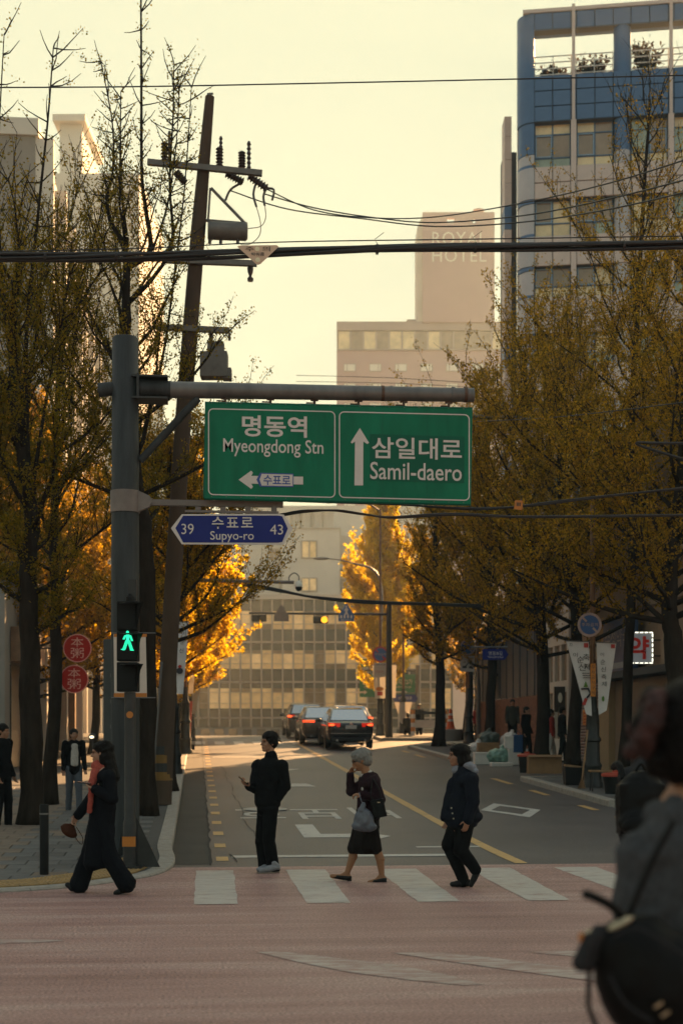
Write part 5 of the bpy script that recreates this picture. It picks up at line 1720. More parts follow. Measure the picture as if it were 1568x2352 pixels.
# ================================================================== utility pole with cross arms and transformer
mat('pole_concrete', (0.085, 0.058, 0.040), spec=0.15, rough=0.85, var=0.15, scale=5, stretch=(1, 1, 0.3), bump=0.2)
mat('insulator', (0.07, 0.05, 0.045), rough=0.3, var=0.2)
mat('arm_metal', (0.17, 0.155, 0.14), rough=0.6, metal=0.3, var=0.2, scale=6)
DU = 26.5
U = lambda px, py, dd=0.0: W(px, py, DU + dd)
ub = GP(374, DU, SW)
up_ = thing('utility_pole', 'leaning concrete utility pole with cross arms, insulators and transformer', 'utility pole', ub)
MB().tube([ub, U(388, 1500), U(421, 960), U(456, 520), U(482, 222)], [0.165, 0.16, 0.15, 0.135, 0.085], 16).build('shaft', 'pole_concrete', up_, smooth=True)
MB().tube([U(482, 222), U(483, 214)], [0.04, 0.03], 8).tube([U(476, 216), U(490, 215)], 0.02, 6).build('pole_cap', 'arm_metal', up_)
for (p, q, dz) in ((U(340, 380), U(601, 406), 0), (U(380, 604), U(589, 612), 0), (U(364, 757), U(527, 765), 0)):
    b = MB(); m_ = (p + q) / 2
    b.box(m_ + Vector((0, -0.16, 0)), ((q - p).length, 0.10, 0.10), rot=Matrix.Rotation(-math.asin((q - p).normalized().z), 3, 'Y') @ Matrix.Rotation(-TH, 3, 'Z'))
    b.build('cross_arm', 'arm_metal', up_)
for (px, py, h, r) in ((379, 378, 0.36, 0.05), (390, 376, 0.55, 0.025), (504, 390, 0.36, 0.05), (507, 376, 0.45, 0.025), (555, 392, 0.30, 0.05), (571, 396, 0.52, 0.028)):
    c = U(px, py)
    b = MB()
    n_ = 6
    pr = []
    for k in range(n_):
        z = h * k / n_
        pr += [(r, z), (r * 1.5, z + h * 0.05), (r * 0.8, z + h / n_ * 0.9)]
    b.lathe(c + Vector((0, -0.16, 0)), pr, 10).build('insulator', 'insulator', up_, smooth=True)
for (p, q, r) in ((U(520, 398), U(558, 418), 0.085), (U(572, 404), U(612, 432), 0.085), (U(405, 395), U(425, 420), 0.08)):
    n_ = 7
    pts, rr = [], []
    for k in range(n_ * 3):
        pts.append(p.lerp(q, k / (n_ * 3 - 1))); rr.append(r * (1.0 if k % 3 == 1 else 0.6))
    MB().tube(pts, rr, 10).build('strain_insulator', 'insulator', up_)
for pts in ((U(558, 418), U(530, 435), U(518, 460)), (U(590, 415), U(582, 445), U(589, 475)), (U(612, 432), U(605, 450), U(608, 472)), (U(612, 432), U(629, 436), U(625, 460))):
    MB().tube(catenary(pts, 4), 0.022, 6).build('jumper', 'insulator', up_)
for pts in ((U(589, 475), U(598, 510), U(596, 540), U(575, 560), U(552, 562)), (U(608, 472), U(610, 500), U(598, 520), U(565, 525))):
    MB().tube(catenary(pts, 6), 0.008, 5).build('jumper', 'insulator', up_)
MB().tube([U(485, 432), U(562, 512)], 0.03, 6).tube([U(470, 506), U(568, 514)], 0.03, 6).tube([U(483, 432), U(478, 508)], 0.02, 6).build('brace', 'arm_metal', up_)
b = MB()
c = U(523, 531)
b.lathe(c, [(0.155, -0.37), (0.165, -0.33), (0.165, 0.34), (0.13, 0.37)], 16, 'X').build('transformer', 'arm_metal', up_, smooth=True)
for px in (482, 507, 546):
    MB().tube([U(px, 545), U(px, 560)], 0.03, 6).build('bushing', 'insulator', up_)
MB().lathe(U(575, 640), [(0.05, -0.05), (0.06, 0.0), (0.025, 0.05), (0.05, 0.12), (0.06, 0.2), (0.02, 0.26)], 12).build('lamp_bell', 'insulator', up_, smooth=True)
# meter box cluster lower on the pole
b = MB(); c = U(492, 840)
b.box(c, (0.50, 0.35, 0.46), rz=-TH); b.box(U(522, 860), (0.16, 0.25, 0.2), rz=-TH); b.box(U(496, 800), (0.3, 0.25, 0.2), rz=-TH)
b.build('switch_box', 'arm_metal', up_)
MB().tube([U(485, 760), U(485, 815)], 0.04, 6).tube([U(527, 764), U(527, 782)], 0.025, 6).build('bushing', 'insulator', up_)
hz = MB(); hk = MB()
for k in range(4):
    zz = 0.45 + k * 0.16
    (hz if k % 2 == 0 else hk).tube([ub + Vector((0.012 + 0.022 * 0, 0, zz)), ub + Vector((0.012, 0, zz + 0.155))], 0.172, 16)
hz.build('hazard_band', 'hazard_yellow', up_); hk.build('hazard_band', 'hazard_black', up_)
MB().tube([ub + Vector((-0.2, -0.18, 0.2)), U(372, 1520, -0.2)], 0.02, 6).build('conduit', 'galv', up_)

# ================================================================== overhead cables
mat('cable', (0.014, 0.012, 0.012), rough=0.5, var=0.2, scale=3)
def cable(label, pts, r, m='cable', cat='cable', group=None, n=8, sides=6):
    pp = catenary(pts, n)
    o = thing('overhead_cable', label, cat, pp[0], 0, group)
    MB().tube(pp, r, sides).build('strand', m, o, smooth='all')
    return o
# heavy bundle
D0 = 14.0
bd = thing('cable_bundle', 'thick black bundle of cables strung across the whole street', 'cable', W(-120, 589, D0))
bpts = [W(px, py, D0) for px, py in ((-160, 588), (150, 591), (420, 587), (700, 578), (960, 570), (1250, 567), (1740, 560))]
path = catenary(bpts, 14)
rnd = random.Random(4)
for k in range(8):
    ph, fr, rr = rnd.uniform(0, 6.28), rnd.uniform(0.05, 0.12), (0.013 if k < 6 else 0.008)
    q = []
    for i, p in enumerate(path):
        a = ph + fr * i
        q.append(p + Vector((0, 0.028 * math.sin(a), 0.033 * math.cos(a + 0.3 * math.sin(i * 0.07)))))
    MB().tube(q, rr + 0.004, 6).build('strand', 'cable', bd, smooth='all')
for px in (100, 262, 480, 860, 1096, 1420):
    i = min(range(len(path)), key=lambda j: abs((path[j] - W(px, 580, D0)).length))
    c = path[i]
    b = MB().lathe(c, [(0.050, -0.012), (0.050, 0.012)], 10, 'X')
    b.tube([c + Vector((0.0, -0.05, 0.03)), c + Vector((-0.03, -0.05, 0.08)), c + Vector((0.06, -0.05, 0.15))], 0.003, 4)
    b.build('cable_tie', 'cable', bd)
# warning tag on the bundle
tg = thing('cable_tag', 'pale triangular warning tag hanging from the cable bundle', 'tag', W(590, 585, D0 - 0.07), -TH)
mat('tag_cream', (0.62, 0.46, 0.33), rough=0.5, var=0.06, scale=10)
s_ = D0 / 3267
tri = [(-45, 19), (-40, 21), (45, 22), (50, 19), (46, 15), (8, -21), (3, -23), (-2, -21)]
tb = MB().prism([(x * s_, y * s_) for x, y in tri], (0, 0, 0), (1, 0, 0), (0, 0, 1), (0, 1, 0), 0.004).build('plate', 'tag_cream', tg, local=True)
local_text('주의', 2 * s_, -0.006, 13 * s_, 56 * s_, 11 * s_, 'ink', tg, spacing=2.4)
local_text('파워콤', 2 * s_, -0.006, 1 * s_, 30 * s_, 8 * s_, 'ink', tg, bold=0.01)
mat('tag_hole', (0.75, 0.72, 0.5), rough=0.6, var=0)
for x, y, r in ((1, 13, 5.5), (2, -12, 5.5)):
    MB().lathe((x * s_, -0.002, y * s_), [(r * s_, -0.003), (r * s_, 0.003)], 14, 'Y').build('hole', 'tag_hole', tg, local=True)
cable('single thin wire crossing the sky above the utility pole', [W(px, py, 17) for px, py in ((-100, 201), (300, 199), (780, 190), (1250, 180), (1700, 170))], 0.008)
cable('thin messenger wire just above the thick cable bundle', [W(px, py, 14.3) for px, py in ((-100, 579), (300, 571), (640, 556), (1100, 549), (1700, 540))], 0.006)
for k, (lab, pts) in enumerate((
        ('highest of three wires sagging from the utility pole to the right', ((612, 434, 26.5), (720, 482, 27), (850, 500, 27), (1000, 498, 26), (1200, 466, 24), (1400, 420, 21), (1640, 345, 18))),
        ('middle of three wires sagging from the utility pole to the right', ((606, 445, 26.5), (720, 477, 27), (860, 500, 27), (1000, 511, 26), (1200, 495, 24), (1400, 456, 21), (1640, 395, 18))),
        ('lowest of three wires sagging from the utility pole to the right', ((530, 438, 26.5), (660, 480, 27), (830, 502, 27), (1000, 520, 26), (1200, 510, 24), (1400, 480, 21), (1640, 425, 18))))):
    cable(lab, [W(*p) for p in pts], 0.012, group='wires sagging to the right')
def bundle(label, pts, n_, spread, r, D=None, seed=1):
    rnd = random.Random(seed)
    base = [W(*p) for p in pts]
    o = thing('cable_bundle', label, 'cable', base[0])
    path = catenary(base, 10)
    for k in range(n_):
        ph, fr = rnd.uniform(0, 6.28), rnd.uniform(0.08, 0.25)
        q = [p + Vector((0, 0, spread * math.sin(ph + fr * i))) for i, p in enumerate(path)]
        MB().tube(q, r, 5).build('strand', 'cable', o, smooth='all')
    return o
bundle('wavy black cables passing just under the green sign', ((640, 1184, 19), (700, 1174, 19), (770, 1171, 19.3), (840, 1183, 19.6), (900, 1189, 20), (1040, 1181, 20.5), (1250, 1187, 21), (1700, 1182, 22)), 4, 0.012, 0.014, seed=3)
bundle('black cables rising to the right behind the green sign edge', ((600, 1146, 20), (850, 1156, 20), (1050, 1168, 20), (1180, 1163, 20), (1350, 1145, 20), (1700, 1108, 20)), 4, 0.014, 0.013, seed=5)
bundle('dark cables slanting down across the white building', ((560, 1342, 40), (620, 1352, 40), (720, 1370, 40), (830, 1382, 40), (960, 1388, 40), (1110, 1392, 40)), 4, 0.035, 0.028, seed=7)
for k, (lab, pts) in enumerate((('thin cable left of the right-hand street lamp head', ((1095, 968, 34), (1250, 960, 30), (1400, 945, 27), (1640, 915, 24))),
                                ('dark cable end hanging from the right edge', ((1640, 1018, 20), (1520, 1018, 20), (1460, 1018, 20), (1520, 1040, 20), (1640, 1075, 20))),
                                ('faint upper wire in front of the hotel', ((680, 862, 60), (900, 868, 60), (1100, 880, 60), (1330, 892, 60))),
                                ('faint lower wire in front of the hotel', ((680, 876, 60), (900, 880, 60), (1100, 890, 60), (1330, 904, 60))),
                                ('faint wire across the right trees below the lamp', ((560, 990, 45), (800, 1000, 45), (1100, 1003, 45), (1600, 1016, 45))))):
    cable(lab, [W(*p) for p in pts], 0.012 if k != 1 else 0.02)
tgo = thing('cable_tag', 'small orange tag on the cables right of the green sign', 'tag', W(1190, 1160, 19.9), -TH)
MB().box((0, 0, 0), (0.115, 0.01, 0.13), rot=Matrix.Rotation(0.12, 3, 'Y')).build('plate', 'orange_trim', tgo, local=True)
for k in range(3):
    MB().box((-0.02 + 0.02 * k, -0.008, 0.01), (0.012, 0.004, 0.05)).build('mark', 'ink', tgo, local=True)
# ================================================================== lamp posts, banners, far signs, gantry
mat('cast_iron', (0.022, 0.023, 0.022), rough=0.45, metal=0.3, var=0.3, scale=6)
mat('lamp_shaft', (0.16, 0.085, 0.045), rough=0.4, metal=0.5, var=0.2, scale=5)  # orange reflection on galvanised steel painted into the base colour
mat('banner_white', (0.66, 0.64, 0.64), rough=0.8, var=0.06, scale=5)
mat('banner_grey', (0.30, 0.36, 0.40), rough=0.8, var=0.1, scale=5)
mat('ban_green', (0.10, 0.22, 0.03), rough=0.7, var=0.1)
mat('ban_dark', (0.03, 0.03, 0.04), rough=0.7, var=0.1)
mat('ban_red', (0.42, 0.03, 0.02), rough=0.7, var=0.1)
mat('np_blue', (0.03, 0.10, 0.28), rough=0.4, var=0.1)
mat('np_ring', (0.42, 0.31, 0.28), rough=0.5, var=0.15)
mat('np_red', (0.45, 0.03, 0.02), rough=0.5, var=0.1)
mat('orange_plate', (0.55, 0.19, 0.015), rough=0.5, var=0.1)
mat('far_green', (0.015, 0.17, 0.10), rough=0.4, var=0.05)
# cloth that glows when the sun is behind it
def cloth_translucent(name, col):
    m = bpy.data.materials.new(name); m.use_nodes = True
    n, l = m.node_tree.nodes, m.node_tree.links
    n.clear()
    o = n.new('ShaderNodeOutputMaterial'); mx = n.new('ShaderNodeMixShader'); a = n.new('ShaderNodeBsdfDiffuse'); b = n.new('ShaderNodeBsdfTranslucent')
    tc = n.new('ShaderNodeTexCoord'); z = n.new('ShaderNodeTexNoise'); z.inputs['Scale'].default_value = 4
    l.new(tc.outputs['Object'], z.inputs['Vector'])
    r = n.new('ShaderNodeValToRGB'); r.color_ramp.elements[0].color = (*[c * .88 for c in col], 1); r.color_ramp.elements[1].color = (*col, 1)
    l.new(z.outputs['Fac'], r.inputs[0]); l.new(r.outputs[0], a.inputs[0]); l.new(r.outputs[0], b.inputs[0])
    mx.inputs[0].default_value = 0.55
    l.new(a.outputs[0], mx.inputs[1]); l.new(b.outputs[0], mx.inputs[2]); l.new(mx.outputs[0], o.inputs[0])
    MATS[name] = m
cloth_translucent('banner_thin', (0.66, 0.62, 0.56))

def lamp_post(label, px, d, h, group='ornate dark lamp posts', arm=None, shaft='lamp_shaft', base_s=1.0):
    b = GP(px, d, SW)
    t = thing('lamp_post', label, 'lamp post', b, -TH, group)
    s = base_s
    prof = [(0.235, 0), (0.235, 0.10), (0.20, 0.14), (0.185, 0.42), (0.205, 0.46), (0.205, 0.50), (0.165, 0.56), (0.15, 1.0), (0.19, 1.03), (0.19, 1.08), (0.145, 1.14), (0.15, 1.38), (0.135, 1.6), (0.15, 1.64), (0.15, 1.69), (0.095, 1.78), (0.085, 2.2)]
    MB().lathe((0, 0, 0), [(r * s, z * s) for r, z in prof], 20).build('base_column', 'cast_iron', t, local=True, smooth=True)
    MB().lathe((0, 0, 2.2 * s), [(0.062, 0), (0.05, h - 2.2 * s)], 14).build('shaft', shaft, t, local=True, smooth=True)
    if arm:
        L, up = arm
        pts = [(0, 0, h - 0.1), (L * 0.3, 0, h + up * 0.7), (L * 0.7, 0, h + up), (L, 0, h + up * 1.02)]
        MB().tube(catenary(pts, 5), [0.04] * 15 + [0.028], 8).build('arm', 'galv', t, local=True, smooth=True)
        sg_ = 1 if L > 0 else -1
        hd = MB()
        hd.prism([(0, 0.03), (0.55, 0.02), (0.72, -0.02), (0.55, -0.09), (0.1, -0.05)], (L, -0.13, h + up * 1.02), (sg_, 0, 0), (0, 0, 1), (0, 1, 0), 0.26)
        hd.build('lamp_head', 'galv', t, local=True, bevel=0.03)
    return t, b
def no_parking(label, c, r, ring='np_ring', tow=True, group='no-parking signs on lamp posts'):
    t = thing('no_parking_sign', label, 'sign', c, -TH, group)
    MB().lathe((0, 0, 0), [(r, -0.012), (r, 0.012)], 32, 'Y').build('disc', ring, t, local=True)
    MB().lathe((0, -0.014, 0), [(r * 0.80, -0.004), (r * 0.80, 0.004)], 32, 'Y').build('field', 'np_blue', t, local=True)
    b = MB()
    for s in (-1, 1):
        b.box((s * r * 0.48, -0.022, -s * r * 0.48), (r * 0.62, 0.006, r * 0.17), rot=Matrix.Rotation(PI / 4, 3, 'Y'))
    b.build('slash', ring, t, local=True)
    local_text('주차금지', 0, -0.024, 0, r * 1.35, r * 0.30, 'np_ring', t, bold=0.01, spacing=1.15)
    if tow:
        pl = MB().box((0, 0, -r - 0.33), (0.55, 0.015, 0.62)).build('tow_plate', 'sign_white', t, local=True)
        local_text('견인지역', 0, -0.012, -r - 0.10, 0.44, 0.11, 'ink', pl, spacing=1.2)
        MB().prism([(-0.2, -0.12), (-0.04, -0.12), (-0.04, -0.04), (0.06, 0.10), (0.03, 0.11), (-0.09, -0.03), (-0.2, -0.04)], (0, -0.014, -r - 0.38), (1, 0, 0), (0, 0, 1), (0, 1, 0), 0.004).build('tow_truck_mark', 'ink', pl, local=True)
        MB().prism([(0.05, -0.12), (0.22, -0.16), (0.22, -0.08), (0.15, -0.03), (0.06, -0.05)], (0, -0.014, -r - 0.38), (1, 0, 0), (0, 0, 1), (0, 1, 0), 0.004).build('tow_car_mark', 'ink', pl, local=True)
    return t
def banner(label, corners_px, d, mcloth='banner_white', deco=0, group='festival banners on lamp posts', tail='banner_grey'):
    """corners: TL, TR, BR, BL in photo pixels"""
    cx = sum(p[0] for p in corners_px) / 4; cy = sum(p[1] for p in corners_px) / 4
    o = W(cx, cy, d)
    t = thing('street_banner', label, 'banner', o, -TH, group)
    k = d / FPX
    P = [Vector(((x - cx) * k, 0, -(y - cy) * k)) for x, y in corners_px]
    nx, nz = 4, 10
    vs, fs = [], []
    for j in range(nz + 1):
        for i in range(nx + 1):
            a = P[0].lerp(P[1], i / nx); b = P[3].lerp(P[2], i / nx)
            p = a.lerp(b, j / nz)
            p = p + Vector((0, 0.018 * math.sin(3.1 * i / nx + j * 0.9), 0))
            vs.append(p)
    for j in range(nz):
        for i in range(nx):
            q = j * (nx + 1) + i
            fs.append((q, q + nx + 1, q + nx + 2, q + 1))
    n = len(vs)
    vs2 = [v + Vector((0, 0.006, 0)) for v in vs]
    fs2 = [tuple(reversed([i + n for i in f])) for f in fs]
    MB().add(vs + vs2, fs + fs2).build('cloth', mcloth, t, local=True, smooth='all')
    MB().tube([P[0] + Vector((-.02, .003, 0)), P[1] + Vector((.02, .003, 0))], 0.012, 6).build('rod', 'galv', t, local=True)
    wt = (P[1] - P[0]).length; ht = (P[0] - P[3]).length
    mid = lambda fx, fz: (P[0].lerp(P[1], fx)).lerp(P[3].lerp(P[2], fx), fz)
    if deco:
        def glyph(ch, fx, fz, s, m='ink', bold=0.0):
            p = mid(fx, fz); local_text(ch, p.x, -0.032, p.z, s, s, m, t, bold=bold)
        if deco == 1:
            glyph('이', 0.26, 0.19, wt * 0.20); glyph('순', 0.48, 0.25, wt * 0.30); glyph('신', 0.52, 0.35, wt * 0.32)
            glyph('축', 0.82, 0.21, wt * 0.30); glyph('제', 0.86, 0.34, wt * 0.32)
            glyph('2025', 0.15, 0.05, wt * 0.14)
            p = mid(0.86, 0.05); s = MB().box((p.x, -0.03, p.z), (wt * 0.2, 0.004, wt * 0.2)).build('seal', 'ban_red', t, local=True)
            for fz in (0.43, 0.46, 0.49):
                p = mid(0.72, fz); MB().box((p.x, -0.03, p.z), (wt * 0.34, 0.003, 0.014)).build('text_line', 'ban_dark', t, local=True)
            p = mid(0.58, 0.62)
            MB().prism([(-.05, 0), (.05, 0), (0, .14)], (p.x, -0.03, p.z), (1, 0, 0), (0, 0, 1), (0, 1, 0), 0.004).build('picture', 'ban_green', t, local=True)
            MB().tube([(p.x - .10, -0.03, p.z - .04), (p.x + .05, -0.03, p.z - .03), (p.x + .10, -0.03, p.z - .14), (p.x + .02, -0.03, p.z - .24)], 0.022, 6).build('picture', 'ban_dark', t, local=True)
            MB().box((p.x - .02, -0.03, p.z - .32), (.07, .004, .16), rot=Matrix.Rotation(.4, 3, 'Y')).build('picture', 'ban_red', t, local=True)
        elif deco == 2:
            for i, ch in enumerate('이순신축제'):
                glyph(ch, 0.28 + 0.05 * i, 0.17 + 0.105 * i, wt * (0.26 if i else 0.18))
            p = mid(0.84, 0.05); MB().box((p.x, -0.03, p.z), (wt * 0.2, 0.004, wt * 0.2)).build('seal', 'ban_red', t, local=True)
            p = mid(0.45, 0.80); MB().ell((p.x, -0.03, p.z), (0.03, 0.004, 0.06)).build('picture', 'ban_green', t, local=True)
        elif deco == 3:
            for i, ch in enumerate('이순신'):
                glyph(ch, 0.6 - 0.06 * i, 0.16 + 0.12 * i, wt * 0.4)
            p = mid(0.4, 0.68); MB().ell((p.x, -0.03, p.z), (wt * .3, 0.004, wt * .28)).build('picture', 'ban_dark', t, local=True)
            p = mid(0.4, 0.62); MB().ell((p.x, -0.033, p.z), (wt * .16, 0.004, wt * .14)).build('picture', 'ban_red', t, local=True)
        elif deco == 4:
            p = mid(0.5, 0.72); MB().ell((p.x, -0.03, p.z), (wt * .30, 0.004, wt * .16)).build('picture', 'orange_trim', t, local=True)
            p = mid(0.5, 0.86); MB().box((p.x, -0.03, p.z), (wt * .4, 0.004, wt * .3)).build('picture', 'ban_red', t, local=True)
            p = mid(0.5, 0.2); local_text('이순신', p.x, -0.034, p.z, wt * .6, wt * .2, 'ban_red', t)
    return t
# right: near lamp post with two banners
lamp_post('ornate lamp post between two banners near the lit pharmacy sign', 1360, 31.5, 6.6)
no_parking('large round no-parking sign above the pair of near banners', W(1353, 1435, 31.3), 0.265, tow=False)
banner('left banner of the near lamp post with handwritten Korean letters', ((1300, 1472), (1351, 1474), (1358, 1645), (1345, 1640)), 31.3, deco=1)
banner('right banner of the near lamp post tapering downwards', ((1369, 1475), (1414, 1477), (1392, 1632), (1374, 1642)), 31.32, deco=2)
pt = thing('orange_plate', 'narrow orange plate with black lettering between the two near banners', 'sign', W(1361, 1562, 31.2), -TH)
MB().box((0, 0, 0), (0.11, 0.012, 0.72)).build('plate', 'orange_plate', pt, local=True)
for i, ch in enumerate('주차금지구역'):
    local_text(ch, 0, -0.01, 0.29 - i * 0.115, 0.075, 0.08, 'ink', pt)
# right: second lamp post
lamp_post('ornate lamp post behind the rubbish heap with tow-away sign', 1076, 56.0, 9.0, arm=(1.6, 0.25))
no_parking('round no-parking sign with tow-away plate on the second lamp post', W(1073, 1487, 55.7), 0.31)
bs = thing('street_name_sign', 'dark blue arrow street sign behind trees on the right', 'street sign', W(1137, 1503, 52.0), -TH)
MB().prism([(-0.46, -0.2), (0.33, -0.2), (0.48, 0), (0.33, 0.2), (-0.46, 0.2)], (0, 0, 0), (1, 0, 0), (0, 0, 1), (0, 1, 0), 0.03).build('panel', 'sign_blue', bs, local=True)
local_text('명동8길', 0.0, -0.008, 0.04, 0.5, 0.14, 'sign_white', bs); local_text('Myeongdong 8-gil', 0, -0.008, -0.1, 0.55, 0.08, 'sign_white', bs)
MB().tube([(-0.9, 0.05, 0.27), (0.45, 0.05, 0.27)], 0.03, 6).build('arm', 'galv', bs, local=True)
# far lamp post with bright banner
lamp_post('far lamp post carrying a sun-bright banner beside the traffic gantry', 873, 66.0, 10.5, arm=(-1.9, 0.35), base_s=1.0)
no_parking('round red-rimmed no-parking sign above the sun-bright banner', W(873, 1503, 65.8), 0.37, ring='np_red')
banner('sun-bright white banner glowing on the far lamp post, left half', ((855, 1527), (885, 1527), (884, 1604), (861, 1604)), 65.7, 'banner_thin', deco=4)
banner('narrow sun-bright white banner right of the gantry post', ((897, 1527), (910, 1527), (908, 1603), (899, 1603)), 65.7, 'banner_thin')
lamp_post('thin far post with a low white banner past the gantry', 926, 70.0, 5.6)
banner('low white banner on the thin far post past the gantry', ((905, 1612), (946, 1612), (934, 1664), (921, 1662)), 69.8, 'banner_thin')
# left: banners over the kerb
lamp_post('left lamp post carrying the long near banner over the kerb', 399, 36.0, 6.4)
banner('long narrow banner over the left kerb, nearest of the left banners', ((408, 1428), (434, 1428), (421, 1594), (404, 1594)), 35.8, 'banner_white', deco=3)
lamp_post('left lamp post carrying the sunlit middle banner', 426, 47.0, 6.2)
banner('sun-bright narrow banner over the left kerb, middle of the left banners', ((436, 1508), (449, 1506), (444, 1594), (433, 1594)), 46.8, 'banner_thin')
lamp_post('left lamp post carrying the farthest small banner', 438, 58.0, 5.6)
banner('small pale banner over the left kerb, farthest of the left banners', ((442, 1577), (460, 1577), (449, 1642), (441, 1640)), 57.8, 'banner_thin')
rs_ = thing('red_signboard', 'tall red advertising board standing by the left kerb', 'sign', GP(436, 50.0, SW), 0)
MB().box((0, 0, 0.95), (0.10, 0.62, 1.5), rot=Matrix.Rotation(0.06, 3, 'Y')).build('panel', 'np_red', rs_, local=True)
MB().box((0, 0, 0.09), (0.34, 0.6, 0.18)).build('foot', 'black_plastic', rs_, local=True)
MB().box((0.055, -0.02, 1.2), (0.012, 0.42, 0.6), rot=Matrix.Rotation(0.06, 3, 'Y')).build('picture', 'banner_cloth', rs_, local=True)

# far traffic gantry over the street
gp_ = GP(893, 63.0, SW)
gt = thing('traffic_gantry', 'far dark gantry post with arm reaching left over the street', 'pole', gp_, -TH)
k_ = 63.0 / FPX
zl = lambda py: EYE - (py - HY) * k_ - gp_.z
xl = lambda px: (px - 893) * k_
MB().lathe((0, 0, 0), [(0.17, 0), (0.15, 1.2), (0.11, zl(1385))], 14).build('shaft', 'dark_metal', gt, local=True, smooth=True)
MB().tube([(0, 0, zl(1411)), (xl(572), 0, zl(1408))], [0.06, 0.04], 8).build('arm', 'dark_metal', gt, local=True)
mat('amber_lit', (1, 0.4, 0.02), emit=(1.0, 0.36, 0.015), estr=0.55, var=0)
def far_signal(px, py, lit, label):
    t = thing('traffic_light', label, 'traffic light', W(px, py, 62.8), -TH, 'signals on the far gantry')
    MB().box((0, 0, 0), (0.66, 0.2, 0.30)).build('housing', 'black_plastic', t, local=True, bevel=0.04)
    for i, x in enumerate((-0.19, 0.17)):
        on = lit and i == 1
        MB().lathe((x, -0.11, 0), [(0.145 if on else 0.12, -0.02), (0.145 if on else 0.12, 0.01)], 18, 'Y').build('lens', 'amber_lit' if on else 'dark_metal', t, local=True)
    MB().tube([(-0.3, 0.05, 0.15), (-0.3, 0.05, 0.24)], 0.02, 5).tube([(0.3, 0.05, 0.15), (0.3, 0.05, 0.24)], 0.02, 5).build('hanger', 'dark_metal', t, local=True)
far_signal(736, 1424, True, 'far horizontal traffic light with its amber lamp lit')
far_signal(595, 1420, False, 'far horizontal traffic light unlit at the left end of the arm')
def tri_sign(px, py, s, m, label, mark):
    t = thing('crossing_sign', label, 'sign', W(px, py, 62.7), -TH)
    MB().prism([(-s, -s), (s, -s), (s, -s * 0.25), (s * 0.08, s * 1.25), (-s * 0.08, s * 1.25), (-s, -s * 0.25)], (0, 0, 0), (1, 0, 0), (0, 0, 1), (0, 1, 0), 0.02).build('panel', m, t, local=True)
    if mark:
        f = MB(); u = s / 10
        f.ell((0, -0.01, 8.5 * u), (1.3 * u, .004, 1.3 * u), 8, 6)
        for a, b, w in (((0, 6.8), (0, 2), 1.4), ((0, 6.5), (-2.4, 3.5), .7), ((0, 6.5), (2.4, 4), .7), ((0, 2), (-2.2, -2.6), .9), ((0, 2), (2.2, -2.6), .9)):
            f.tube([(a[0] * u, -.01, a[1] * u), (b[0] * u, -.01, b[1] * u)], w * u, 5)
        f.build('walker_mark', 'sign_white', t, local=True)
        for i in range(4):
            MB().box((-6.5 * u + i * 4.3 * u, -0.012, -4.2 * u), (2.2 * u, .004, 3.6 * u)).build('stripe_mark', 'sign_white', t, local=True)
        local_text('횡단보도', 0, -0.012, -8.2 * u, 14 * u, 2.8 * u, 'sign_white', t)
    return t
tri_sign(795, 1409, 0.35, 'np_blue', 'blue triangular pedestrian-crossing sign on the far gantry', True)
tri_sign(646, 1410, 0.33, 'bracket_grey', 'grey back of a triangular sign on the far gantry', False)
# camera arm on the left
cc = thing('cctv_camera', 'white dome camera hanging from an arm over the street', 'camera', W(686, 1345, 45.0), -TH)
MB().lathe((0, 0, 0), [(0.03, 0.16), (0.10, 0.10), (0.13, 0.02), (0.13, -0.04)][::-1], 14).build('housing', 'letter_pale', cc, local=True, smooth=True)
MB().ell((0, 0, -0.06), (0.11, 0.11, 0.12)).build('dome', 'black_plastic', cc, local=True, smooth='all')
MB().tube(catenary([(0.0, 0, 0.16), (0.0, 0, 0.3), (-0.15, 0, 0.40), (-0.3, 0, 0.28), (-0.3, 0, 0.12)], 4), 0.018, 6).build('gooseneck', 'galv', cc, local=True)
MB().tube([(-0.15, 0, 0.10), (-1.35, 0, 0.13), (-4.1, 0, 0.2)], [0.055, 0.055, 0.07], 8).build('arm', 'bracket_grey', cc, local=True)
MB().lathe((-4.1, 0, gz(45) + SW - cc.location.z), [(0.12, 0), (0.09, 7.2)], 12).build('post', 'dark_metal', cc, local=True)
# far green signs
fgs = thing('direction_sign', 'far green road sign to the tunnel and Euljiro beyond the trees', 'road sign', W(889, 1575, 88.0), -TH)
k_ = 88.0 / FPX
MB().box((0, 0, 0), (127 * k_, 0.05, 52 * k_)).build('panel', 'far_green', fgs, local=True)
local_text('남산1호터널', -30 * k_, -0.04, 9 * k_, 54 * k_, 13 * k_, 'sign_white', fgs, bold=0.01)
local_text('을지로2가', 36 * k_, -0.04, 9 * k_, 42 * k_, 13 * k_, 'sign_white', fgs, bold=0.01)
local_text('Namsan Tunnel', -30 * k_, -0.04, -3 * k_, 46 * k_, 6 * k_, 'sign_white', fgs)
local_text('Euljiro 2(i)-ga', 36 * k_, -0.04, -3 * k_, 38 * k_, 6 * k_, 'sign_white', fgs)
for s in (-1, 1):
    MB().prism([(0, 0), (7, 5), (7, 2), (34, 2), (34, -2), (7, -2), (7, -5)], (s * 46 * k_, -0.03, -15 * k_), (-s * -k_ if s < 0 else -k_, 0, 0), (0, 0, k_), (0, 1, 0), 0.005).build('arrow', 'sign_white', fgs, local=True)
MB().box((-40 * k_, 0, 52 * k_), (44 * k_, 0.05, 18 * k_)).build('upper_panel', 'far_green', fgs, local=True)
local_text('명동성당', -40 * k_, -0.04, 52 * k_, 36 * k_, 11 * k_, 'sign_white', fgs, bold=0.01)
MB().tube([(-64 * k_, 0.1, 36 * k_), (70 * k_, 0.1, 36 * k_)], 0.10, 8).build('arm', 'galv', fgs, local=True)
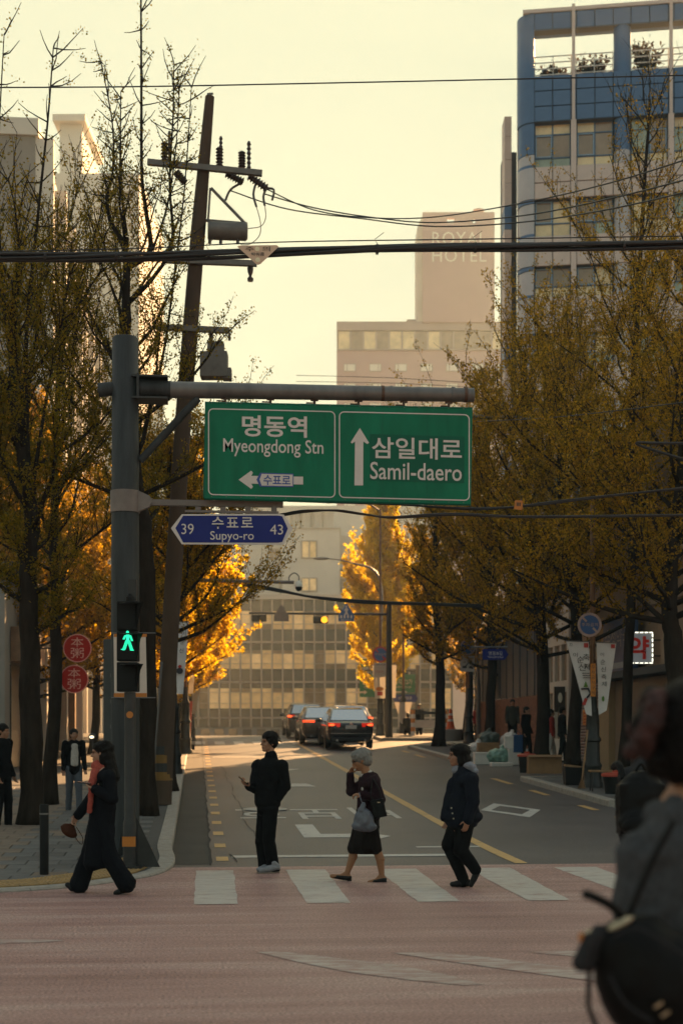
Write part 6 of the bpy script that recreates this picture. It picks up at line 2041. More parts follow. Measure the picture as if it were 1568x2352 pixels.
MB().lathe((70 * k_, 0.1, gz(88) - fgs.location.z), [(0.16, 0), (0.14, 36 * k_ + fgs.location.z - gz(88) + 0.3)], 12).build('shaft', 'galv', fgs, local=True)
bs2 = thing('street_name_sign', 'far blue street-name sign under the green signs', 'street sign', W(930, 1604, 82.0), -TH)
MB().prism([(-0.72, 0), (-0.6, -.22), (.6, -.22), (.72, 0), (.6, .22), (-.6, .22)], (0, 0, 0), (1, 0, 0), (0, 0, 1), (0, 1, 0), 0.03).build('panel', 'sign_blue', bs2, local=True)
local_text('삼일대로', 0, -0.01, 0.02, 0.8, 0.2, 'sign_white', bs2)
MB().tube([(0.6, 0.05, 0.3), (-0.7, 0.05, 0.3)], 0.04, 6).tube([(0.7, 0.05, 0.4), (0.7, 0.05, gz(82) - bs2.location.z)], 0.05, 6).build('post', 'galv', bs2, local=True)
# street lamp heads
def street_lamp(label, head, d, root):
    p, q = W(*head, d), W(*root, d)
    t = thing('street_lamp', label, 'street lamp', GP(root[0], d, SW), 0, 'slim street lamps')
    ax = (p - q); ax.z = 0; ax.normalize()
    MB().tube(catenary([Vector((q.x, q.y, gz(q.y) + SW)), Vector((q.x, q.y, q.z * 0.6)), q, p.lerp(q, 0.45) + Vector((0, 0, 0.25)), p], 5), [0.09] * 6 + [0.06] * 9 + [0.03] * 6, 8).build('mast', 'galv', t, smooth=True)
    hd = MB()
    hd.ell(p + ax * 0.3, (0.42, 0.15, 0.075), rot=Matrix.Rotation(math.atan2(ax.y, ax.x), 3, 'Z'))
    hd.build('lamp_head', 'galv', t, smooth='all')
street_lamp('slim street lamp whose head shows right of the green sign', (1112, 958), 39.6, (1316, 1010))
street_lamp('slim street lamp arching in front of the white building', (752, 1283), 72.0, (872, 1330))
street_lamp('slim street lamp above the far blue arrow sign', (1180, 1420), 58.0, (1098, 1442))

# ================================================================== things on the right pavement
mat('cardboard', (0.27, 0.155, 0.075), rough=0.85, var=0.15, scale=5)
mat('styrofoam', (0.70, 0.66, 0.62), rough=0.8, var=0.06, scale=8)
mat('bag_clear', (0.50, 0.48, 0.46), rough=0.35, var=0.35, scale=9)
mat('bag_green', (0.16, 0.28, 0.23), rough=0.35, var=0.5, scale=7)
mat('bag_dark', (0.03, 0.05, 0.04), rough=0.4, var=0.4, scale=7)
mat('red_plastic', (0.40, 0.045, 0.02), rough=0.45, var=0.1)
mat('wood', (0.24, 0.135, 0.06), rough=0.6, var=0.25, scale=10, stretch=(1, 1, .2))
mat('cone_orange', (0.62, 0.10, 0.02), rough=0.5, var=0.1)
def carton(label, px, d, w, dp, h, m='cardboard', rz=0.0, up=0.0, open_=False, cat='box', name='cardboard_box', group=None):
    b = GP(px, d, up)
    t = thing(name, label, cat, b, rz - TH, group)
    MB().box((0, 0, h / 2), (w, dp, h)).build('body', m, t, local=True, bevel=0.008)
    if open_:
        for s in (-1, 1):
            MB().box((0, s * dp * 0.62, h + 0.015), (w, dp * 0.38, 0.012), rot=Matrix.Rotation(s * -0.25, 3, 'X')).build('flap', m, t, local=True)
        MB().box((0, 0, h + 0.001), (w * .9, dp * .86, 0.01)).build('inside_shade', 'shop_dark', t, local=True)  # dark sheet on the solid body, painted shade of an open interior
    else:
        if m == 'styrofoam':
            MB().box((0, 0, h + 0.035), (w * 1.03, dp * 1.03, 0.07)).build('lid', m, t, local=True, bevel=0.012)
        else:
            MB().box((0, 0, h + 0.003), (w * 0.08, dp * 1.0, 0.006)).build('tape', 'bracket_grey', t, local=True)
    return t
carton('long low cardboard box lying open on the right pavement edge', 1248, 36.6, 0.86, 0.5, 0.44, open_=True, up=SW)
def bucket(label, px, d, r, h, lid='red_plastic', up=SW):
    t = thing('bucket', label, 'bucket', GP(px, d, up), 0, 'dark tubs with red lids')
    MB().lathe((0, 0, 0), [(r * 0.78, 0), (r * 0.95, h), (r, h)], 20).build('tub', 'black_plastic', t, local=True, smooth=True)
    MB().lathe((0, 0, h), [(r * 1.08, 0), (r * 1.08, 0.05), (r * 0.9, 0.075), (r * 0.2, 0.085)], 20).build('lid', lid, t, local=True, smooth=True)
    MB().box((0, 0, h + 0.11), (0.12, 0.03, 0.05)).build('knob', lid, t, local=True)
bucket('dark tub with red lid left of the open cardboard box', 1209, 36.9, 0.23, 0.42)
bucket('dark tub with red lid beside the low stool', 1412, 29.6, 0.27, 0.36)
stl = thing('stool', 'low stool with wooden seat beside the lamp post base', 'stool', GP(1386, 30.3, SW), -TH)
MB().box((0, 0, 0.43), (0.62, 0.36, 0.04)).build('seat', 'wood', stl, local=True, bevel=0.008)
for x in (-0.27, 0.27):
    for y in (-0.14, 0.14):
        MB().tube([(x, y, 0), (x, y, 0.41)], 0.016, 6).build('leg', 'dark_metal', stl, local=True)
crt = thing('crate', 'dark plastic crate with pale lid left of the lamp post base', 'crate', GP(1320, 32.3, SW), -TH)
MB().box((0, 0, 0.2), (0.48, 0.36, 0.4), taper=1.08).build('body', 'black_plastic', crt, local=True)
MB().box((-0.06, 0, 0.425), (0.36, 0.34, 0.05), rot=Matrix.Rotation(0.12, 3, 'Y')).build('lid', 'wood', crt, local=True)
brm = thing('broom', 'wooden broom leaning against the lamp post', 'broom', GP(1336, 31.0, SW), -TH)
MB().tube([(0, 0, 0.22), (0.17, 0.30, 1.28)], 0.02, 7).build('handle', 'wood', brm, local=True)
brs = MB()
rnd = random.Random(6)
for i in range(40):
    a = rnd.uniform(0, 6.28); r = rnd.uniform(0.02, 0.10)
    brs.tube([(0, 0, 0.26), (r * math.cos(a) - 0.02, r * math.sin(a) * 0.5 - 0.02, 0.01)], 0.006, 3)
brs.build('bristles', 'wood', brm, local=True)
# rubbish heap by the driveway
GB = 'rubbish put out by the driveway'
carton('brown cardboard box standing in the rubbish heap', 1120, 44.6, 0.66, 0.5, 0.62, up=0.0, group=GB)
carton('white foam box at the right end of the rubbish heap', 1187, 43.2, 0.62, 0.5, 0.42, 'styrofoam', 0.1, name='foam_box', group=GB)
carton('white foam box stacked on top at the right end of the heap', 1180, 43.25, 0.60, 0.45, 0.30, 'styrofoam', -0.05, up=0.50, name='foam_box', group=GB)
carton('low white foam box in front of the brown box', 1107, 43.4, 0.52, 0.4, 0.30, 'styrofoam', 0.08, name='foam_box', group=GB)
carton('flat white foam lid lying on the road before the heap', 1150, 42.3, 0.62, 0.4, 0.05, 'styrofoam', 0.05, name='foam_board', cat='foam board', group=GB)
def bag(label, px, d, r, m, seed, up=0.0, sx=1.0):
    rnd = random.Random(seed)
    b = MB()
    b.ell((0, 0, r * 0.72), (r * sx, r * 0.9, r * 0.75))
    for k in range(7):
        a = rnd.uniform(0, 6.28); z = rnd.uniform(0.3, 1.1)
        b.ell((r * .6 * sx * math.cos(a), r * .6 * math.sin(a), r * z), (r * .42, r * .42, r * .38))
    b.cap((0, 0, r * 1.2), (r * .12, 0, r * 1.6), r * .14, r * .2)
    t = thing('rubbish_bag', label, 'rubbish bag', GP(px, d, up), 0, GB)
    me = remeshed(b, r * 0.07, 1, disp=r * 0.22, dscale=r * 0.4)
    obj('sack', me, m, t)
    MB().lathe((0.01, 0, r * 1.22), [(r * .16, -0.01), (r * .16, 0.01)], 8).build('knot', 'bag_dark', t, local=True)
bag('clear rubbish bag at the left end of the heap', 1095, 45.6, 0.40, 'bag_clear', 1)
bag('dark green rubbish bag between clear bag and brown box', 1119, 46.5, 0.38, 'bag_dark', 2, 0.35)
bag('pale rubbish bag leaning right of the brown box', 1155, 44.8, 0.36, 'bag_clear', 3)
bag('green and white rubbish bag in front of the foam boxes', 1150, 43.3, 0.34, 'bag_green', 4, sx=1.4)
bag('pale rubbish bag high at the back of the heap', 1172, 46.4, 0.36, 'bag_clear', 5, 0.35)
# traffic cone and planter
cn = thing('traffic_cone', 'orange traffic cone with pale bands standing on a planter', 'cone', GP(1034, 59.0, SW + 0.5), 0)
MB().lathe((0, 0, 0), [(0.21, 0), (0.21, 0.04), (0.17, 0.05), (0.055, 0.82), (0.04, 0.83)], 16).build('cone', 'cone_orange', cn, local=True, smooth=True)
for z, r in ((0.36, 0.127), (0.60, 0.091)):
    MB().lathe((0, 0, z), [(r + .004, -0.05), (r - .008, 0.05)], 16).build('band', 'sign_white', cn, local=True)
pl = thing('planter', 'round stone planter under the traffic cone', 'planter', GP(1034, 59.0, SW), 0)
MB().lathe((0, 0, 0), [(0.42, 0), (0.50, 0.30), (0.52, 0.48), (0.45, 0.5)], 20).build('bowl', 'concrete_grey', pl, local=True, smooth=True)
br_ = thing('barrier', 'striped works barrier beside the far pavement corner', 'barrier', GP(985, 66.0, SW), -TH)
for x in (-0.75, 0.75):
    for k in range(6):
        MB().lathe((x, 0, 0.2 * k), [(0.10, 0), (0.10, 0.195)], 12).build('post_band', 'orange_trim' if k % 2 else 'sign_white', br_, local=True)
MB().box((0, 0, 0.55), (1.4, 0.06, 0.35)).build('board', 'banner_cloth', br_, local=True)
MB().box((0, 0, 1.05), (1.4, 0.06, 0.12)).build('rail', 'dark_metal', br_, local=True)
# ================================================================== cars
def car_paint(name, col):
    return mat(name, col, rough=0.25, metal=0.0, var=0.0, coat=0.6, spec=0.3)
car_paint('paint_black', (0.012, 0.012, 0.014)); car_paint('paint_grey', (0.045, 0.042, 0.040)); car_paint('paint_brown', (0.05, 0.038, 0.03)); car_paint('paint_white', (0.55, 0.54, 0.52))
mat('car_glass', (0.50, 0.54, 0.54), rough=0.06, metal=0.8, var=0.0, spec=1.0)
mat('rubber', (0.012, 0.012, 0.012), rough=0.8, var=0.2)
mat('rim_metal', (0.35, 0.35, 0.35), rough=0.3, metal=0.9, var=0.05)
mat('tail_red', (0.32, 0.010, 0.006), rough=0.15, var=0.0, emit=(1.0, 0.03, 0.01), estr=0.10)
mat('brake_lit', (0.8, 0.10, 0.03), rough=0.15, var=0.0, emit=(1.0, 0.10, 0.02), estr=0.7)
mat('plate_white', (0.50, 0.48, 0.45), rough=0.4, var=0.05)
mat('trim_dark', (0.012, 0.012, 0.012), rough=0.6, var=0.1)
mat('chrome', (0.6, 0.6, 0.58), rough=0.12, metal=1.0, var=0.0)
def car(label, u, v, H=1.46, Wd=1.80, Lc=4.65, paint='paint_black', style=0, seed=0):
    t = thing('car', label, 'car', (u, v, gz(v + 2)), 0, 'cars driving up the street')
    t.rotation_euler = (math.atan(0.0335), 0, 0)
    w = Wd / 2
    deck = 1.00 if style != 2 else 1.06
    # stations along the car: y, sill z, deck z, half-width factor
    st = [(0.0, 0.42, 0.80, 0.80), (0.04, 0.30, 0.93, 0.90), (0.16, 0.22, deck - 0.01, 0.965), (0.45, 0.20, deck, 1.0), (1.0, 0.19, deck - 0.03, 1.0), (2.2, 0.19, deck - 0.06, 1.0), (3.3, 0.19, 0.94, 1.0),
          (4.0, 0.20, 0.86, 0.97), (4.4, 0.24, 0.76, 0.90), (Lc - 0.05, 0.32, 0.62, 0.74), (Lc, 0.40, 0.55, 0.62)]
    vs, fs = [], []
    for y, zb_, zd, f in st:
        ww = w * f
        half = [(0.0, zb_), (ww * 0.72, zb_), (ww * 0.93, zb_ + 0.07), (ww * 0.985, zb_ + (zd - zb_) * 0.40), (ww, zb_ + (zd - zb_) * 0.66), (ww * 0.975, zb_ + (zd - zb_) * 0.88), (ww * 0.90, zd - 0.015), (ww * 0.70, zd), (0.0, zd + 0.012)]
        ring = half + [(-x, z) for x, z in half[-2:0:-1]]
        vs += [(x, y, z) for x, z in ring]
    n = 16
    for i in range(len(st) - 1):
        for k in range(n):
            k2 = (k + 1) % n
            fs.append((i * n + k, i * n + k2, (i + 1) * n + k2, (i + 1) * n + k))
    fs += [tuple(reversed(range(n))), tuple(range((len(st) - 1) * n, len(st) * n))]
    fs = [tuple(reversed(f)) for f in fs]
    body = MB().add(vs, fs).build('body', paint, t, local=True, smooth=True)
    sb = body.modifiers.new('sub', 'SUBSURF'); sb.levels = 1; sb.render_levels = 1
    # greenhouse
    yr0, yr1, yf1, yf0 = (0.62, 1.25, 2.45, 3.35) if style != 2 else (0.25, 0.62, 2.55, 3.3)
    gb, gr = w * 0.90, w * 0.70
    zr = H
    zd = deck - 0.03
    A = [(-gb, yr0, zd), (gb, yr0, zd), (gr, yr1, zr - 0.03), (-gr, yr1, zr - 0.03)]
    gl = MB()
    def pane(q, name, push=0.0):
        q = [Vector(p) for p in q]
        nrm = (q[1] - q[0]).cross(q[3] - q[0]).normalized()
        c = sum(q, Vector()) / 4
        o_ = [p + nrm * 0.004 for p in q]
        i_ = [p - nrm * 0.02 for p in q]
        return MB().add(o_ + i_, [(0, 1, 2, 3), (7, 6, 5, 4), (0, 4, 5, 1), (1, 5, 6, 2), (2, 6, 7, 3), (3, 7, 4, 0)]).build(name, 'car_glass', t, local=True)
    # cabin shell
    rings = [(yr0 - 0.06, zd - 0.02, gb, zd - 0.01, gb * 0.98), (yr1, zd - 0.02, gb, zr - 0.025, gr), ((yr1 + yf1) / 2, zd - .02, gb, zr + 0.005, gr * 1.02), (yf1, zd - .02, gb, zr - 0.03, gr), (yf0 + 0.05, zd - .04, gb, zd - 0.03, gb * .97)]
    vs, fs = [], []
    for y, z0, w0, z1, w1 in rings:
        vs += [(-w0, y, z0), (-w1, y, z1 - 0.0), (-w1 * 0.86, y, z1 + 0.022), (w1 * 0.86, y, z1 + 0.022), (w1, y, z1), (w0, y, z0)]
    for i in range(len(rings) - 1):
        for k in range(6):
            k2 = (k + 1) % 6
            fs.append((i * 6 + k, i * 6 + k2, (i + 1) * 6 + k2, (i + 1) * 6 + k)[::-1])
    fs += [tuple(range(6))[::-1], tuple(range((len(rings) - 1) * 6, len(rings) * 6))]
    cab = MB().add(vs, [f[::-1] for f in fs]).build('cabin', paint, t, local=True, smooth=True, bevel=0.03)
    def rearq(f0, f1, s):      # rear window between pillar fractions
        y0, y1 = yr0 + (yr1 - yr0) * f0, yr0 + (yr1 - yr0) * f1
        z0, z1 = zd + (zr - zd) * f0, zd + (zr - zd) * f1
        w0, w1 = (gb + (gr - gb) * f0) * s, (gb + (gr - gb) * f1) * s
        d_ = 0.022
        return [(-w0, y0 - d_ - 0.03, z0 + d_), (w0, y0 - d_ - 0.03, z0 + d_), (w1, y1 - d_ - 0.01, z1 + d_ - 0.02), (-w1, y1 - d_ - 0.01, z1 + d_ - 0.02)]
    pane(rearq(0.10, 0.93, 0.88), 'rear_window')
    for s in (-1, 1):
        q = [(s * (gb + 0.006), yr0 + 0.45, zd + 0.05), (s * (gb + 0.006), yf0 - 0.25, zd + 0.05), (s * (gr + 0.016), yf1 - 0.02, zr - 0.08), (s * (gr + 0.016), yr1 + 0.10, zr - 0.08)]
        pane(q if s > 0 else [q[1], q[0], q[3], q[2]], 'side_window')
    q = [(-gb * .9, yf0 + .06, zd + .0), (gb * .9, yf0 + .06, zd + .0), (gr * .9, yf1 + .06, zr - .05), (-gr * .9, yf1 + .06, zr - .05)]
    pane([q[1], q[0], q[3], q[2]], 'windscreen')
    # wheels
    for y in (0.92, 3.72):
        for s in (-1, 1):
            wh = MB().lathe((s * (w - 0.12), y, 0.325), [(0.20, -0.11), (0.325, -0.09), (0.325, 0.09), (0.20, 0.11)], 22, 'X').build('wheel', 'rubber', t, local=True, smooth=True)
            MB().lathe((s * (w - 0.02), y, 0.325), [(0.205, -0.02), (0.205, 0.015), (0.05, 0.02)], 18, 'X').build('rim', 'rim_metal', wh, local=True, smooth=True)
            MB().lathe((s * (w - 0.06), y, 0.33), [(0.37, -0.06), (0.37, 0.045)], 22, 'X').build('arch', 'trim_dark', t, local=True)
    # rear lamps
    for s in (-1, 1):
        if style == 1:
            q = [(s * w * 0.40, 0.02, 0.86), (s * w * 0.93, 0.09, 0.86), (s * w * 0.95, 0.11, 0.97), (s * w * 0.42, 0.03, 0.955)]
        elif style == 2:
            q = [(s * w * 0.60, 0.03, 0.92), (s * w * 0.95, 0.10, 0.90), (s * w * 0.95, 0.12, 1.03), (s * w * 0.62, 0.05, 1.03)]
        else:
            q = [(s * w * 0.46, 0.015, 0.80), (s * w * 0.93, 0.08, 0.82), (s * w * 0.95, 0.10, 0.955), (s * w * 0.44, 0.03, 0.945)]
        q = [Vector(p) for p in q]
        if s < 0: q = [q[1], q[0], q[3], q[2]]
        lamp = MB().add([p + Vector((0, -0.02, 0)) for p in q] + [p + Vector((0, 0.10, 0)) for p in q], [(0, 1, 2, 3), (7, 6, 5, 4), (0, 4, 5, 1), (1, 5, 6, 2), (2, 6, 7, 3), (3, 7, 4, 0)]).build('tail_light', 'tail_red', t, local=True)
        c = sum(q, Vector()) / 4
        if style == 1:
            for dz in (-0.025, 0.025):
                MB().box((c.x, c.y - 0.03, c.z + dz), (w * 0.50, 0.03, 0.018), rot=Matrix.Rotation(s * 0.16, 3, 'Z')).build('lit_strip', 'brake_lit', lamp, local=True)
        else:
            MB().ell((c.x + s * w * 0.10, c.y - 0.03, c.z), (0.11, 0.025, 0.040)).build('lit_bulb', 'brake_lit', lamp, local=True)
    hb = MB().box((0, yr1 + 0.03, zr - 0.045), (0.34, 0.03, 0.022)).build('high_brake_light', 'brake_lit', t, local=True)
    pz = 0.80 if style == 0 else (0.62 if style == 1 else 0.78)
    pb2 = MB().box((0, -0.012, pz), (0.42, 0.03, 0.135)).build('number_plate', 'plate_white', t, local=True)
    MB().lathe((0, 0.0, 0.925), [(0.055, -0.02), (0.055, 0.01)], 16, 'Y').build('badge', 'chrome', t, local=True)
    MB().bbox(-w * 0.80, w * 0.80, -0.035, 0.05, 0.285, 0.42).build('lower_bumper', 'trim_dark', t, local=True)
    MB().bbox(-w * 0.86, w * 0.86, -0.03, 0.03, 0.555, 0.572).build('bumper_crease', 'chrome' if style == 0 else 'trim_dark', t, local=True)
    for s in (-1, 1):
        MB().lathe((s * w * 0.58, -0.04, 0.31), [(0.045, -0.02), (0.045, 0.06)], 10, 'Y').build('exhaust', 'chrome', t, local=True)
        m_ = MB().ell((s * (w + 0.10), 2.55, 1.0), (0.11, 0.06, 0.075)).build('wing_mirror', paint, t, local=True, smooth='all')
        MB().bbox(min(s * w * .93, s * (w + .05)), max(s * w * .93, s * (w + .05)), 2.55, 2.60, 0.96, 1.0).build('mirror_arm', 'trim_dark', m_, local=True)
    MB().tube([(0, yr1 + 0.25, zr + 0.01), (0, yr1 + 0.10, zr + 0.06)], 0.012, 6).build('aerial', 'trim_dark', t, local=True)
    return t
car('black sedan with white number plate, nearest of the cars going uphill', 5.66, 52.6, 1.46, 1.80, style=0, paint='paint_black')
car('dark sedan with wide lit tail lamps, left of the nearest car', 5.05, 56.9, 1.47, 1.86, style=1, paint='paint_brown')
car('dark car with a pale roof, farthest left of the cars', 4.95, 64.6, 1.50, 1.82, style=2, paint='paint_grey')
car('car mostly hidden ahead of the nearest black sedan', 6.55, 60.4, 1.48, 1.82, style=2, paint='paint_white')
# ================================================================== people
def skin_mat(name, col):
    return mat(name, col, rough=0.55, var=0.08, scale=20, spec=0.4)
skin_mat('skin', (0.30, 0.150, 0.088)); skin_mat('skin_pale', (0.36, 0.195, 0.125)); skin_mat('skin_leg', (0.27, 0.125, 0.060))
for nm, c in (('cl_black', (0.006, 0.006, 0.0065)), ('cl_navy', (0.009, 0.011, 0.017)), ('cl_plum', (0.022, 0.011, 0.014)), ('cl_skirt', (0.012, 0.009, 0.008)), ('cl_coat', (0.006, 0.0065, 0.009)),
              ('cl_scarf', (0.33, 0.075, 0.055)), ('cl_white', (0.42, 0.39, 0.36)), ('cl_grey', (0.20, 0.21, 0.24)), ('cl_jean', (0.085, 0.095, 0.115)), ('cl_olive', (0.045, 0.045, 0.038)),
              ('cl_red', (0.28, 0.035, 0.028)), ('cl_blue', (0.03, 0.07, 0.17)), ('cl_charcoal', (0.030, 0.030, 0.032)), ('cl_smoke', (0.060, 0.062, 0.066)), ('cl_brown', (0.055, 0.020, 0.010))):
    cloth_mat(nm, c)
mat('hair_black', (0.006, 0.0045, 0.004), rough=0.5, spec=0.12, var=0.4, scale=30, stretch=(6, 6, 0.6), bump=0.5, bscale=60)
mat('hair_grey', (0.19, 0.178, 0.16), rough=0.5, var=0.35, scale=26, stretch=(6, 6, 0.6), bump=0.5, bscale=60)
mat('shoe_black', (0.008, 0.008, 0.008), rough=0.4, spec=0.2, var=0.2)
mat('shoe_grey', (0.20, 0.205, 0.22), rough=0.6, var=0.2, scale=30)
mat('sole_pale', (0.40, 0.35, 0.30), rough=0.7, var=0.1)
mat('leather_black', (0.006, 0.006, 0.006), rough=0.5, spec=0.12, var=0.2, bump=0.2, bscale=40)
mat('phone_dark', (0.01, 0.01, 0.012), rough=0.15, var=0)
mat('bag_film', (0.085, 0.093, 0.115), rough=0.35, var=0.25, scale=8)
mat('eye_dark', (0.01, 0.008, 0.006), rough=0.2, var=0)
mat('plaid_brown', (0.042, 0.016, 0.014), rough=0.9, var=0.6, scale=26)
mat('silver', (0.45, 0.38, 0.26), rough=0.3, metal=0.8, var=0.1)

def Rz(f):
    return Matrix.Rotation(math.atan2(f[1], f[0]), 3, 'Z')
def head_prims(b, hc, f, pitch=0.0, s=1.0, neck=None, nr=0.054):
    hc = Vector(hc); f = Vector((f[0], f[1], 0)).normalized()
    R = Rz(f) @ Matrix.Rotation(pitch, 3, 'Y')         # x forward, y left, z up; positive pitch looks down
    P = lambda x, y, z: hc + R @ (Vector((x, y, z)) * s)
    E = lambda c, r: b.ell(P(*c), [q * s for q in r], 14, 9, rot=R)
    E((-0.012, 0, 0.028), (0.094, 0.074, 0.090)); E((0.026, 0, -0.042), (0.062, 0.056, 0.074)); E((0.058, 0, -0.094), (0.030, 0.030, 0.024))
    b.cap(P(0.086, 0, 0.008), P(0.104, 0, -0.028), 0.010 * s, 0.0155 * s, 8)
    E((0.076, 0, 0.026), (0.022, 0.052, 0.014)); E((0.084, 0, -0.060), (0.014, 0.026, 0.008)); E((0.081, 0, -0.072), (0.014, 0.024, 0.008))
    for sd in (-1, 1):
        E((-0.004, sd * 0.074, -0.012), (0.020, 0.009, 0.033)); E((0.055, sd * 0.034, -0.030), (0.03, 0.024, 0.026))
    if neck is not None:
        b.cap(P(-0.014, 0, -0.055), Vector(neck), nr * s, nr * 1.08 * s)
    return P, R
def hand_prims(b, wrist, d, n, s=1.0, curl=0.6, thumb=1):
    """palm and five fingers; d: direction of the hand, n: palm normal"""
    w = Vector(wrist); d = Vector(d).normalized(); n = Vector(n); n = (n - d * n.dot(d)).normalized(); a = d.cross(n)
    Rm = Matrix((d, a, n)).transposed()
    b.ell(w + d * 0.048 * s, (0.052 * s, 0.040 * s, 0.016 * s), 12, 8, rot=Rm)
    b.cap(w - d * 0.03 * s, w + d * 0.02 * s, 0.026 * s, 0.026 * s, 8)
    for i, (off, L) in enumerate(((0.029, 0.070), (0.010, 0.080), (-0.010, 0.075), (-0.028, 0.058))):
        p0 = w + d * 0.088 * s + a * off * s
        d1 = (d * math.cos(curl * 0.6) + n * math.sin(curl * 0.6)).normalized()
        p1 = p0 + d1 * L * 0.5 * s
        d2 = (d * math.cos(curl * 1.7) + n * math.sin(curl * 1.7)).normalized()
        p2 = p1 + d2 * L * 0.5 * s
        b.cap(p0 - d * 0.012 * s, p1, 0.0098 * s, 0.009 * s, 7); b.cap(p1, p2, 0.009 * s, 0.0078 * s, 7)
    p0 = w + d * 0.030 * s + a * thumb * 0.034 * s
    p1 = p0 + (d * 0.6 + a * thumb * 0.75 + n * 0.35).normalized() * 0.034 * s
    p2 = p1 + (d * 0.85 + a * thumb * 0.2 + n * 0.5).normalized() * 0.030 * s
    b.cap(p0, p1, 0.013 * s, 0.011 * s, 7); b.cap(p1, p2, 0.011 * s, 0.009 * s, 7)

class Person:
    def __init__(s, label, px0, fy, d, group=None, up=None):
        s.px0, s.fy, s.d = px0, fy, d
        s.k = FPX / d
        p = W(px0, fy, d)
        s.o = thing('person', label, 'person', p, -TH, group)
    def J(s, px, py, b=0.0):
        return Vector(((px - s.px0) / s.k, b, (s.fy - py) / s.k))
    def part(s, name, m, b, voxel=0.012, smooth=2, disp=0.0, dscale=0.12, parent=None):
        return obj(name, remeshed(b, voxel, smooth, disp, dscale), m, parent or s.o)
    def eyes(s, P, par, sc=1.0):
        for sd in (-1, 1):
            MB().ell(P(0.083, sd * 0.031, 0.004), (0.011 * sc, 0.013 * sc, 0.007 * sc), 8, 6).build('eye', 'eye_dark', par, local=True)
            c = P(0.088, sd * 0.032, 0.026); MB().ell(c, (0.010 * sc, 0.020 * sc, 0.004 * sc), 8, 5).build('eyebrow', 'hair_black', par, local=True)

def wisps(par, P, R, n, m, seed, L=0.05, low=-0.1):
    rnd = random.Random(seed); b = MB()
    for k in range(n):
        a = rnd.uniform(0, 2 * PI); e = rnd.uniform(-0.5, 1.3)
        d = Vector((math.cos(a) * math.cos(e), math.sin(a) * math.cos(e), math.sin(e)))
        if d.x > 0.55 and d.z < 0.55: continue
        p0 = Vector((-0.02 + 0.100 * d.x, 0.088 * d.y, 0.045 + 0.085 * d.z))
        t_ = Vector((rnd.uniform(-.6, .2), rnd.uniform(-.5, .5), rnd.uniform(-1.0, 0.1))).normalized()
        pts = [P(*p0), P(*(p0 + d * 0.010 + t_ * L * 0.5)), P(*(p0 + d * 0.006 + t_ * L))]
        b.tube(pts, [0.0035, 0.003, 0.0012], 4)
    b.build('hair_strands', m, par, local=True)

# ---------------------------------------------------------------- man in black jacket holding a phone
p = Person('man in black jacket holding a phone while crossing the street', 616, 2005, 17.1, 'people on the crossing')
J = p.J
f = Vector((-0.84, -0.54, 0)).normalized(); lf = Vector((0.54, -0.84, 0))
b = MB()
P, R = head_prims(b, J(618, 1705), f, -0.05, 1.0, neck=J(622, 1752))
b.cap(J(618, 1765), J(614, 1850), 0.10, 0.09)
sl_, el_, wl_ = J(647, 1760, -0.10), J(656, 1806, -0.10), J(640, 1832, -0.08)
sr_, er_, wr_ = J(592, 1760, 0.10), J(584, 1809, 0.04), J(573, 1806, -0.10)
for a, c, e in ((sl_, el_, wl_), (sr_, er_, wr_)):
    b.cap(J(618, 1766), a, 0.06, 0.055); b.cap(a, c, 0.05, 0.04); b.cap(c, e, 0.04, 0.028)
hl, kl, al = J(622, 1862, -0.07), J(618, 1930, -0.07), J(629, 1988, -0.06)
hr, kr, ar = J(607, 1862, 0.06), J(600, 1932, 0.05), J(608, 1988, 0.03)
for a, c, e in ((hl, kl, al), (hr, kr, ar)):
    b.cap(a, c, 0.075, 0.05); b.cap(c, e, 0.05, 0.035)
hand_prims(b, wr_, J(560, 1797, -0.16) - wr_, (0.2, 0.1, 1), 1.0, 0.9, -1)
hand_prims(b, wl_, J(628, 1845, -0.04) - wl_, (-0.5, 0.6, 0), 0.9, 0.4, 1)
body = p.part('body', 'skin', b, 0.0075, 2)
p.eyes(P, body)
b = MB()
b.cap(J(619, 1768), J(617, 1800), 0.165, 0.185); b.cap(J(617, 1800), J(615, 1838), 0.185, 0.165); b.ell(J(618, 1784), (0.205, 0.14, 0.13), rot=Rz(lf))
b.ell(J(615, 1842), (0.170, 0.15, 0.06), rot=Rz(lf))
for a, c, e in ((sl_, el_, wl_), (sr_, er_, wr_)):
    b.cap(J(618, 1766), a, 0.11, 0.088); b.cap(a, c, 0.086, 0.074); b.cap(c, e, 0.074, 0.052)
b.cap(J(621, 1752), J(622, 1737), 0.100, 0.082)
p.part('jacket', 'cl_black', b, 0.011, 2, 0.020, 0.10)
b = MB()
for a, c, e in ((hl, kl, al), (hr, kr, ar)):
    b.cap(a, c, 0.100, 0.082); b.cap(c, e + Vector((0, 0, -0.035)), 0.082, 0.080)
b.ell(J(615, 1856), (0.15, 0.13, 0.10), rot=Rz(lf))
p.part('trousers', 'cl_black', b, 0.011, 2, 0.014, 0.09)
b = MB()
b.ell(P(-0.014, 0, 0.056), (0.102, 0.090, 0.088), rot=R); b.ell(P(-0.045, 0, 0.0), (0.070, 0.086, 0.080), rot=R); b.ell(P(0.040, 0.0, 0.058), (0.052, 0.072, 0.050), rot=R)
for sd in (-1, 1):
    b.ell(P(0.005, sd * 0.070, 0.018), (0.050, 0.020, 0.050), rot=R)
p.part('hair', 'hair_black', b, 0.007, 1, 0.012, 0.03)
wisps(p.o, P, R, 90, 'hair_black', 1)
